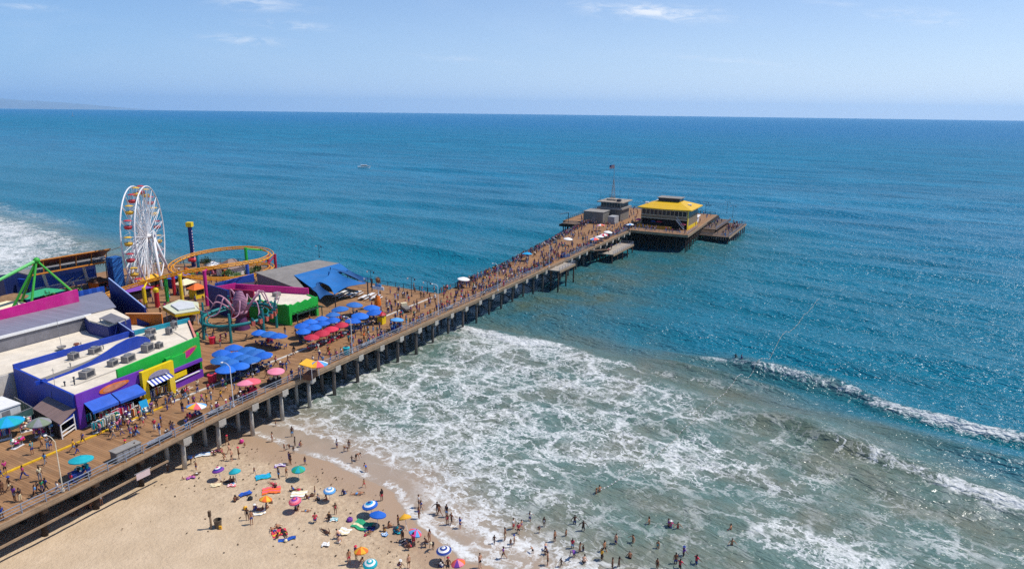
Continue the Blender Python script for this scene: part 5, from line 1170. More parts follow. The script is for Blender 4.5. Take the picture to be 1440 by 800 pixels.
rack('rack of purple and pink plush toys under the olive umbrella', 58, 612, ['purple', 'pink', 'white', 'magenta'], 1.5, 1.9, style='toy')
rack('rack of blue and white plush toys beside the white framed shed', 79, 609, ['blue', 'white', 'sky', 'purple'], 1.6, 1.9, style='toy')
rack('rack of pastel plush toys behind the cyan kiosk umbrella', 38, 606, ['cream', 'pink', 'white', 'orange'], 1.4, 2.0, style='toy')
rack('rack of souvenir bags hanging under the cyan kiosk umbrella', 6, 618, ['magenta', 'navy', 'sky', 'white'])
rack('low toy stand with bright goods in front of the cyan kiosk', 25, 628, ['orange', 'green', 'white', 'magenta'], 1.5, 1.2, style='toy')
for i, (px, py, cols, lab) in enumerate(((140, 607, ['grey', 'teal', 'white'], 'rack of grey and teal shirts at the corner of the blue awning'), (147, 604, ['yellow', 'grey', 'white'], 'rack of yellow and grey shirts before the blue awning'), (154, 600, ['grey', 'cream', 'teal'], 'rack of faded shirts at the kerb before the blue awning'), (160, 596, ['teal', 'navy', 'green'], 'rack of teal and navy shirts before the blue awning'),
        (166, 590, ['red', 'white', 'pink'], 'rack of red and white shirts under the blue awning'), (173, 586, ['red', 'navy', 'purple'], 'rack of red and navy shirts under the blue awning'), (180, 582, ['white', 'pink', 'red'], 'rack of white and pink shirts near the yellow pillar'), (150, 592, ['red', 'cream', 'turquoise'], 'rack of mixed shirts deep under the blue awning'), (163, 580, ['magenta', 'white', 'red'], 'rack of magenta shirts in the arcade doorway'),
        (190, 588, ['orange', 'cream', 'brown'], 'rack of orange goods against the yellow pillar'), (127, 597, ['teal', 'black', 'white'], 'dark rack by the purple pillar'))):
    rack(lab, px, py, cols, 1.7, 1.65)
for i, (px, py) in enumerate(((212, 563), (222, 558), (232, 554))):
    rack(['shelf of red goods at the left of the yellow arch', 'shelf of yellow goods in the middle of the yellow arch', 'shelf of white goods at the right of the yellow arch'][i], px, py, [['red', 'white', 'navy'], ['yellow', 'red', 'cream'], ['white', 'yellow', 'navy']][i], 1.5, 1.5, 0)
p = at(203, 581, DECK); o = thing('menu_board', 'sky blue painted menu board leaning at the yellow pillar', 'sign', p, PA); G().sheet([(-.6, -.5, .05), (.6, -.5, .05), (.6, 0, 2.0), (-.6, 0, 2.0)], .06).build('board', cloth['cyan'], o); G().sheet([(-.45, -.53, .4), (.45, -.53, .4), (.45, -.36, 1.0), (-.45, -.36, 1.0)], .03).build('panel', cloth['white'], o)

# ------------------------------------------------------------------ lamps
M('lamp_cream', '#e6d8bc', .5, .15, 1)
def lamp(label, px, py, h, mat, far=False, lm=None, t=None):
    p = rail_at(px, py, .5); o = thing('street_lamp', label, 'street lamp', p, PA, 'lamps along the pier', lm)
    G().lathe([(.18, 0), (.18, .25), (.07, .5), (.05, h)], 8).build('pole', mat, o)
    if not far:
        G().tube(spline([(0, 0, h - .1), (-.1, .35, h + .35), (-.15, .8, h + .5), (-.2, 1.3, h + .45)], 5), .04, 6).build('arm', mat, o)
        G().lathe([(.2, -.05), (.17, .07), (0, .12)], 10, (-.2, 1.35, h + .45)).build('lamp_head', white, o)
    else:
        G().tube([(-.1, -1.0, h - .2), (0, -.5, h + .1), (0, 0, h - .1), (0, .5, h + .1), (-.1, 1.0, h - .2)], .045, 5).build('arm', mat, o)
        for y in (-1.0, 1.0): G().lathe([(0, .25), (.16, .2), (.2, 0), (.1, -.2), (0, -.25)], 8, (-.1, y, h - .4)).build('lamp_head', mat if y < 0 else white, o)
for i, (px, py, lab, lm) in enumerate(((98, 695, 'cream street lamp near the big teal umbrella on the wide boardwalk', 'the cream lamp'), (346, 577, 'white street lamp at the railing left of the pale pink umbrella', 'the white lamp left of the pink umbrella'), (506, 499, 'white street lamp at the railing before the sail canopy patio', 'the white lamp before the patio'), (618, 443, 'white street lamp where the narrow pier begins', 'the white lamp where the pier narrows'), (700, 409, 'white street lamp midway along the narrow pier', 'the white lamp on the mid pier'), (772, 376, 'white street lamp near the small fishing ledge', 'the lamp near the fishing ledge'))):
    lamp(lab, px, py, 6.2, mm['lamp_cream'] if i == 0 else mm['white_steel'], lm=lm)
for px, py, h, lab in ((579, 417, 4.6, 'black twin lamp on the far deck edge where the pier narrows'), (522, 404, 4.2, 'black twin lamp at the far deck edge beyond the sail canopy'), (518, 414, 4.0, 'black post lamp at the tip of the sail canopy'), (601, 413, 3.0, 'short dark lamp post at the inner corner of the deck'), (783, 357, 5.2, 'pale twin lamp on the far side near the white umbrella'), (449, 362, 3.6, 'dark lamp behind the grey pavilion roof'), (820, 318, 5.0, 'dark lamp by the boat hoist platform'), (1030, 306, 5.0, 'dark lamp at the outer edge of the pier head'), (1022, 300, 5.0, 'dark lamp at the far corner of the pier head'), (992, 300, 5.0, 'dark lamp behind the yellow roofed restaurant')):
    lamp(lab, px, py, h, mm['dark_steel'], True)
p = at(533, 434, DECK); o = thing('sun_signpost', 'white signpost topped by a spiky bronze sun with an orange figure at its foot', 'sign', p, PA, None, 'the sun topped signpost')
G().lathe([(.5, 0), (.4, .6), (.14, .8), (.12, 6.0)], 8).build('post', white, o)
G().lathe([(.2, 0), (.8, .4), (.7, 1.6), (.45, 2.6), (0, 3.0)], 10, (0, .3, .3)).build('orange_figure', org, o)
g = G(); g.obox((0, 0, 4.3), (.2, 3.0, .7), 0); g.obox((0, 0, 5.0), (.22, 1.6, .5), 0, 1); g.build('sign_board', [white, cloth['sky']], o)
g = G(); g.ball((0, 0, 6.4), .55, 10)
for i in range(14): an = i * 6.283 / 14; g.tube([(0, .5 * math.cos(an), 6.4 + .5 * math.sin(an)), (0, 1.0 * math.cos(an), 6.4 + 1.0 * math.sin(an))], [.09, .01], 4)
g.build('bronze_sun', M('bronze', '#8a5a34', .45, .2, 2, metal=.3), o)
p = at(537, 455, DECK); o = thing('information_kiosk', 'small yellow and red information kiosk at the foot of the sun signpost', 'kiosk', p, PA); G().box(-.6, .6, -.6, .6, 0, 1.5).build('body', yel, o); G().lathe([(.95, 0), (.6, .4), (0, .55)], 8, (0, 0, 1.9)).build('roof', red, o); G().tube([(0, 0, 1.4), (0, 0, 2)], .06, 5).build('post', white, o)

# ------------------------------------------------------------------ benches, boxes and bins on the boards
def bench(label, px, py, rz=0.):
    o = thing('bench', label, 'bench', rail_at(px, py, .85), PA + rz, 'benches at the railing'); g = G()
    for i in range(3): g.box(-1.1, 1.1, -.3 + i * .2, -.14 + i * .2, .42, .46)
    g.build('seat', M('bench_grey', '#a7abb4', .6, .15, 2), o); g = G()
    for i in range(2): g.box(-1.1, 1.1, -.34, -.3, .58 + i * .2, .72 + i * .2)
    g.build('backrest', mm['bench_grey'], o)
    for x in (-.9, .9): G().box(x - .04, x + .04, -.3, .26, 0, .42).build('leg', mm['dark_steel'], o)
for px, py, lab in ((230, 628, 'grey bench at the railing beside the large grey cabinet'), (240, 622, 'grey bench at the railing, nearer the rainbow umbrella'), (521, 489, 'grey bench at the railing below the patio lamp'), (527, 485, 'grey bench at the railing farther from the patio lamp'), (638, 436, 'grey bench by the lamp where the pier narrows'), (330, 590, 'grey bench at the railing left of the pink umbrella lamp')): bench(lab, px, py)
o = thing('grey_cabinet', 'long grey utility cabinet standing by the railing near the fishing bench', 'cabinet', rail_at(188, 646, 1.2), PA); G().box(-1.6, 1.6, -.6, .6, .05, 1.35).build('casing', mm['grey_clapboard'], o); G().box(-1.7, 1.7, -.7, .7, 1.35, 1.45).build('lid', mm['pale_grey'], o); g = G(); [g.box(-1.5 + i * .8, -.85 + i * .8, -.63, -.6, .2, 1.2) for i in range(4)]; g.build('doors', steel, o)
def bin_(label, p, mt, r=.36, h=1.0):
    o = thing('litter_bin', label, 'bin', p, 0, 'litter bins'); G().lathe([(0, 0), (r * .85, 0), (r, h * .9), (r * 1.06, h * .9), (r * 1.06, h), (r * .6, h * 1.08), (0, h * 1.1)], 12).build('drum', mt, o, smooth=False); G().lathe([(r * .55, h * 1.09), (r * .5, h * 1.16), (0, h * 1.18)], 10).build('lid', mm['dark_steel'], o)
bin_('round red bin between the arcade end and the blue umbrella cluster', at(299, 537, DECK), cloth['red'], .7, 1.3)
bin_('turquoise bin at the railing beside the patio lamp', rail_at(496, 500, 1.0), cloth['turquoise'], .6, 1.3)
bin_('red bin beneath the octopus ring', at(380, 482, DECK), cloth['red'], .6, 1.4); bin_('small red bin left of the octopus ride', at(299, 483, DECK), cloth['red'], .6, 1.3)
o = thing('parked_cart', 'low grey flatbed cart parked on the boards near the far deck edge', 'cart', at(571, 437, DECK), PA + 1.0); G().box(-1.8, 1.8, -.7, .7, .5, .9).build('bed', mm['grey_clapboard'], o); G().box(.9, 1.7, -.65, .65, .9, 1.5).build('crate', cloth['cream'], o)
for x in (-1.2, 1.2):
    for y in (-.72, .72): c = bpy.data.objects.new('wheel', wheel_m); COL.objects.link(c); c.parent = o; c.location = (x, y, .34); c.rotation_euler = (math.pi / 2, 0, 0)
for i, (px, py) in enumerate(((484, 414), (493, 418), (503, 415), (512, 421), (522, 418), (530, 421), (476, 419))):
    o = thing('picnic_table', f'{ORD[i]} pale picnic table counted along the boards beneath the sail canopy', 'table', at(px, py, DECK), PA + .2, 'pale picnic tables'); G().box(-1.3, 1.3, -.45, .45, .72, .78).build('tabletop', white, o)
    for y in (-.8, .8): G().box(-1.3, 1.3, y - .15, y + .15, .42, .47).build('bench_seat', white, o)
    for x in (-.9, .9): G().tube([(x, -.85, 0), (x, 0, .72), (x, .85, 0)], .04, 4).build('leg', mm['dark_steel'], o)
for i, (px, py) in enumerate(((355, 568), (383, 560), (408, 552), (446, 536))):
    s_, t_ = st(px, py)

# gear standing about on the pier head and along the outer pier
rj = random.Random(5)
for i, (s_, t_, nm, lab) in enumerate(((188, 2, 'crate', 'stacked brown crates on the open deck behind the yellow roofed restaurant'), (195, -8, 'crate', 'pale crates near the outer railing of the pier head'), (184, 14, 'crate', 'dark crates in the lee of the harbour office'), (154, 3.5, 'crate', 'grey crates at the corner where the pier meets the restaurant terrace'), (163, 3, 'crate', 'brown crates between the restaurant and the harbour office'), (112, 13.4, 'crate', 'pale gear boxes at the far railing opposite the wide landing'), (92, 1.2, 'crate', 'blue gear boxes at the near railing past the small ledge'), (70, 9.6, 'crate', 'grey gear boxes at the far railing past the white umbrella'))):
    o = thing('gear_crates', lab, 'crates', W(s_, t_), PA + rj.uniform(-.5, .5)); mt = [mm['old_wood'], mm['old_boards'], mm['dark_wood'], mm['grey_clapboard'], mm['edge_wood'], mm['pale_grey'], cloth['navy'], mm['grey_wall']][i]
    for q_ in range(3): G().obox((q_ * 1.05 - 1, rj.uniform(-.2, .2), 0), (.9, .8, .7), rj.uniform(-.2, .2)).build('crate', mt, o)
    G().obox((-.5, 0, .7), (.9, .8, .6), rj.uniform(-.3, .3)).build('crate', mt, o)
# ------------------------------------------------------------------ small park pieces
kx = Bld('ticket_kiosk', 'ticket kiosk under a cream faceted roof with yellow edge between arcade and rides', 'kiosk', -7, 42)
P_ = [(-7.9, 46.2, 8.8), (-9.9, 39.7, 8.7), (-5.9, 37.8, 8.7), (-2.2, 42.8, 8.8), (-3.1, 47.6, 8.9)]
kx.part('roof', G().sheet([(x, y, z + .25) for x, y, z in P_], .12), M('pale_sage', '#d3d6b6', .7, .1)); kx.part('roof_centre', G().sheet([(-6.9, 45, 9.35), (-8.4, 40.6, 9.3), (-5.6, 39.4, 9.3), (-3.4, 42.8, 9.35), (-4.2, 45.8, 9.4)], .3), mm['container_white'])
g = G()
for q_ in range(5): a_, b_ = P_[q_], P_[(q_ + 1) % 5]; wall(g, a_[:2], b_[:2], 8.3, 8.75, .12)
kx.part('yellow_edge', g, yel)
g = G(); [g.tube([(x * .85 - .87, y * .85 + 6.4, 6), (x * .85 - .87, y * .85 + 6.4, 8.8)], .1, 5) for x, y, z in P_]; kx.part('posts', g, white)
g = G(); g.box(-7.4, -4.6, 40.8, 44, 6, 7.1); kx.part('counter', g, wallgrey)
o = thing('rocket_column', 'short red and yellow rocket shaped column near the coaster drop', 'column', at(222, 432, DECK), 0); G().lathe([(.5, 0), (.5, 3.4)], 12).build('shaft', red, o); G().lathe([(.52, 3.4), (.55, 4.0), (.35, 4.3), (.0, 4.35)], 12).build('cap', yel, o)
hs = Bld('park_cottage', 'small white cottage with brown hipped roof inside the coaster helix', 'cottage', 27, 68)
g = G(); g.box(24, 29.5, 65, 69.5, 6, 8.2); hs.part('wall', g, mm['white_paint'])
g = G(); g.add([(23.4, 64.4, 8.2), (30.1, 64.4, 8.2), (30.1, 70.1, 8.2), (23.4, 70.1, 8.2), (26, 67.2, 10.2), (27.6, 67.2, 10.2)], [(0, 1, 5, 4), (1, 2, 5), (2, 3, 4, 5), (3, 0, 4), (3, 2, 1, 0)]); hs.part('roof', g, roofbrown)
g = G(); g.box(23.95, 24, 66.5, 67.5, 6, 8); hs.part('door', g, cloth['brown'])
for lab, px, py, sz, mt, rf in (('low cream booth with awning below the coaster drop', 262, 412, (3.2, 2.4, 2.4), cream, cloth['cream']), ('small yellow game booth among the rides', 278, 418, (2.6, 2.4, 2.2), yel, cloth['orange']), ('navy game booth beside the yellow coaster post', 250, 402, (5.0, 2.5, 2.4), navy, awn), ('red game booth at the foot of the ferris wheel', 215, 405, (5, 2.6, 2.4), red, cloth['yellow']),
        ('dark game stall behind the blue fin wall', 190, 420, (6, 3, 2.2), inside, cloth['purple']), ('orange booth at the foot of the blue tower', 140, 408, (3, 3, 2.2), org, cloth['brown']), ('teal booth at the far left below the green ride', 15, 437, (7, 4, 2.6), tealp, M('thatch_brown', '#8a6a4a', .85, .25, 1)), ('orange striped game stall at the far left edge', 6, 446, (7, 3, 2.2), org, cloth['cream']),
        ('low blue booth behind the magenta hall wall', 60, 428, (8, 3, 2.4), awn, cloth['green']), ('pink snack hut inside the coaster helix', 300, 384, (2.4, 2.4, 2.2), cloth['pink'], cloth['white'])):
    s_, t_ = st(px, py); o = thing('game_booth', lab, 'booth', W(s_, t_), PA + rng.uniform(-.2, .2), 'game booths'); x, y, z = sz
    G().box(-x / 2, x / 2, -y / 2, y / 2, 0, z).build('wall', mt, o); G().add([(-x / 2 - .4, -y / 2 - .4, z), (x / 2 + .4, -y / 2 - .4, z), (x / 2 + .4, y / 2 + .4, z), (-x / 2 - .4, y / 2 + .4, z), (-x * .15, 0, z + 1), (x * .15, 0, z + 1)], [(0, 1, 5, 4), (1, 2, 5), (2, 3, 4, 5), (3, 0, 4), (3, 2, 1, 0)]).build('roof', rf, o)
    G().box(-x * .35, x * .35, -y / 2 - .03, -y / 2, .9, z - .3).build('opening', inside, o)
bf = Bld('blue_banner_fence', 'bright blue wavy banner fence between the magenta wall and the blue fin', 'fence', -14, 60)
g = G()
for i in range(10): wall(g, (-20.0 + i * .8, 58.6 - i * .05 + .25 * (i % 2)), (-19.2 + i * .8, 58.55 - i * .05 + .25 * ((i + 1) % 2)), 6, 12.6, .12)
bf.part('banner', g, awn)
# a few planted trees and palms of the park
leafm = []
for nm, h in (('leaf_dark', '#3b5a2c'), ('leaf_mid', '#55783a'), ('leaf_light', '#7d9a4c')): leafm.append(M(nm, h, .7, .25, 1.5, k=.8))
def shrub(label, px, py, h, rad, palm=False):
    s_, t_ = st(px, py); o = thing('palm_tree' if palm else 'park_tree', label, 'palm' if palm else 'tree', W(s_, t_), rng.uniform(0, 6), 'park trees')
    G().tube([(0, 0, 0), (.1, .05, h * .5), (.05, .1, h * (.95 if palm else .7))], [.18, .13, .08], 6).build('trunk', mm['old_wood'], o)
    g = G(); r2 = random.Random(px)
    if palm:
        for i in range(16):
            an = i * .39 + r2.uniform(-.1, .1); L_ = rad * r2.uniform(.8, 1.1); dz = r2.uniform(.0, .5); u1 = Vector((math.cos(an), math.sin(an), 0)); tw = Vector((-u1.y, u1.x, 0)); c0 = Vector((.05, .1, h * .95)); pr_ = []
            for k_ in range(6): x = k_ / 5; pr_.append((c0 + u1 * L_ * x + Vector((0, 0, L_ * (dz * x - .75 * x * x))), .22 * (1 - x * .8)))
            for (pa, wa), (pb, wb) in zip(pr_[:-1], pr_[1:]): g.add([pa - tw * wa, pa + tw * wa, pb + tw * wb, pb - tw * wb, pa + Vector((0, 0, .1)), pb + Vector((0, 0, .08))], [(0, 3, 5, 4), (1, 4, 5, 2)], r2.randrange(3))
    else:
        for i in range(420):
            v = Vector((r2.gauss(0, 1), r2.gauss(0, 1), r2.gauss(0, 1))).normalized() * (r2.random() ** .4); lump = .75 + .4 * math.sin(v.x * 5 + px) * math.cos(v.y * 6)
            c0 = Vector((v.x * rad * lump, v.y * rad * lump, h * .68 + v.z * h * .36 * lump)); a1 = Vector((r2.gauss(0, 1), r2.gauss(0, 1), r2.gauss(0, 1))).normalized(); a2 = a1.orthogonal().normalized(); sz = r2.uniform(.12, .26)
            g.add([c0 - a1 * sz, c0 + a2 * sz * .6, c0 + a1 * sz, c0 - a2 * sz * .6], [(0, 1, 2, 3)], r2.choice((0, 0, 1, 1, 2)))
    g.build('crown', leafm, o)
for px, py, h, rad, palm, lab in ((152, 400, 6.5, 2.2, True, 'palm with green fronds beside the blue tower block'), (292, 384, 4.6, 1.9, False, 'round green tree left of the park cottage'), (322, 396, 3.2, 2.2, False, 'low bush before the park cottage'), (334, 397, 2.6, 1.7, False, 'small bush right of the low one before the cottage'), (352, 391, 2.6, 1.8, False, 'bush at the blue coaster post'), (362, 386, 2.4, 1.5, False, 'small bush at the right inside of the coaster helix'), (70, 428, 3.0, 1.8, False, 'green bush behind the magenta wall'), (110, 422, 3.0, 1.6, False, 'green bush by the foot of the green swing ride'), (268, 398, 3.2, 1.4, False, 'small tree by the navy game booth')):
    shrub(lab, px, py, h, rad, palm)

# ------------------------------------------------------------------ beach things
def beach_umb(label, px, py, cols, pat, lm, tilt=None, r=.76, h=1.95):
    p = on_ground(px, py + 15)
    umbrella(label, p, r, .42, h - .42, cols, pat, tilt or (R_(rng.uniform(-10, 10)), R_(rng.uniform(-10, 10))), 'beach umbrellas', 'beach umbrella', 'beach_umbrella', lm)
for a_ in ((311, 660, ['magenta', 'white', 'navy', 'purple', 'purple'], 'ring', 'purple and white ringed beach umbrella nearest the pier piles', 'the purple ringed umbrella'), (333, 663, ['turquoise'], 'solid', 'plain turquoise beach umbrella right of the purple ringed one', 'the turquoise umbrella'), (420, 659, ['teal', 'green'], 'panel', 'teal beach umbrella nearest the wet sand under the pier side', 'the teal beach umbrella'), (372, 704, ['yellow', 'orange'], 'panel', 'yellow beach umbrella over a seated group', 'the yellow umbrella'), (418, 703, ['coral', 'purple', 'pink'], 'ring', 'pink and purple ringed beach umbrella beside the white mat', 'the pink ringed umbrella'), (464, 689, ['white', 'sky', 'white', 'sky', 'sky'], 'ring', 'pale blue ringed beach umbrella over two dark seats', 'the pale blue ringed umbrella'),
           (524, 710, ['navy', 'cyan', 'white', 'blue', 'blue'], 'ring', 'blue and white ringed umbrella touching the plain blue one', 'the blue ringed umbrella'), (530, 726, ['blue'], 'solid', 'large plain blue beach umbrella', 'the plain blue umbrella'), (573, 731, ['yellow', 'yellow'], 'solid', 'tipped yellow umbrella close to the wet sand', 'the tipped yellow umbrella'), (578, 749, ['coral', 'sky', 'magenta', 'sky'], 'panel', 'pink and blue panelled umbrella leaning over near the wet sand', 'the pink and blue umbrella'), (626, 775, ['white', 'navy', 'white', 'navy', 'white'], 'ring', 'navy and white striped umbrella nearest the surf', 'the navy striped umbrella'), (648, 794, ['coral', 'purple', 'pink', 'orange'], 'panel', 'pink and purple umbrella cut by the picture bottom near the surf', 'the pink and purple umbrella'),
           (509, 778, ['yellow', 'orange'], 'panel', 'orange yellow umbrella beside the green striped one at the picture bottom', 'the orange yellow umbrella'), (522, 793, ['white', 'teal', 'white', 'teal', 'teal'], 'ring', 'green and white striped umbrella at the picture bottom', 'the green striped umbrella')):
    px, py, cols, pat, lab, lm = a_
    beach_umb(lab, px, py, cols, pat, lm, tilt={573: (R_(-22), R_(14)), 578: (R_(-12), R_(16)), 372: (R_(-8), R_(10))}.get(px), r={530: .98, 524: .95, 420: .9, 626: .85}.get(px, .76))
def towel(label, px, py, w_, l_, rz, cols, lm=None, name='beach_towel'):
    p = on_ground(px, py); o = thing(name, label, 'towel' if name == 'beach_towel' else 'mat', p + Vector((0, 0, .05)), rz, 'towels on the sand', lm); g = G(); n = 8; r2 = random.Random(px)
    v = [((-w_ / 2 + w_ * i / n) * .86 + r2.uniform(-.05, .05), (-l_ / 2 + l_ * j / n) * .86 + r2.uniform(-.05, .05) + .12 * math.sin(i * .9 + px), .05 + r2.uniform(0, .10) + float(ground_z(p.x, p.y)) * 0) for j in range(n + 1) for i in range(n + 1)]
    fs = [(j * (n + 1) + i, j * (n + 1) + i + 1, (j + 1) * (n + 1) + i + 1, (j + 1) * (n + 1) + i) for j in range(n) for i in range(n)]
    k = len(v); o_ = 0
    for idx, f_ in enumerate(fs): pass
    g.v = v + [(x, y, z - .03) for x, y, z in v]; g.f = [list(f_) for f_ in fs] + [[k + q_ for q_ in reversed(f_)] for f_ in fs]; g.m = [((i // n) // 2) % len(cols) for i in range(len(fs))] * 2
    g.build('cloth', [cloth[c] for c in cols], o)
for a_ in ((370, 671, 2.2, 1.5, .5, ['turquoise', 'cyan'], 'turquoise towel lying between the turquoise and teal umbrellas', 'the turquoise towel'), (382, 690, 2.6, 1.9, .3, ['orange', 'coral'], 'big orange towel spread on the sand', 'the orange towel'), (345, 695, 1.8, 1.0, .8, ['navy', 'blue'], 'bright blue cloth draped on a low beach chair', 'the blue cloth'), (421, 695, 2.3, 1.6, .2, ['white', 'cream'], 'white mat behind the pink ringed umbrella', 'the white mat'), (393, 750, 1.9, 1.6, .5, ['red', 'yellow', 'red'], 'red and yellow towel with people lying on it', 'the red towel'), (404, 759, 2.2, .6, .45, ['blue', 'navy'], 'narrow blue towel alongside the red one', 'the narrow blue towel'), (458, 766, 1.0, .7, .3, ['white'], 'small white towel alone on the sand', 'the small white towel'),
           (509, 739, 2.6, 1.9, -.4, ['green', 'cream', 'green'], 'light green mat below the plain blue umbrella', 'the green mat'), (484, 748, 1.6, 1.4, -.3, ['cream', 'white'], 'cream mat left of the green one', 'the cream mat'), (326, 683, 1.2, .8, .3, ['coral', 'white'], 'coral towel under the turquoise umbrella', None), (303, 683, 1.5, .9, .2, ['cream'], 'pale mat under the purple ringed umbrella', None), (268, 672, 1.2, .8, .6, ['purple', 'pink'], 'purple towel near the pier shade', None), (305, 634, 1.6, .9, .3, ['pink', 'white'], 'pale pink float lying on the sand at the pile foot', None), (365, 722, 1.7, .9, .5, ['white', 'cream'], 'pale towel under the yellow umbrella', None), (470, 731, 1.1, .8, .2, ['white', 'turquoise'], 'white and turquoise towel left of the plain blue umbrella', None), (541, 752, .8, .8, .4, ['sky', 'white'], 'small light blue board bag on the sand', None),
           (394, 655, 1.7, .9, .3, ['purple', 'white'], 'purple flattened umbrella cloth lying by the teal umbrella', None), (280, 641, 3.4, 1.2, .45, ['white', 'sky'], 'long white windbreak cloth in the pier shade', None), (560, 748, 1.1, .9, .3, ['teal', 'navy'], 'teal folded cloth by the tipped yellow umbrella', None), (570, 762, 1.6, 1.2, .2, ['grey', 'black'], 'dark blanket in the shade of the pink and blue umbrella', None), (520, 744, 1.4, 1.0, .2, ['navy', 'black'], 'dark low beach lounger in the shade of the plain blue umbrella', None)):
    px, py, w_, l_, rz, cols, lab, lm = a_; towel(lab, px, py, w_, l_, rz, cols, lm)
for px, py, c, r_, lab in ((340, 623, 'magenta', .33, 'pink beach ball at the pier shadow edge'), (402, 762, 'cream', .2, 'small cream ball beside the red towel'), (492, 732, 'purple', .34, 'dark purple bag left of the plain blue umbrella'), (345, 716, 'yellow', .25, 'small yellow float beside the yellow umbrella'), (352, 702, 'black', .3, 'dark bag by the blue cloth'), (439, 697, 'brown', .26, 'brown bag near the pale blue ringed umbrella'), (381, 741 - 34, 'brown', .22, 'brown bag right of the yellow umbrella')):
    p = on_ground(px, py); o = thing('beach_bag' if 'bag' in lab else 'beach_ball', lab, 'bag' if 'bag' in lab else 'ball', p, 0)
    if 'bag' in lab: G().lathe([(0, 0), (r_, 0), (r_ * 1.1, r_ * .8), (r_ * .7, r_ * 1.3), (0, r_ * 1.3)], 8).build('sack', cloth[c], o); G().tube([(-r_ * .5, 0, r_ * 1.2), (0, 0, r_ * 1.8), (r_ * .5, 0, r_ * 1.2)], .03, 4).build('handle', cloth['black'], o)
    else: G().ball((0, 0, r_), r_, 12).build('ball_skin', cloth[c], o, smooth=True); G().lathe([(r_ * .2, r_ * 1.98), (0, r_ * 2.02)], 8).build('valve_cap', white, o)
p = on_ground(297, 743); o = thing('marker_post', 'weathered wooden post standing in the sand beside the litter drum', 'post', p, 0, None, 'the wooden post'); G().tube([(0, 0, -.2), (.03, 0, 1.2), (-.05, 0, 2.3)], [.13, .12, .12], 8).build('shaft', mm['edge_wood'], o); G().box(-.16, .12, -.14, .14, 1.6, 2.3).build('notice', mm['old_wood'], o)
p = on_ground(307, 741); o = thing('trash_barrel', 'dark open trash barrel with a yellow tag beside the wooden post', 'barrel', p, 0); G().lathe([(0, 0), (.36, 0), (.40, .5), (.43, .95), (.48, .95), (.48, 1.02), (.40, 1.02), (.36, .3), (0, .3)], 14).build('drum', M('barrel_grey', '#6a5c4c', .8, .3, 2), o); G().box(.25, .55, -.42, -.26, 0, .4).build('tag', cloth['yellow'], o)
o = thing('beach_banner', 'pale pink banner panel hung on the lower beam under the pier edge', 'banner', W(-46.0, near_edge(-46) - .7, 3.3), PA); G().box(-.9, .9, -.06, .0, .1, .95).build('panel', M('banner_pale', '#d9c2c0', .7, .08), o); G().tube([(-1.1, -.03, 1.0), (1.1, -.03, 1.0)], .05, 5).build('rod', steel, o)
# a few bits of weed and litter dot the sand as one mass
g = G(); r2 = random.Random(11)
for i in range(420):
    u_0, v_0 = r2.uniform(-110, -8), 0; dd = abs(r2.gauss(0, 9)) + 2; v_0 = float(shore_v(u_0)) - dd; x, y = xy(u_0, v_0)
    sz = r2.uniform(.04, .13); z = float(ground_z(x, y)) + .06; an = r2.uniform(0, 6); g.obox((x, y, z), (sz * 2, sz, sz * .6), an, r2.randrange(2))
o = g.build('beach_debris', [M('weed_brown', '#4a3826', .9, .2), M('driftwood', '#7a6048', .9, .2)]); tag(o, kind='stuff')

# ------------------------------------------------------------------ on the water
p = at(512, 236, 0); o = thing('motor_boat', 'white motor boat with a small cabin far out beyond the wheel', 'boat', p, R_(18))
hull = [(-5.4, 1.5), (-5.4, -1.5), (-1, -1.75), (2.8, -1.4), (5.8, 0), (2.8, 1.4), (-1, 1.75)]
g = G(); n = len(hull); g.add([(x * .9 - .2, y * .55, -.5) for x, y in hull] + [(x, y, 1.1 + max(0, x) * .12) for x, y in hull] + [(x * .93, y * .86, .75 + max(0, x) * .1) for x, y in hull], [tuple(range(n))[::-1]] + [(i, (i + 1) % n, n + (i + 1) % n, n + i) for i in range(n)] + [(n + i, n + (i + 1) % n, 2 * n + (i + 1) % n, 2 * n + i) for i in range(n)] + [tuple(2 * n + i for i in range(n))]); hu = g.build('hull', white, o)
g = G(); g.prism([(-2.6, -1.1), (1.8, -1.0), (2.6, 0), (1.8, 1.0), (-2.6, 1.1)], .8, 2.3); g.build('cabin', white, o); g = G(); g.prism([(-2.5, -1.12), (1.9, -1.02), (2.66, 0), (1.9, 1.02), (-2.5, 1.12)], 1.5, 2.05); g.build('window_band', glassd, o); g = G(); g.box(-2.9, 1.2, -1.1, 1.1, 2.3, 2.42); g.tube([(-2.4, 0, 2.4), (-2.4, 0, 4.2)], .05, 4); g.build('roof', white, o)
for px, py, sc_, lab in ((103, 164, 5.5, 'tiny white sailboat near the horizon, nearer of two'), (200, 158.6, 3.0, 'tiny white sailboat right on the horizon, farther of two')):
    p = at(px, py, 0); dist = (p - Vector((0, 0, CAM_H))).length; H_ = sc_ / FPX * dist
    o = thing('sailboat', lab, 'sailboat', p, 0, 'sailboats on the horizon'); L_ = H_ * .7
    G().add([(-L_ / 2, -.1 * L_, 0), (L_ / 2, 0, .02 * L_), (-L_ / 2, .1 * L_, 0), (-L_ / 2, -.12 * L_, .1 * L_), (L_ * .58, 0, .13 * L_), (-L_ / 2, .12 * L_, .1 * L_)], [(0, 2, 1), (3, 4, 5), (0, 1, 4, 3), (1, 2, 5, 4), (2, 0, 3, 5)]).build('hull', white, o)
    G().sheet([(-L_ * .4, 0, .14 * L_), (0, .01, .14 * L_), (0, .01, H_)], .05).build('mainsail', white, o); G().tube([(0, 0, 0), (0, 0, H_)], .015 * H_, 4).build('mast', white, o)
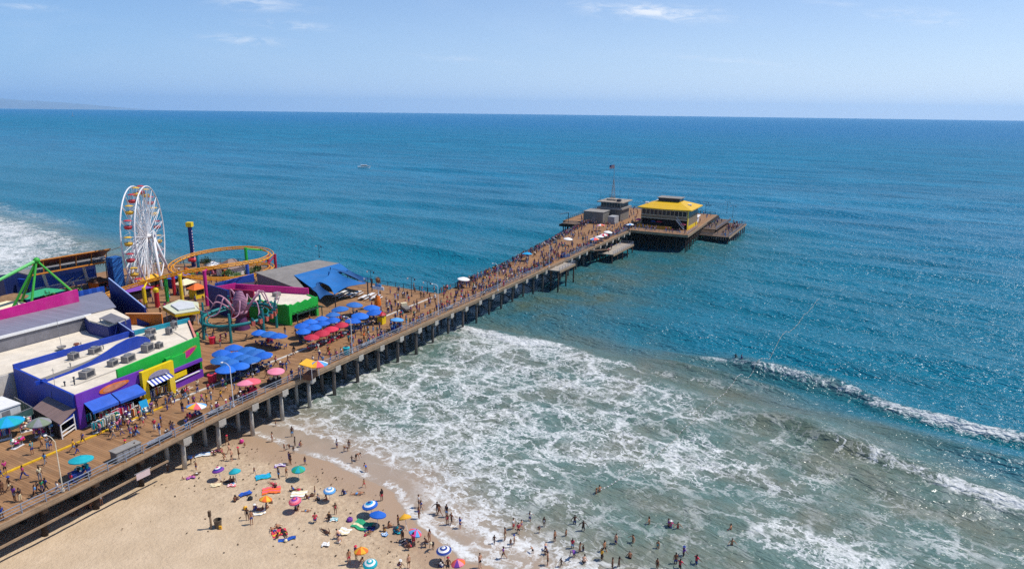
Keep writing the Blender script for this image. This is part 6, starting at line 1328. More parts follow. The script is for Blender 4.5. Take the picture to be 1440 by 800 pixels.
def sea_z(x, y):
    i = min(len(xs) - 2, max(0, int(np.searchsorted(xs, x)) - 1)); j = min(len(ys) - 2, max(0, int(np.searchsorted(ys, y)) - 1)); return float(Z[j:j + 2, i:i + 2].max())
bl = thing('buoy_line', 'long pale rope of small floats running through the breakers from the swimmers out to sea', 'buoy line', (0, 0, 0), 0, None, 'the buoy line')
P_ = [at(*p, 0) for p in ((1150, 425), (1128, 446), (1100, 478), (1070, 515), (1046, 533), (1028, 547), (1000, 572), (975, 595), (935, 628), (900, 652), (870, 675), (838, 693))]
rope = spline(P_, 14); rope = [Vector((p.x, p.y, sea_z(p.x, p.y) + .03)) for p in rope]; G().tube(rope, .03, 4).build('rope', M('rope_pale', '#a9a698', .8, .1), bl)
fm_ = G().ball((0, 0, 0), .12, 8).mesh('float', cloth['white'], True)
for i in range(0, len(rope), 2): c = bpy.data.objects.new('float', fm_); COL.objects.link(c); c.parent = bl; c.location = rope[i]
# ------------------------------------------------------------------ people
def rotx(v, a): c, s = math.cos(a), math.sin(a); return Vector((v.x, v.y * c - v.z * s, v.y * s + v.z * c))
def roty(v, a): c, s = math.cos(a), math.sin(a); return Vector((v.x * c + v.z * s, v.y, -v.x * s + v.z * c))
def skeleton(lean=0, head=0, aL=(0, 8, 10), aR=(0, 8, 10), lL=(0, 0), lR=(0, 0), drop=None, flat=0):
    """joints of a figure 1.72 m tall facing +y; angles in degrees: arms (forward, out, elbow), legs (hip forward, knee back)"""
    J = {}; up = rotx(Vector((0, 0, 1)), R_(-lean)); pel = Vector((0, 0, .93)); J['pelvis'] = pel; J['spine'] = pel + up * .20; J['chest'] = pel + up * .38; J['neck'] = pel + up * .53
    hu = rotx(up, R_(-head)); J['head'] = J['neck'] + hu * .11; J['crown'] = J['neck'] + hu * .20; J['up'] = hu
    for s_, a_, l_ in ((-1, aL, lL), (1, aR, lR)):
        k = 'L' if s_ < 0 else 'R'
        sh = pel + up * .47 + Vector((s_ * .175, 0, 0)); J['sh' + k] = sh
        d = rotx(roty(Vector((0, 0, -1)), R_(-s_ * a_[1])), R_(a_[0] - lean)); J['el' + k] = sh + d * .285
        d2 = rotx(roty(Vector((0, 0, -1)), R_(-s_ * a_[1] * .6)), R_(a_[0] + a_[2] - lean)); J['wr' + k] = J['el' + k] + d2 * .245; J['ha' + k] = J['wr' + k] + d2 * .075; J['hd' + k] = d2
        hp = pel + Vector((s_ * .09, 0, -.03)); J['hp' + k] = hp
        d = rotx(Vector((s_ * .05, 0, -1)).normalized(), R_(l_[0])); J['kn' + k] = hp + d * .43
        d3 = rotx(Vector((0, 0, -1)), R_(l_[0] - l_[1])); J['an' + k] = J['kn' + k] + d3 * .42; J['to' + k] = J['an' + k] + rotx(Vector((0, .17, -.035)), R_((l_[0] - l_[1]) * .8))
    if flat: 
        for k_ in J: J[k_] = rotx(J[k_], R_(flat))
    pts = [v for k_, v in J.items() if k_ not in ('up', 'hdL', 'hdR')]
    low = min(v.z for v in pts); off = (-low + .045) if drop is None else (drop - J['pelvis'].z)
    for k_ in J:
        if k_ not in ('up', 'hdL', 'hdR'): J[k_] = J[k_] + Vector((0, 0, off))
    return J
def skin(name, J, chains, rad, root, lv=1):
    names = []; 
    for ch_ in chains:
        for k_ in ch_:
            if k_ not in names: names.append(k_)
    idx = {k_: i for i, k_ in enumerate(names)}; ed = []
    for ch_ in chains:
        for a_, b_ in zip(ch_[:-1], ch_[1:]): ed.append((idx[a_], idx[b_]))
    me_ = bpy.data.meshes.new(name); me_.from_pydata([J[k_] for k_ in names], ed, []); o = bpy.data.objects.new(name, me_); COL.objects.link(o)
    o.modifiers.new('s', 'SKIN'); sv = me_.skin_vertices[0].data
    for k_ in names: r_ = rad[k_]; sv[idx[k_]].radius = r_ if isinstance(r_, tuple) else (r_, r_); sv[idx[k_]].use_root = (k_ == root)
    if lv: m_ = o.modifiers.new('d', 'SUBSURF'); m_.levels = lv; m_.render_levels = lv
    dg = bpy.context.evaluated_depsgraph_get(); ev = o.evaluated_get(dg); out = bpy.data.meshes.new_from_object(ev); out.name = name
    bpy.data.objects.remove(o); bpy.data.meshes.remove(me_)
    out.polygons.foreach_set('use_smooth', [True] * len(out.polygons)); return out
RB = dict(pelvis=(.15, .115), spine=(.135, .10), chest=(.155, .11), neck=.055, head=(.078, .092), crown=(.06, .07))
for k in 'LR': RB.update({'sh' + k: .062, 'el' + k: .042, 'wr' + k: .029, 'ha' + k: .034, 'hp' + k: .088, 'kn' + k: .056, 'an' + k: .038, 'to' + k: .036})
def mid(a, b, t): return a + (b - a) * t
def merge(me_, g):
    """add a small collected shape to a mesh, as one continuous figure's extra detail"""
    v = [tuple(x.co) for x in me_.vertices]; f = [list(p.vertices) for p in me_.polygons]; o = len(v); me2 = bpy.data.meshes.new(me_.name)
    me2.from_pydata(v + g.v, [], f + [[o + i for i in q_] for q_ in g.f]); me2.polygons.foreach_set('use_smooth', [True] * len(me2.polygons)); bpy.data.meshes.remove(me_); me2.update(); return me2
def make_pose(name, **kw):
    J = skeleton(**kw); P = {}
    chains = [['pelvis', 'spine', 'chest', 'neck', 'head', 'crown']] + [x for k in 'LR' for x in (['chest', 'sh' + k, 'el' + k, 'wr' + k, 'ha' + k], ['pelvis', 'hp' + k, 'kn' + k, 'an' + k, 'to' + k])]
    body = skin('person', J, chains, RB, 'pelvis', 1)
    g = G(); fwd = rotx(J['up'], R_(-90)); side = Vector((1, 0, 0)); hc = mid(J['head'], J['crown'], .35)
    g.tube([hc + fwd * .07, hc + fwd * .115 - J['up'] * .02], [.022, .014], 5)
    for s_ in (-1, 1): g.ball(hc + side * s_ * .085, .022, 6)
    for k, s_ in (('L', -1), ('R', 1)):
        d2 = J['hd' + k]; sd = side if abs(d2.x) < .8 else Vector((0, 1, 0)); pf = d2.cross(sd).normalized()
        for i, ln in enumerate((.066, .078, .072, .056)):
            b0 = J['ha' + k] + d2 * .012 + pf * (.03 - .02 * i); g.tube([b0, b0 + d2 * ln * .55 - sd * s_ * .006, b0 + d2 * ln - sd * s_ * .022], [.0095, .0085, .007], 5)
        b0 = J['wr' + k] + d2 * .03 + pf * .03; g.tube([b0, b0 + pf * .03 + d2 * .02, b0 + pf * .038 + d2 * .055], [.012, .010, .008], 5)
    P['body'] = merge(body, g)
    R2 = {k_: (tuple(x + .017 for x in v) if isinstance(v, tuple) else v + .016) for k_, v in RB.items()}
    J2 = dict(J); J2['lowtorso'] = mid(J['pelvis'], J['spine'], -.25); J2['collar'] = mid(J['chest'], J['neck'], .62); R2['lowtorso'] = (.165, .13); R2['collar'] = .075
    for k in 'LR': J2['sl' + k] = mid(J['sh' + k], J['el' + k], .72); R2['sl' + k] = .068; J2['st' + k] = mid(J['hp' + k], J['kn' + k], .78); R2['st' + k] = .088; R2['sh' + k] = .076; J2['cf' + k] = mid(J['kn' + k], J['an' + k], .92); R2['cf' + k] = .058; R2['kn' + k] = .073; R2['hp' + k] = .106
    J2['waist'] = mid(J['pelvis'], J['spine'], .35); R2['waist'] = (.152, .118)
    P['shirt'] = skin('shirt', J2, [['lowtorso', 'spine', 'chest', 'collar']] + [['chest', 'sh' + k, 'sl' + k] for k in 'LR'], R2, 'lowtorso', 1)
    P['swimsuit'] = skin('swimsuit', J2, [['pelvis', 'spine', 'chest']] + [['pelvis', 'hp' + k] for k in 'LR'], {**R2, 'pelvis': (.157, .122), 'spine': (.142, .107), 'chest': (.163, .118), 'hpL': .096, 'hpR': .096}, 'pelvis', 1)
    P['shorts'] = skin('shorts', J2, [['waist', 'pelvis']] + [['pelvis', 'hp' + k, 'st' + k] for k in 'LR'], R2, 'waist', 1)
    P['trousers'] = skin('trousers', J2, [['waist', 'pelvis']] + [['pelvis', 'hp' + k, 'kn' + k, 'cf' + k] for k in 'LR'], R2, 'waist', 1)
    u1 = J['up']; b1 = -rotx(u1, R_(-90)); 
    def headgear(long_, hat):
        g = G(); c0 = mid(J['head'], J['crown'], .45) + b1 * .018 + u1 * .022; g.ball((0, 0, 0), .104, 10, 0, (.95, 1.02, 1.0)); keep = []
        g.v = [Vector(v) for v in g.v]; g.v = [(v if not (v.y > .02 and v.z < .03) else Vector((v.x * .86, v.y * .45, v.z * .6 + .02))) for v in g.v]
        if long_: g.ball((0, -.075, -.12), .075, 8, 0, (1.05, .6, 1.7)); 
        if hat: g.lathe([(.19, .03), (.115, .055), (.10, .13), (0, .15), ], 10); g.lathe([(.19, .03), (.19, .02), (.10, .03)], 10)
        ex = Vector((1, 0, 0)); ey = -b1; g.v = [tuple(c0 + ex * v[0] + ey * v[1] + u1 * v[2]) for v in g.v]; return g.mesh('hat' if hat else 'hair', cloth['black'], True)
    P['hair'] = headgear(False, False); P['long'] = headgear(True, False); P['hat'] = headgear(False, True)
    return P
POSE = {'stand': make_pose('stand', aL=(5, 9, 12), aR=(-4, 9, 18), lL=(3, 3), lR=(-2, 2)),
        'phone': make_pose('phone', aL=(12, 8, 95), aR=(5, 10, 20), head=14, lL=(4, 4), lR=(-3, 2)),
        'walk': make_pose('walk', lean=4, aL=(-24, 8, 18), aR=(26, 8, 28), lL=(26, 8), lR=(-20, 22)),
        'stride': make_pose('stride', lean=5, aL=(28, 10, 40), aR=(-22, 10, 20), lL=(-22, 28), lR=(27, 6)),
        'bend': make_pose('bend', lean=72, head=-15, aL=(92, 6, 10), aR=(80, 8, 12), lL=(4, 8), lR=(-6, 8)),
        'sit': make_pose('sit', lean=-16, aL=(-32, 14, 18), aR=(30, 10, 40), lL=(78, 30), lR=(84, 70), drop=.12),
        'hug': make_pose('hug', lean=14, aL=(52, 8, 40), aR=(56, 8, 36), lL=(118, 112), lR=(112, 104), drop=.13),
        'seat': make_pose('seat', lean=4, aL=(28, 10, 50), aR=(22, 10, 45), lL=(84, 84), lR=(82, 80), drop=.55),
        'crouch': make_pose('crouch', lean=32, aL=(46, 12, 40), aR=(40, 12, 50), lL=(105, 128), lR=(92, 120)),
        'lie': make_pose('lie', aL=(0, 24, 12), aR=(0, 30, 20), lL=(5, 8), lR=(-3, 4), flat=86),
        'wade': make_pose('wade', lean=6, aL=(22, 46, 40), aR=(14, 52, 35), lL=(14, 16), lR=(-8, 10)),
        'wave': make_pose('wave', aL=(150, 18, 10), aR=(8, 22, 30), lL=(6, 6), lR=(-5, 4))}
SKINS = [M('skin_' + n, h, .6, .05, 3, k=.9) for n, h in (('fair', '#d9a585'), ('tan', '#b57f5c'), ('brown', '#8a5a3e'), ('dark', '#5a3a2a'))]
HAIR = [M('hair_' + n, h, .6, .1, 4) for n, h in (('black', '#1c1815'), ('brown', '#3f2a1c'), ('blond', '#a67d48'), ('grey', '#8a8580'))]
TOPC = ['white', 'black', 'navy', 'red', 'grey', 'blue', 'magenta', 'teal', 'cream', 'purple', 'green', 'yellow', 'sky', 'pink', 'orange', 'brown']
TOPW = [9, 18, 15, 8, 9, 5, 4, 3, 3, 5, 2, 1.5, 3, 3, 1.5, 5]
BOTC = ['black', 'navy', 'sky', 'grey', 'brown', 'white', 'cream', 'red']
BOTW = [14, 12, 4, 5, 4, 1.5, 2, 1]
WORD = {'sky': 'light blue', 'cream': 'cream', 'black': 'black', 'navy': 'navy'}
cw = lambda c: WORD.get(c, c)
VERB = dict(stand='standing', phone='looking at a phone', walk='walking', stride='striding', bend='bending down', sit='sitting on the sand', hug='sitting with knees up', seat='sitting', crouch='crouching', lie='lying down', wade='wading with arms out', wave='waving an arm')
PEOPLE = []                                    # (object, base label, location, zone)
pr = random.Random(41)
def person(loc, pose, zone, top=None, bot=None, face=None, scale=None, kind=None, beach_wear=False, hat=None):
    P = POSE[pose]; r_ = pr
    kind = kind or r_.choices(['man', 'woman', 'child'], [10, 10, 3])[0]
    sc_ = scale or {'man': r_.uniform(.98, 1.07), 'woman': r_.uniform(.90, .99), 'child': r_.uniform(.62, .78)}[kind]
    o = bpy.data.objects.new('person', P['body']); COL.objects.link(o); o.location = loc; o.scale = (sc_ * r_.uniform(.93, 1.1), sc_, sc_); o.rotation_euler = (0, 0, r_.uniform(0, 6.28) if face is None else face)
    if not P['body'].materials: P['body'].materials.append(SKINS[0])
    o.material_slots[0].link = 'OBJECT'; o.material_slots[0].material = r_.choices(SKINS, [2, 5, 4, 3])[0]
    top = top or r_.choices(TOPC, TOPW)[0]; bot = bot or r_.choices(BOTC, BOTW)[0]
    def wear(nm, key, mt):
        me_ = P[key]
        if not me_.materials: me_.materials.append(mt)
        c = bpy.data.objects.new(nm, me_); COL.objects.link(c); c.parent = o; c.material_slots[0].link = 'OBJECT'; c.material_slots[0].material = mt
    if beach_wear and kind == 'man' and r_.random() < .72: wear('shorts', 'shorts', cloth[bot]); txt = f'bare chested person in {cw(bot)} swim shorts'
    elif beach_wear and kind == 'woman' and r_.random() < .7: wear('swimsuit', 'swimsuit', cloth[top]); txt = f'person in a {cw(top)} swimsuit'
    elif beach_wear and kind == 'child': wear('shorts', 'shorts', cloth[bot]); txt = f'bare chested child in {cw(bot)} shorts'
    else:
        lb = r_.random() < .68 and not beach_wear; wear('shirt', 'shirt', cloth[top]); wear('trousers' if lb else 'shorts', 'trousers' if lb else 'shorts', cloth[bot]); txt = f"{'child' if kind == 'child' else 'person'} in {cw(top)} top and {cw(bot)} {'trousers' if lb else 'shorts'}"
    hat = (r_.random() < (.03 if zone == 'sea' else .14)) if hat is None else hat
    if hat: hc_ = r_.choice(['white', 'black', 'cream', 'red', 'navy']); wear('hat', 'hat', cloth[hc_]); txt2 = txt.replace('person in', 'hatted person in').replace('bare chested person', 'hatted bare chested person'); txt = txt2
    else: wear('hair', 'long' if kind == 'woman' else 'hair', r_.choices(HAIR, [8, 7, 3, 1])[0])
    PEOPLE.append((o, txt, VERB[pose], Vector(loc), zone)); return o
SHV = math.atan2(-.6, .8)                      # heading along the shore
up_pier, down_pier = PA - math.pi / 2, PA + math.pi / 2
# --- on the boards, near part: (x, y) of the feet in the picture
deckpx = [(46, 639), (59, 629), (68, 632), (72, 633), (64, 653), (34, 673), (57, 676), (8, 666), (2, 671), (104, 635), (109, 638), (117, 624), (160, 617), (178, 634), (172, 612), (188, 614), (193, 612), (181, 605), (142, 611), (4, 695), (14, 690), (21, 704), (29, 705), (50, 700), (54, 696), (60, 692), (65, 691), (83, 694), (7, 733), (2, 736), (112, 673), (121, 672), (108, 685),
          (202, 600), (218, 606), (225, 612), (234, 616), (241, 606), (184, 615), (192, 613), (257, 580), (266, 573), (273, 571), (284, 567), (291, 569), (297, 563), (311, 562), (314, 546), (318, 550), (338, 554), (257, 561), (261, 560), (266, 557), (305, 584), (316, 584), (324, 586), (330, 579), (340, 576), (354, 573), (358, 571), (252, 621), (259, 615), (270, 606), (274, 604), (281, 603), (204, 643), (221, 575), (356, 537), (350, 535),
          (388, 514), (395, 522), (398, 522), (403, 521), (413, 502), (448, 498), (461, 498), (463, 499), (472, 499), (460, 514), (484, 508), (481, 511), (490, 503), (420, 539), (354, 567), (358, 565), (436, 529), (432, 531), (416, 535), (508, 498), (514, 496),
          (414, 499), (469, 479), (495, 484), (448, 495), (518, 460), (527, 455), (534, 463), (537, 473), (528, 484), (535, 482), (550, 462), (555, 463), (546, 440), (551, 439), (543, 433), (548, 431), (556, 431), (559, 413), (568, 413), (573, 419), (564, 450), (582, 447), (577, 441), (568, 469), (546, 481), (550, 475), (556, 474), (538, 449), (542, 451), (556, 451),
          (592, 420), (596, 420), (604, 418), (546, 441), (578, 442), (583, 447), (586, 438), (590, 439), (595, 446), (550, 459), (554, 462), (563, 450), (566, 449), (613, 434), (620, 431), (629, 425), (624, 420), (629, 412), (641, 418), (649, 416), (651, 428), (630, 436), (592, 460), (602, 456), (624, 442), (631, 441), (665, 412), (668, 412), (674, 407), (671, 425), (673, 421), (680, 418), (684, 410), (678, 399), (687, 400), (693, 404), (691, 403), (663, 397), (668, 398), (685, 389),
          (166, 606), (170, 603), (176, 600), (184, 597), (157, 612), (205, 590), (227, 600), (300, 552), (330, 548), (346, 545), (375, 531), (382, 527), (405, 512), (425, 520), (440, 513), (450, 506), (500, 476), (508, 470), (512, 480), (560, 436), (570, 430), (604, 430), (612, 425), (640, 425), (655, 420), (660, 405), (645, 409), (700, 397), (708, 403), (696, 393), (720, 394), (725, 392), (734, 392), (720, 384), (717, 378)]
for px, py in deckpx:
    p = at(px, py, DECK); s_, t_ = st_of(p)
    if s_ < 40 and t_ < near_edge(s_) + .5: p = W(s_, near_edge(s_) + .55 + .5 * abs(pr.gauss(0, .6)))
    ps = pr.choices(['stand', 'phone', 'walk', 'stride', 'wave'], [7, 3, 7, 6, .3])[0]
    fc = (up_pier if pr.random() < .5 else down_pier) + pr.gauss(0, .35) if ps in ('walk', 'stride') else pr.uniform(0, 6.28)
    person(p, ps, 'deck', face=fc)
for i in range(26):
    s_ = pr.uniform(-46, -28); t_ = pr.gauss(8.6, 1.0); person(W(s_, min(t_, 10.2)), pr.choice(['stand', 'phone', 'walk', 'stand']), 'deck')
# a few in the park behind
for px, py in ((232, 436), (240, 441), (205, 438), (198, 431), (226, 443), (268, 440), (286, 452), (294, 462), (301, 470), (290, 475), (300, 478), (297, 466), (311, 482), (318, 478), (420, 470), (310, 488), (286, 425), (275, 424), (262, 430), (215, 425)):
    person(at(px, py, DECK), pr.choice(['stand', 'walk', 'phone']), 'park')
# --- on the sand
for px, py, ps, kw in ((236, 663, 'stand', dict(top='white', bot='grey', kind='woman')), (276, 661, 'stand', {}), (269, 653, 'bend', {}), (258, 674, 'sit', {}), (266, 671, 'lie', {}), (336, 645, 'stand', dict(bot='black', kind='man')), (323, 638, 'walk', dict(kind='woman')), (320, 626, 'walk', {}), (318, 646, 'crouch', {}), (326, 648, 'stand', dict(top='white')), (358, 666, 'walk', dict(top='white', bot='navy', kind='child')), (392, 673, 'stand', dict(top='grey', kind='man')), (403, 669, 'phone', dict(top='white')), (409, 653, 'stand', dict(top='black')), (407, 651, 'stand', dict(bot='navy')), (429, 653, 'stand', dict(kind='child')), (348, 731, 'stand', dict(top='black', kind='woman')), (354, 737, 'stand', dict(bot='navy', kind='man')), (357, 719, 'hug', {}), (362, 717, 'sit', dict(bot='orange')), (369, 717, 'sit', dict(bot='red')), (374, 716, 'hug', {}), (387, 687, 'hug', dict(top='black')), (378, 678, 'lie', dict(bot='red')), (311, 678, 'lie', {}), (323, 678, 'hug', {}), (328, 679, 'sit', {}), (333, 703, 'sit', {}), (330, 706, 'hug', {}), (413, 690, 'sit', {}), (407, 690, 'lie', {}), (432, 701, 'sit', {}), (443, 696, 'stand', dict(kind='child', bot='navy')), (460, 703, 'hug', dict(top='red')), (449, 703, 'hug', {}), (418, 718, 'sit', {}), (415, 717, 'hug', {}), (424, 719, 'lie', {}), (443, 736, 'crouch', dict(bot='navy')), (472, 723, 'stand', dict(bot='black')), (462, 729, 'sit', {}), (466, 731, 'crouch', {}), (451, 744, 'lie', {}), (398, 748, 'lie', {}), (391, 752, 'lie', {}), (390, 757, 'sit', {}), (403, 757, 'lie', {}), (478, 757, 'crouch', {}), (476, 763, 'hug', dict(top='magenta')),
        (512, 685, 'walk', dict(top='red', bot='red', kind='child')), (537, 704, 'stand', dict(bot='red', kind='man')), (484, 695, 'sit', {}), (493, 696, 'lie', {}), (560, 740, 'stand', dict(top='navy', bot='navy')), (557, 749, 'crouch', dict(top='teal')), (541, 747, 'sit', {}), (546, 742, 'hug', {}), (566, 762, 'stand', dict(kind='woman', top='black')), (582, 768, 'stand', dict(top='red', bot='red')), (578, 773, 'crouch', {}), (574, 766, 'hug', {}), (598, 765, 'stand', dict(bot='black')), (602, 769, 'crouch', dict(top='white')), (609, 772, 'bend', dict(top='black', bot='black')), (604, 762, 'stand', {}), (491, 793, 'stand', dict(top='red', bot='red', kind='man')), (501, 787, 'stand', dict(top='navy')), (506, 796, 'crouch', dict(top='grey')), (575, 799, 'stand', dict(bot='brown')), (560, 799, 'crouch', {}), (622, 797, 'hug', {}), (630, 795, 'sit', {}), (675, 798, 'stand', dict(top='black', bot='black', kind='man')), (525, 744, 'lie', {}), (121, 713, 'hug', {}), (133, 712, 'sit', {}), (143, 710, 'stand', dict(top='white', bot='red')), (127, 714, 'sit', {}), (110, 718, 'sit', {}), (97, 724, 'lie', {}), (388, 600, 'stand', dict(kind='child')), (383, 621, 'stand', dict(top='white', bot='navy')), (300, 640, 'hug', {}), (312, 636, 'sit', {}), (345, 628, 'crouch', dict(kind='child'))):
    person(on_ground(px, py), ps, 'beach', beach_wear=True, **kw)
# --- in the surf: feet on the seabed, the swimmers deeper
for px, py, ps, kw in ((411, 614, 'stand', {}), (400, 634, 'stand', dict(kind='child')), (407, 631, 'bend', dict(kind='child')), (413, 637, 'walk', dict(kind='child')), (415, 627, 'stand', {}), (421, 629, 'crouch', {}), (474, 630, 'stand', dict(bot='navy')), (489, 635, 'bend', dict(kind='woman')), (491, 631, 'stand', {}), (495, 651, 'wade', dict(kind='child')), (501, 647, 'bend', {}), (515, 664, 'bend', dict(top='blue', bot='navy')), (589, 713, 'stand', dict(top='white')), (592, 718, 'walk', {}), (589, 729, 'stand', dict(top='purple', kind='woman')), (618, 724, 'walk', dict(top='red', kind='woman')), (628, 726, 'stand', {}), (629, 738, 'stand', dict(top='red')), (635, 737, 'walk', dict(top='white')), (647, 742, 'stand', dict(bot='navy')), (615, 722, 'wade', {}), (838, 694, 'wade', {}), (843, 692, 'wade', {}), (745, 731, 'wade', dict(top='white')), (765, 739, 'stand', {}), (733, 743, 'walk', {}), (722, 743, 'stand', dict(bot='red')), (729, 749, 'walk', {}), (710, 759, 'stand', {}), (695, 764, 'walk', {}), (723, 764, 'stand', {}), (718, 769, 'stand', dict(kind='child')), (708, 785, 'walk', dict(top='purple')), (749, 777, 'bend', dict(top='black', bot='black')), (767, 773, 'bend', {}), (770, 777, 'crouch', {}), (770, 794, 'stand', {}), (789, 795, 'walk', {}), (796, 753, 'stand', {}), (808, 736, 'wade', {}), (820, 745, 'wade', {}), (866, 764, 'stand', {}), (805, 770, 'stand', dict(top='red')), (820, 774, 'stand', {}), (815, 776, 'wade', {}), (807, 782, 'bend', dict(top='purple', bot='purple' if False else 'navy')), (850, 774, 'walk', {}), (846, 786, 'stand', dict(bot='black', top='yellow')), (820, 792, 'crouch', {}), (870, 796, 'wade', {}), (886, 785, 'crouch', {}), (861, 799, 'stand', dict(top='navy')), (913, 736, 'wade', dict(top='black', bot='black')), (943, 741, 'wade', {}), (940, 739, 'stand', {}), (953, 742, 'wade', {}), (925, 770, 'stand', {}), (1028, 745, 'wade', {}), (1029, 766, 'wade', {}), (961, 780, 'wade', {}), (950, 791, 'stand', {}), (979, 792, 'wade', {}), (956, 798, 'wade', {}), (924, 798, 'stand', {}), (1034, 509, 'wade', dict(top='orange')), (1042, 512, 'wave', {}), (890, 762, 'wade', {}), (780, 760, 'stand', {}), (758, 748, 'walk', dict(kind='child'))):
    p = at(px, py, 0); dep = float(ground_z(p.x, p.y)); zz = max(dep, -1.02) + max(0, min(.12, sea_z(p.x, p.y))) * 0
    if py < 520: zz = sea_z(p.x, p.y) - 1.15
    elif px > 820 and dep < -.6: zz = max(dep, -1.0)
    person(Vector((p.x, p.y, zz)), ps, 'sea', beach_wear=True, **kw)
# --- farther out along the pier: individuals up to the count of three hundred, then one crowd
far = []
while len(far) < 860:
    s_ = pr.uniform(44, 157) if pr.random() < .8 else pr.uniform(150, 206); wd = farrail(min(s_, 158))
    if s_ < 157: t_ = pr.choice([pr.uniform(.7, wd - .7), abs(pr.gauss(0, 1.0)) + .6, wd - .6 - abs(pr.gauss(0, .9))])
    else: t_ = pr.uniform(-20, 28)
    if s_ > 157 and ((160 < s_ < 177 and -19 < t_ < 0) or (156 < s_ < 178 and 9 < t_ < 22) or (179 < s_ < 184 and -18 < t_ < -14)): continue
    if s_ > 149.6 and s_ < 157 and t_ > 20: continue
    far.append((s_, max(-20, min(t_, 30))))
for s_, t_ in [(s, t) for s in (118, 121, 125, 126, 131, 134) for t in (-pr.uniform(1, 5),)]: far.append((s_, t_))
far.sort(key=lambda q_: q_[0])
N_IND = max(0, 300 - len(PEOPLE))
for s_, t_ in far[:N_IND]:
    person(W(s_, t_, 3.2 if t_ < -.4 and s_ < 140 else DECK), pr.choice(['stand', 'walk', 'stride', 'phone']), 'farpier', face=pr.choice([up_pier, down_pier]) + pr.gauss(0, .6))
# the rest of the distant crowd as one mass
CR = [cloth[c] for c in TOPC] + SKINS + HAIR; cv, cf, cmt = [], [], []
ng = []
for ps in ('stand', 'walk', 'phone'):
    parts_ = []
    for key in ('body', 'shirt', 'trousers', 'hair'):
        me_ = POSE[ps][key]; parts_.append((key, [v.co.copy() for v in me_.vertices], [tuple(p.vertices) for p in me_.polygons]))
    ng.append(parts_)
seatz = [(x_, y_, DECK) for x_, y_ in ()]
allc = [(W(s_, t_, 3.2 if t_ < -.4 and s_ < 140 else DECK)) for s_, t_ in far[N_IND:]]
for i in range(46): allc.append(W(pr.uniform(168, 204), -21.3 - pr.uniform(6, 10.4), 3.4))
for i in range(14): allc.append(W(pr.uniform(174, 203), -21.3 - pr.uniform(.6, 4.4), 4.85))
for i in range(150): allc.append(W(pr.uniform(-14, 32), pr.uniform(40, 90), DECK))
for i in range(150):
    s_ = pr.uniform(-4, 48); allc.append(W(s_, min(pr.choice([pr.uniform(.8, 9), abs(pr.gauss(0, .8)) + .7, pr.uniform(9, 20)]), farrail(s_) - .6 if s_ > 38 else 30), DECK))
for i in range(26): allc.append(W(pr.uniform(150.6, 156), pr.uniform(-20, -1), DECK))
for loc in allc:
    parts_ = pr.choice(ng); an = pr.uniform(0, 6.28); sc_ = pr.uniform(.85, 1.06); ca, sa = math.cos(an) * sc_, math.sin(an) * sc_; ti = pr.choices(range(len(TOPC)), TOPW)[0]; bi = pr.choice([1, 2, 4, 12]); si = len(TOPC) + pr.randrange(4); hi = len(TOPC) + 4 + pr.randrange(3)
    for key, vs, fs in parts_:
        o_ = len(cv); mi = {'body': si, 'shirt': ti, 'trousers': bi, 'hair': hi}[key]
        cv += [(loc.x + v.x * ca - v.y * sa, loc.y + v.x * sa + v.y * ca, loc.z + v.z * sc_) for v in vs]; cf += [tuple(o_ + k_ for k_ in f_) for f_ in fs]; cmt += [mi] * len(fs)
me_ = bpy.data.meshes.new('crowd'); me_.from_pydata(cv, [], cf)
for m_ in CR: me_.materials.append(m_)
me_.polygons.foreach_set('material_index', cmt); me_.polygons.foreach_set('use_smooth', [True] * len(cf)); o = bpy.data.objects.new('crowd', me_); COL.objects.link(o); tag(o, 'crowd of small figures at the far end of the pier and in the ride park', 'crowd', None, 'stuff')

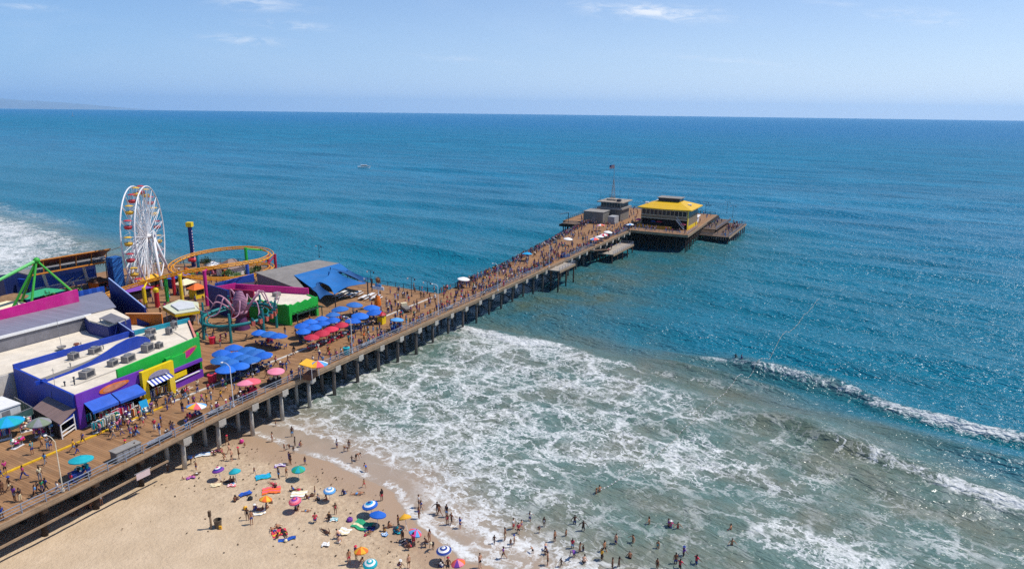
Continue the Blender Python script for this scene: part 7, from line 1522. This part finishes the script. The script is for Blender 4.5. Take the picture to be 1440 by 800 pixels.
# --- labels: clothing, pose and the nearest named thing; a second neighbour or the side where two would read alike
for i, s in enumerate(bents): pass
LM += [(W(x, 0).x, W(x, 0).y, ph) for x, ph in ((60, 'the narrow pier past its middle'), (100, 'the pier near the wide landing'), (145, 'the pier just before its end'), (-70, 'the near corner of the boardwalk'))]
LM += [(W(-32, 7).x, W(-32, 7).y, 'the yellow arch'), (W(-41, 8).x, W(-41, 8).y, 'the blue awning'), (W(190, 0).x, W(190, 0).y, 'the outer pier head'), (W(-24, 9).x, W(-24, 9).y, 'the arcade end'), (W(20, 5).x, W(20, 5).y, 'the patio end of the boardwalk'), (W(125, -3).x, W(125, -3).y, 'the fishing landing')]
ZL = dict(deck='on the boardwalk', park='among the park rides', beach='on the sand', sea='in the surf', farpier='on the narrow pier')
CAT = dict(deck='people on the boardwalk', park='people among the rides', beach='people on the beach', sea='bathers in the surf', farpier='people on the far pier')
used = {}
def near(loc, k): return [l for l in sorted(LM, key=lambda l: (l[0] - loc.x) ** 2 + (l[1] - loc.y) ** 2)[:k]]
for (o, txt, verb, loc, zone) in PEOPLE:
    verb = 'lying on the sand' if verb == 'lying down' else verb
    cands = []
    nl = near(loc, 14); seen_ = []
    for l in nl:
        if l[2] not in [x[2] for x in seen_]: seen_.append(l)
    for l in seen_[:4]:
        x0, y0 = proj((l[0], l[1], 4)); x1, y1 = proj((loc.x, loc.y, 4)); side = ('left of' if x1 < x0 - 6 else 'right of' if x1 > x0 + 6 else 'below' if y1 > y0 else 'beyond')
        cands.append(f'{txt} {verb} {side} {l[2]}')
        for extra in ('nearer the camera', 'farther off'): cands.append(f'{txt} {verb} {side} {l[2]}, {extra}')
    lab = None
    for c in cands[::3]:
        if c.lower() not in used and len(c.replace('-', ' ').split()) <= 16: lab = c; break
    if lab is None:
        for c in cands:
            if len(c.split()) <= 16: lab = c; break
    if lab is None or len(lab.split()) > 16: lab = f'{txt} {verb} {ZL[zone]}'
    used[lab.lower()] = 1; tag(o, lab, 'person', CAT[zone])
print('people', len(PEOPLE), 'labels', len(used), 'crowd', len(allc), 'labels over', sum(len(o['label'].split()) > 16 for o, *_ in PEOPLE))
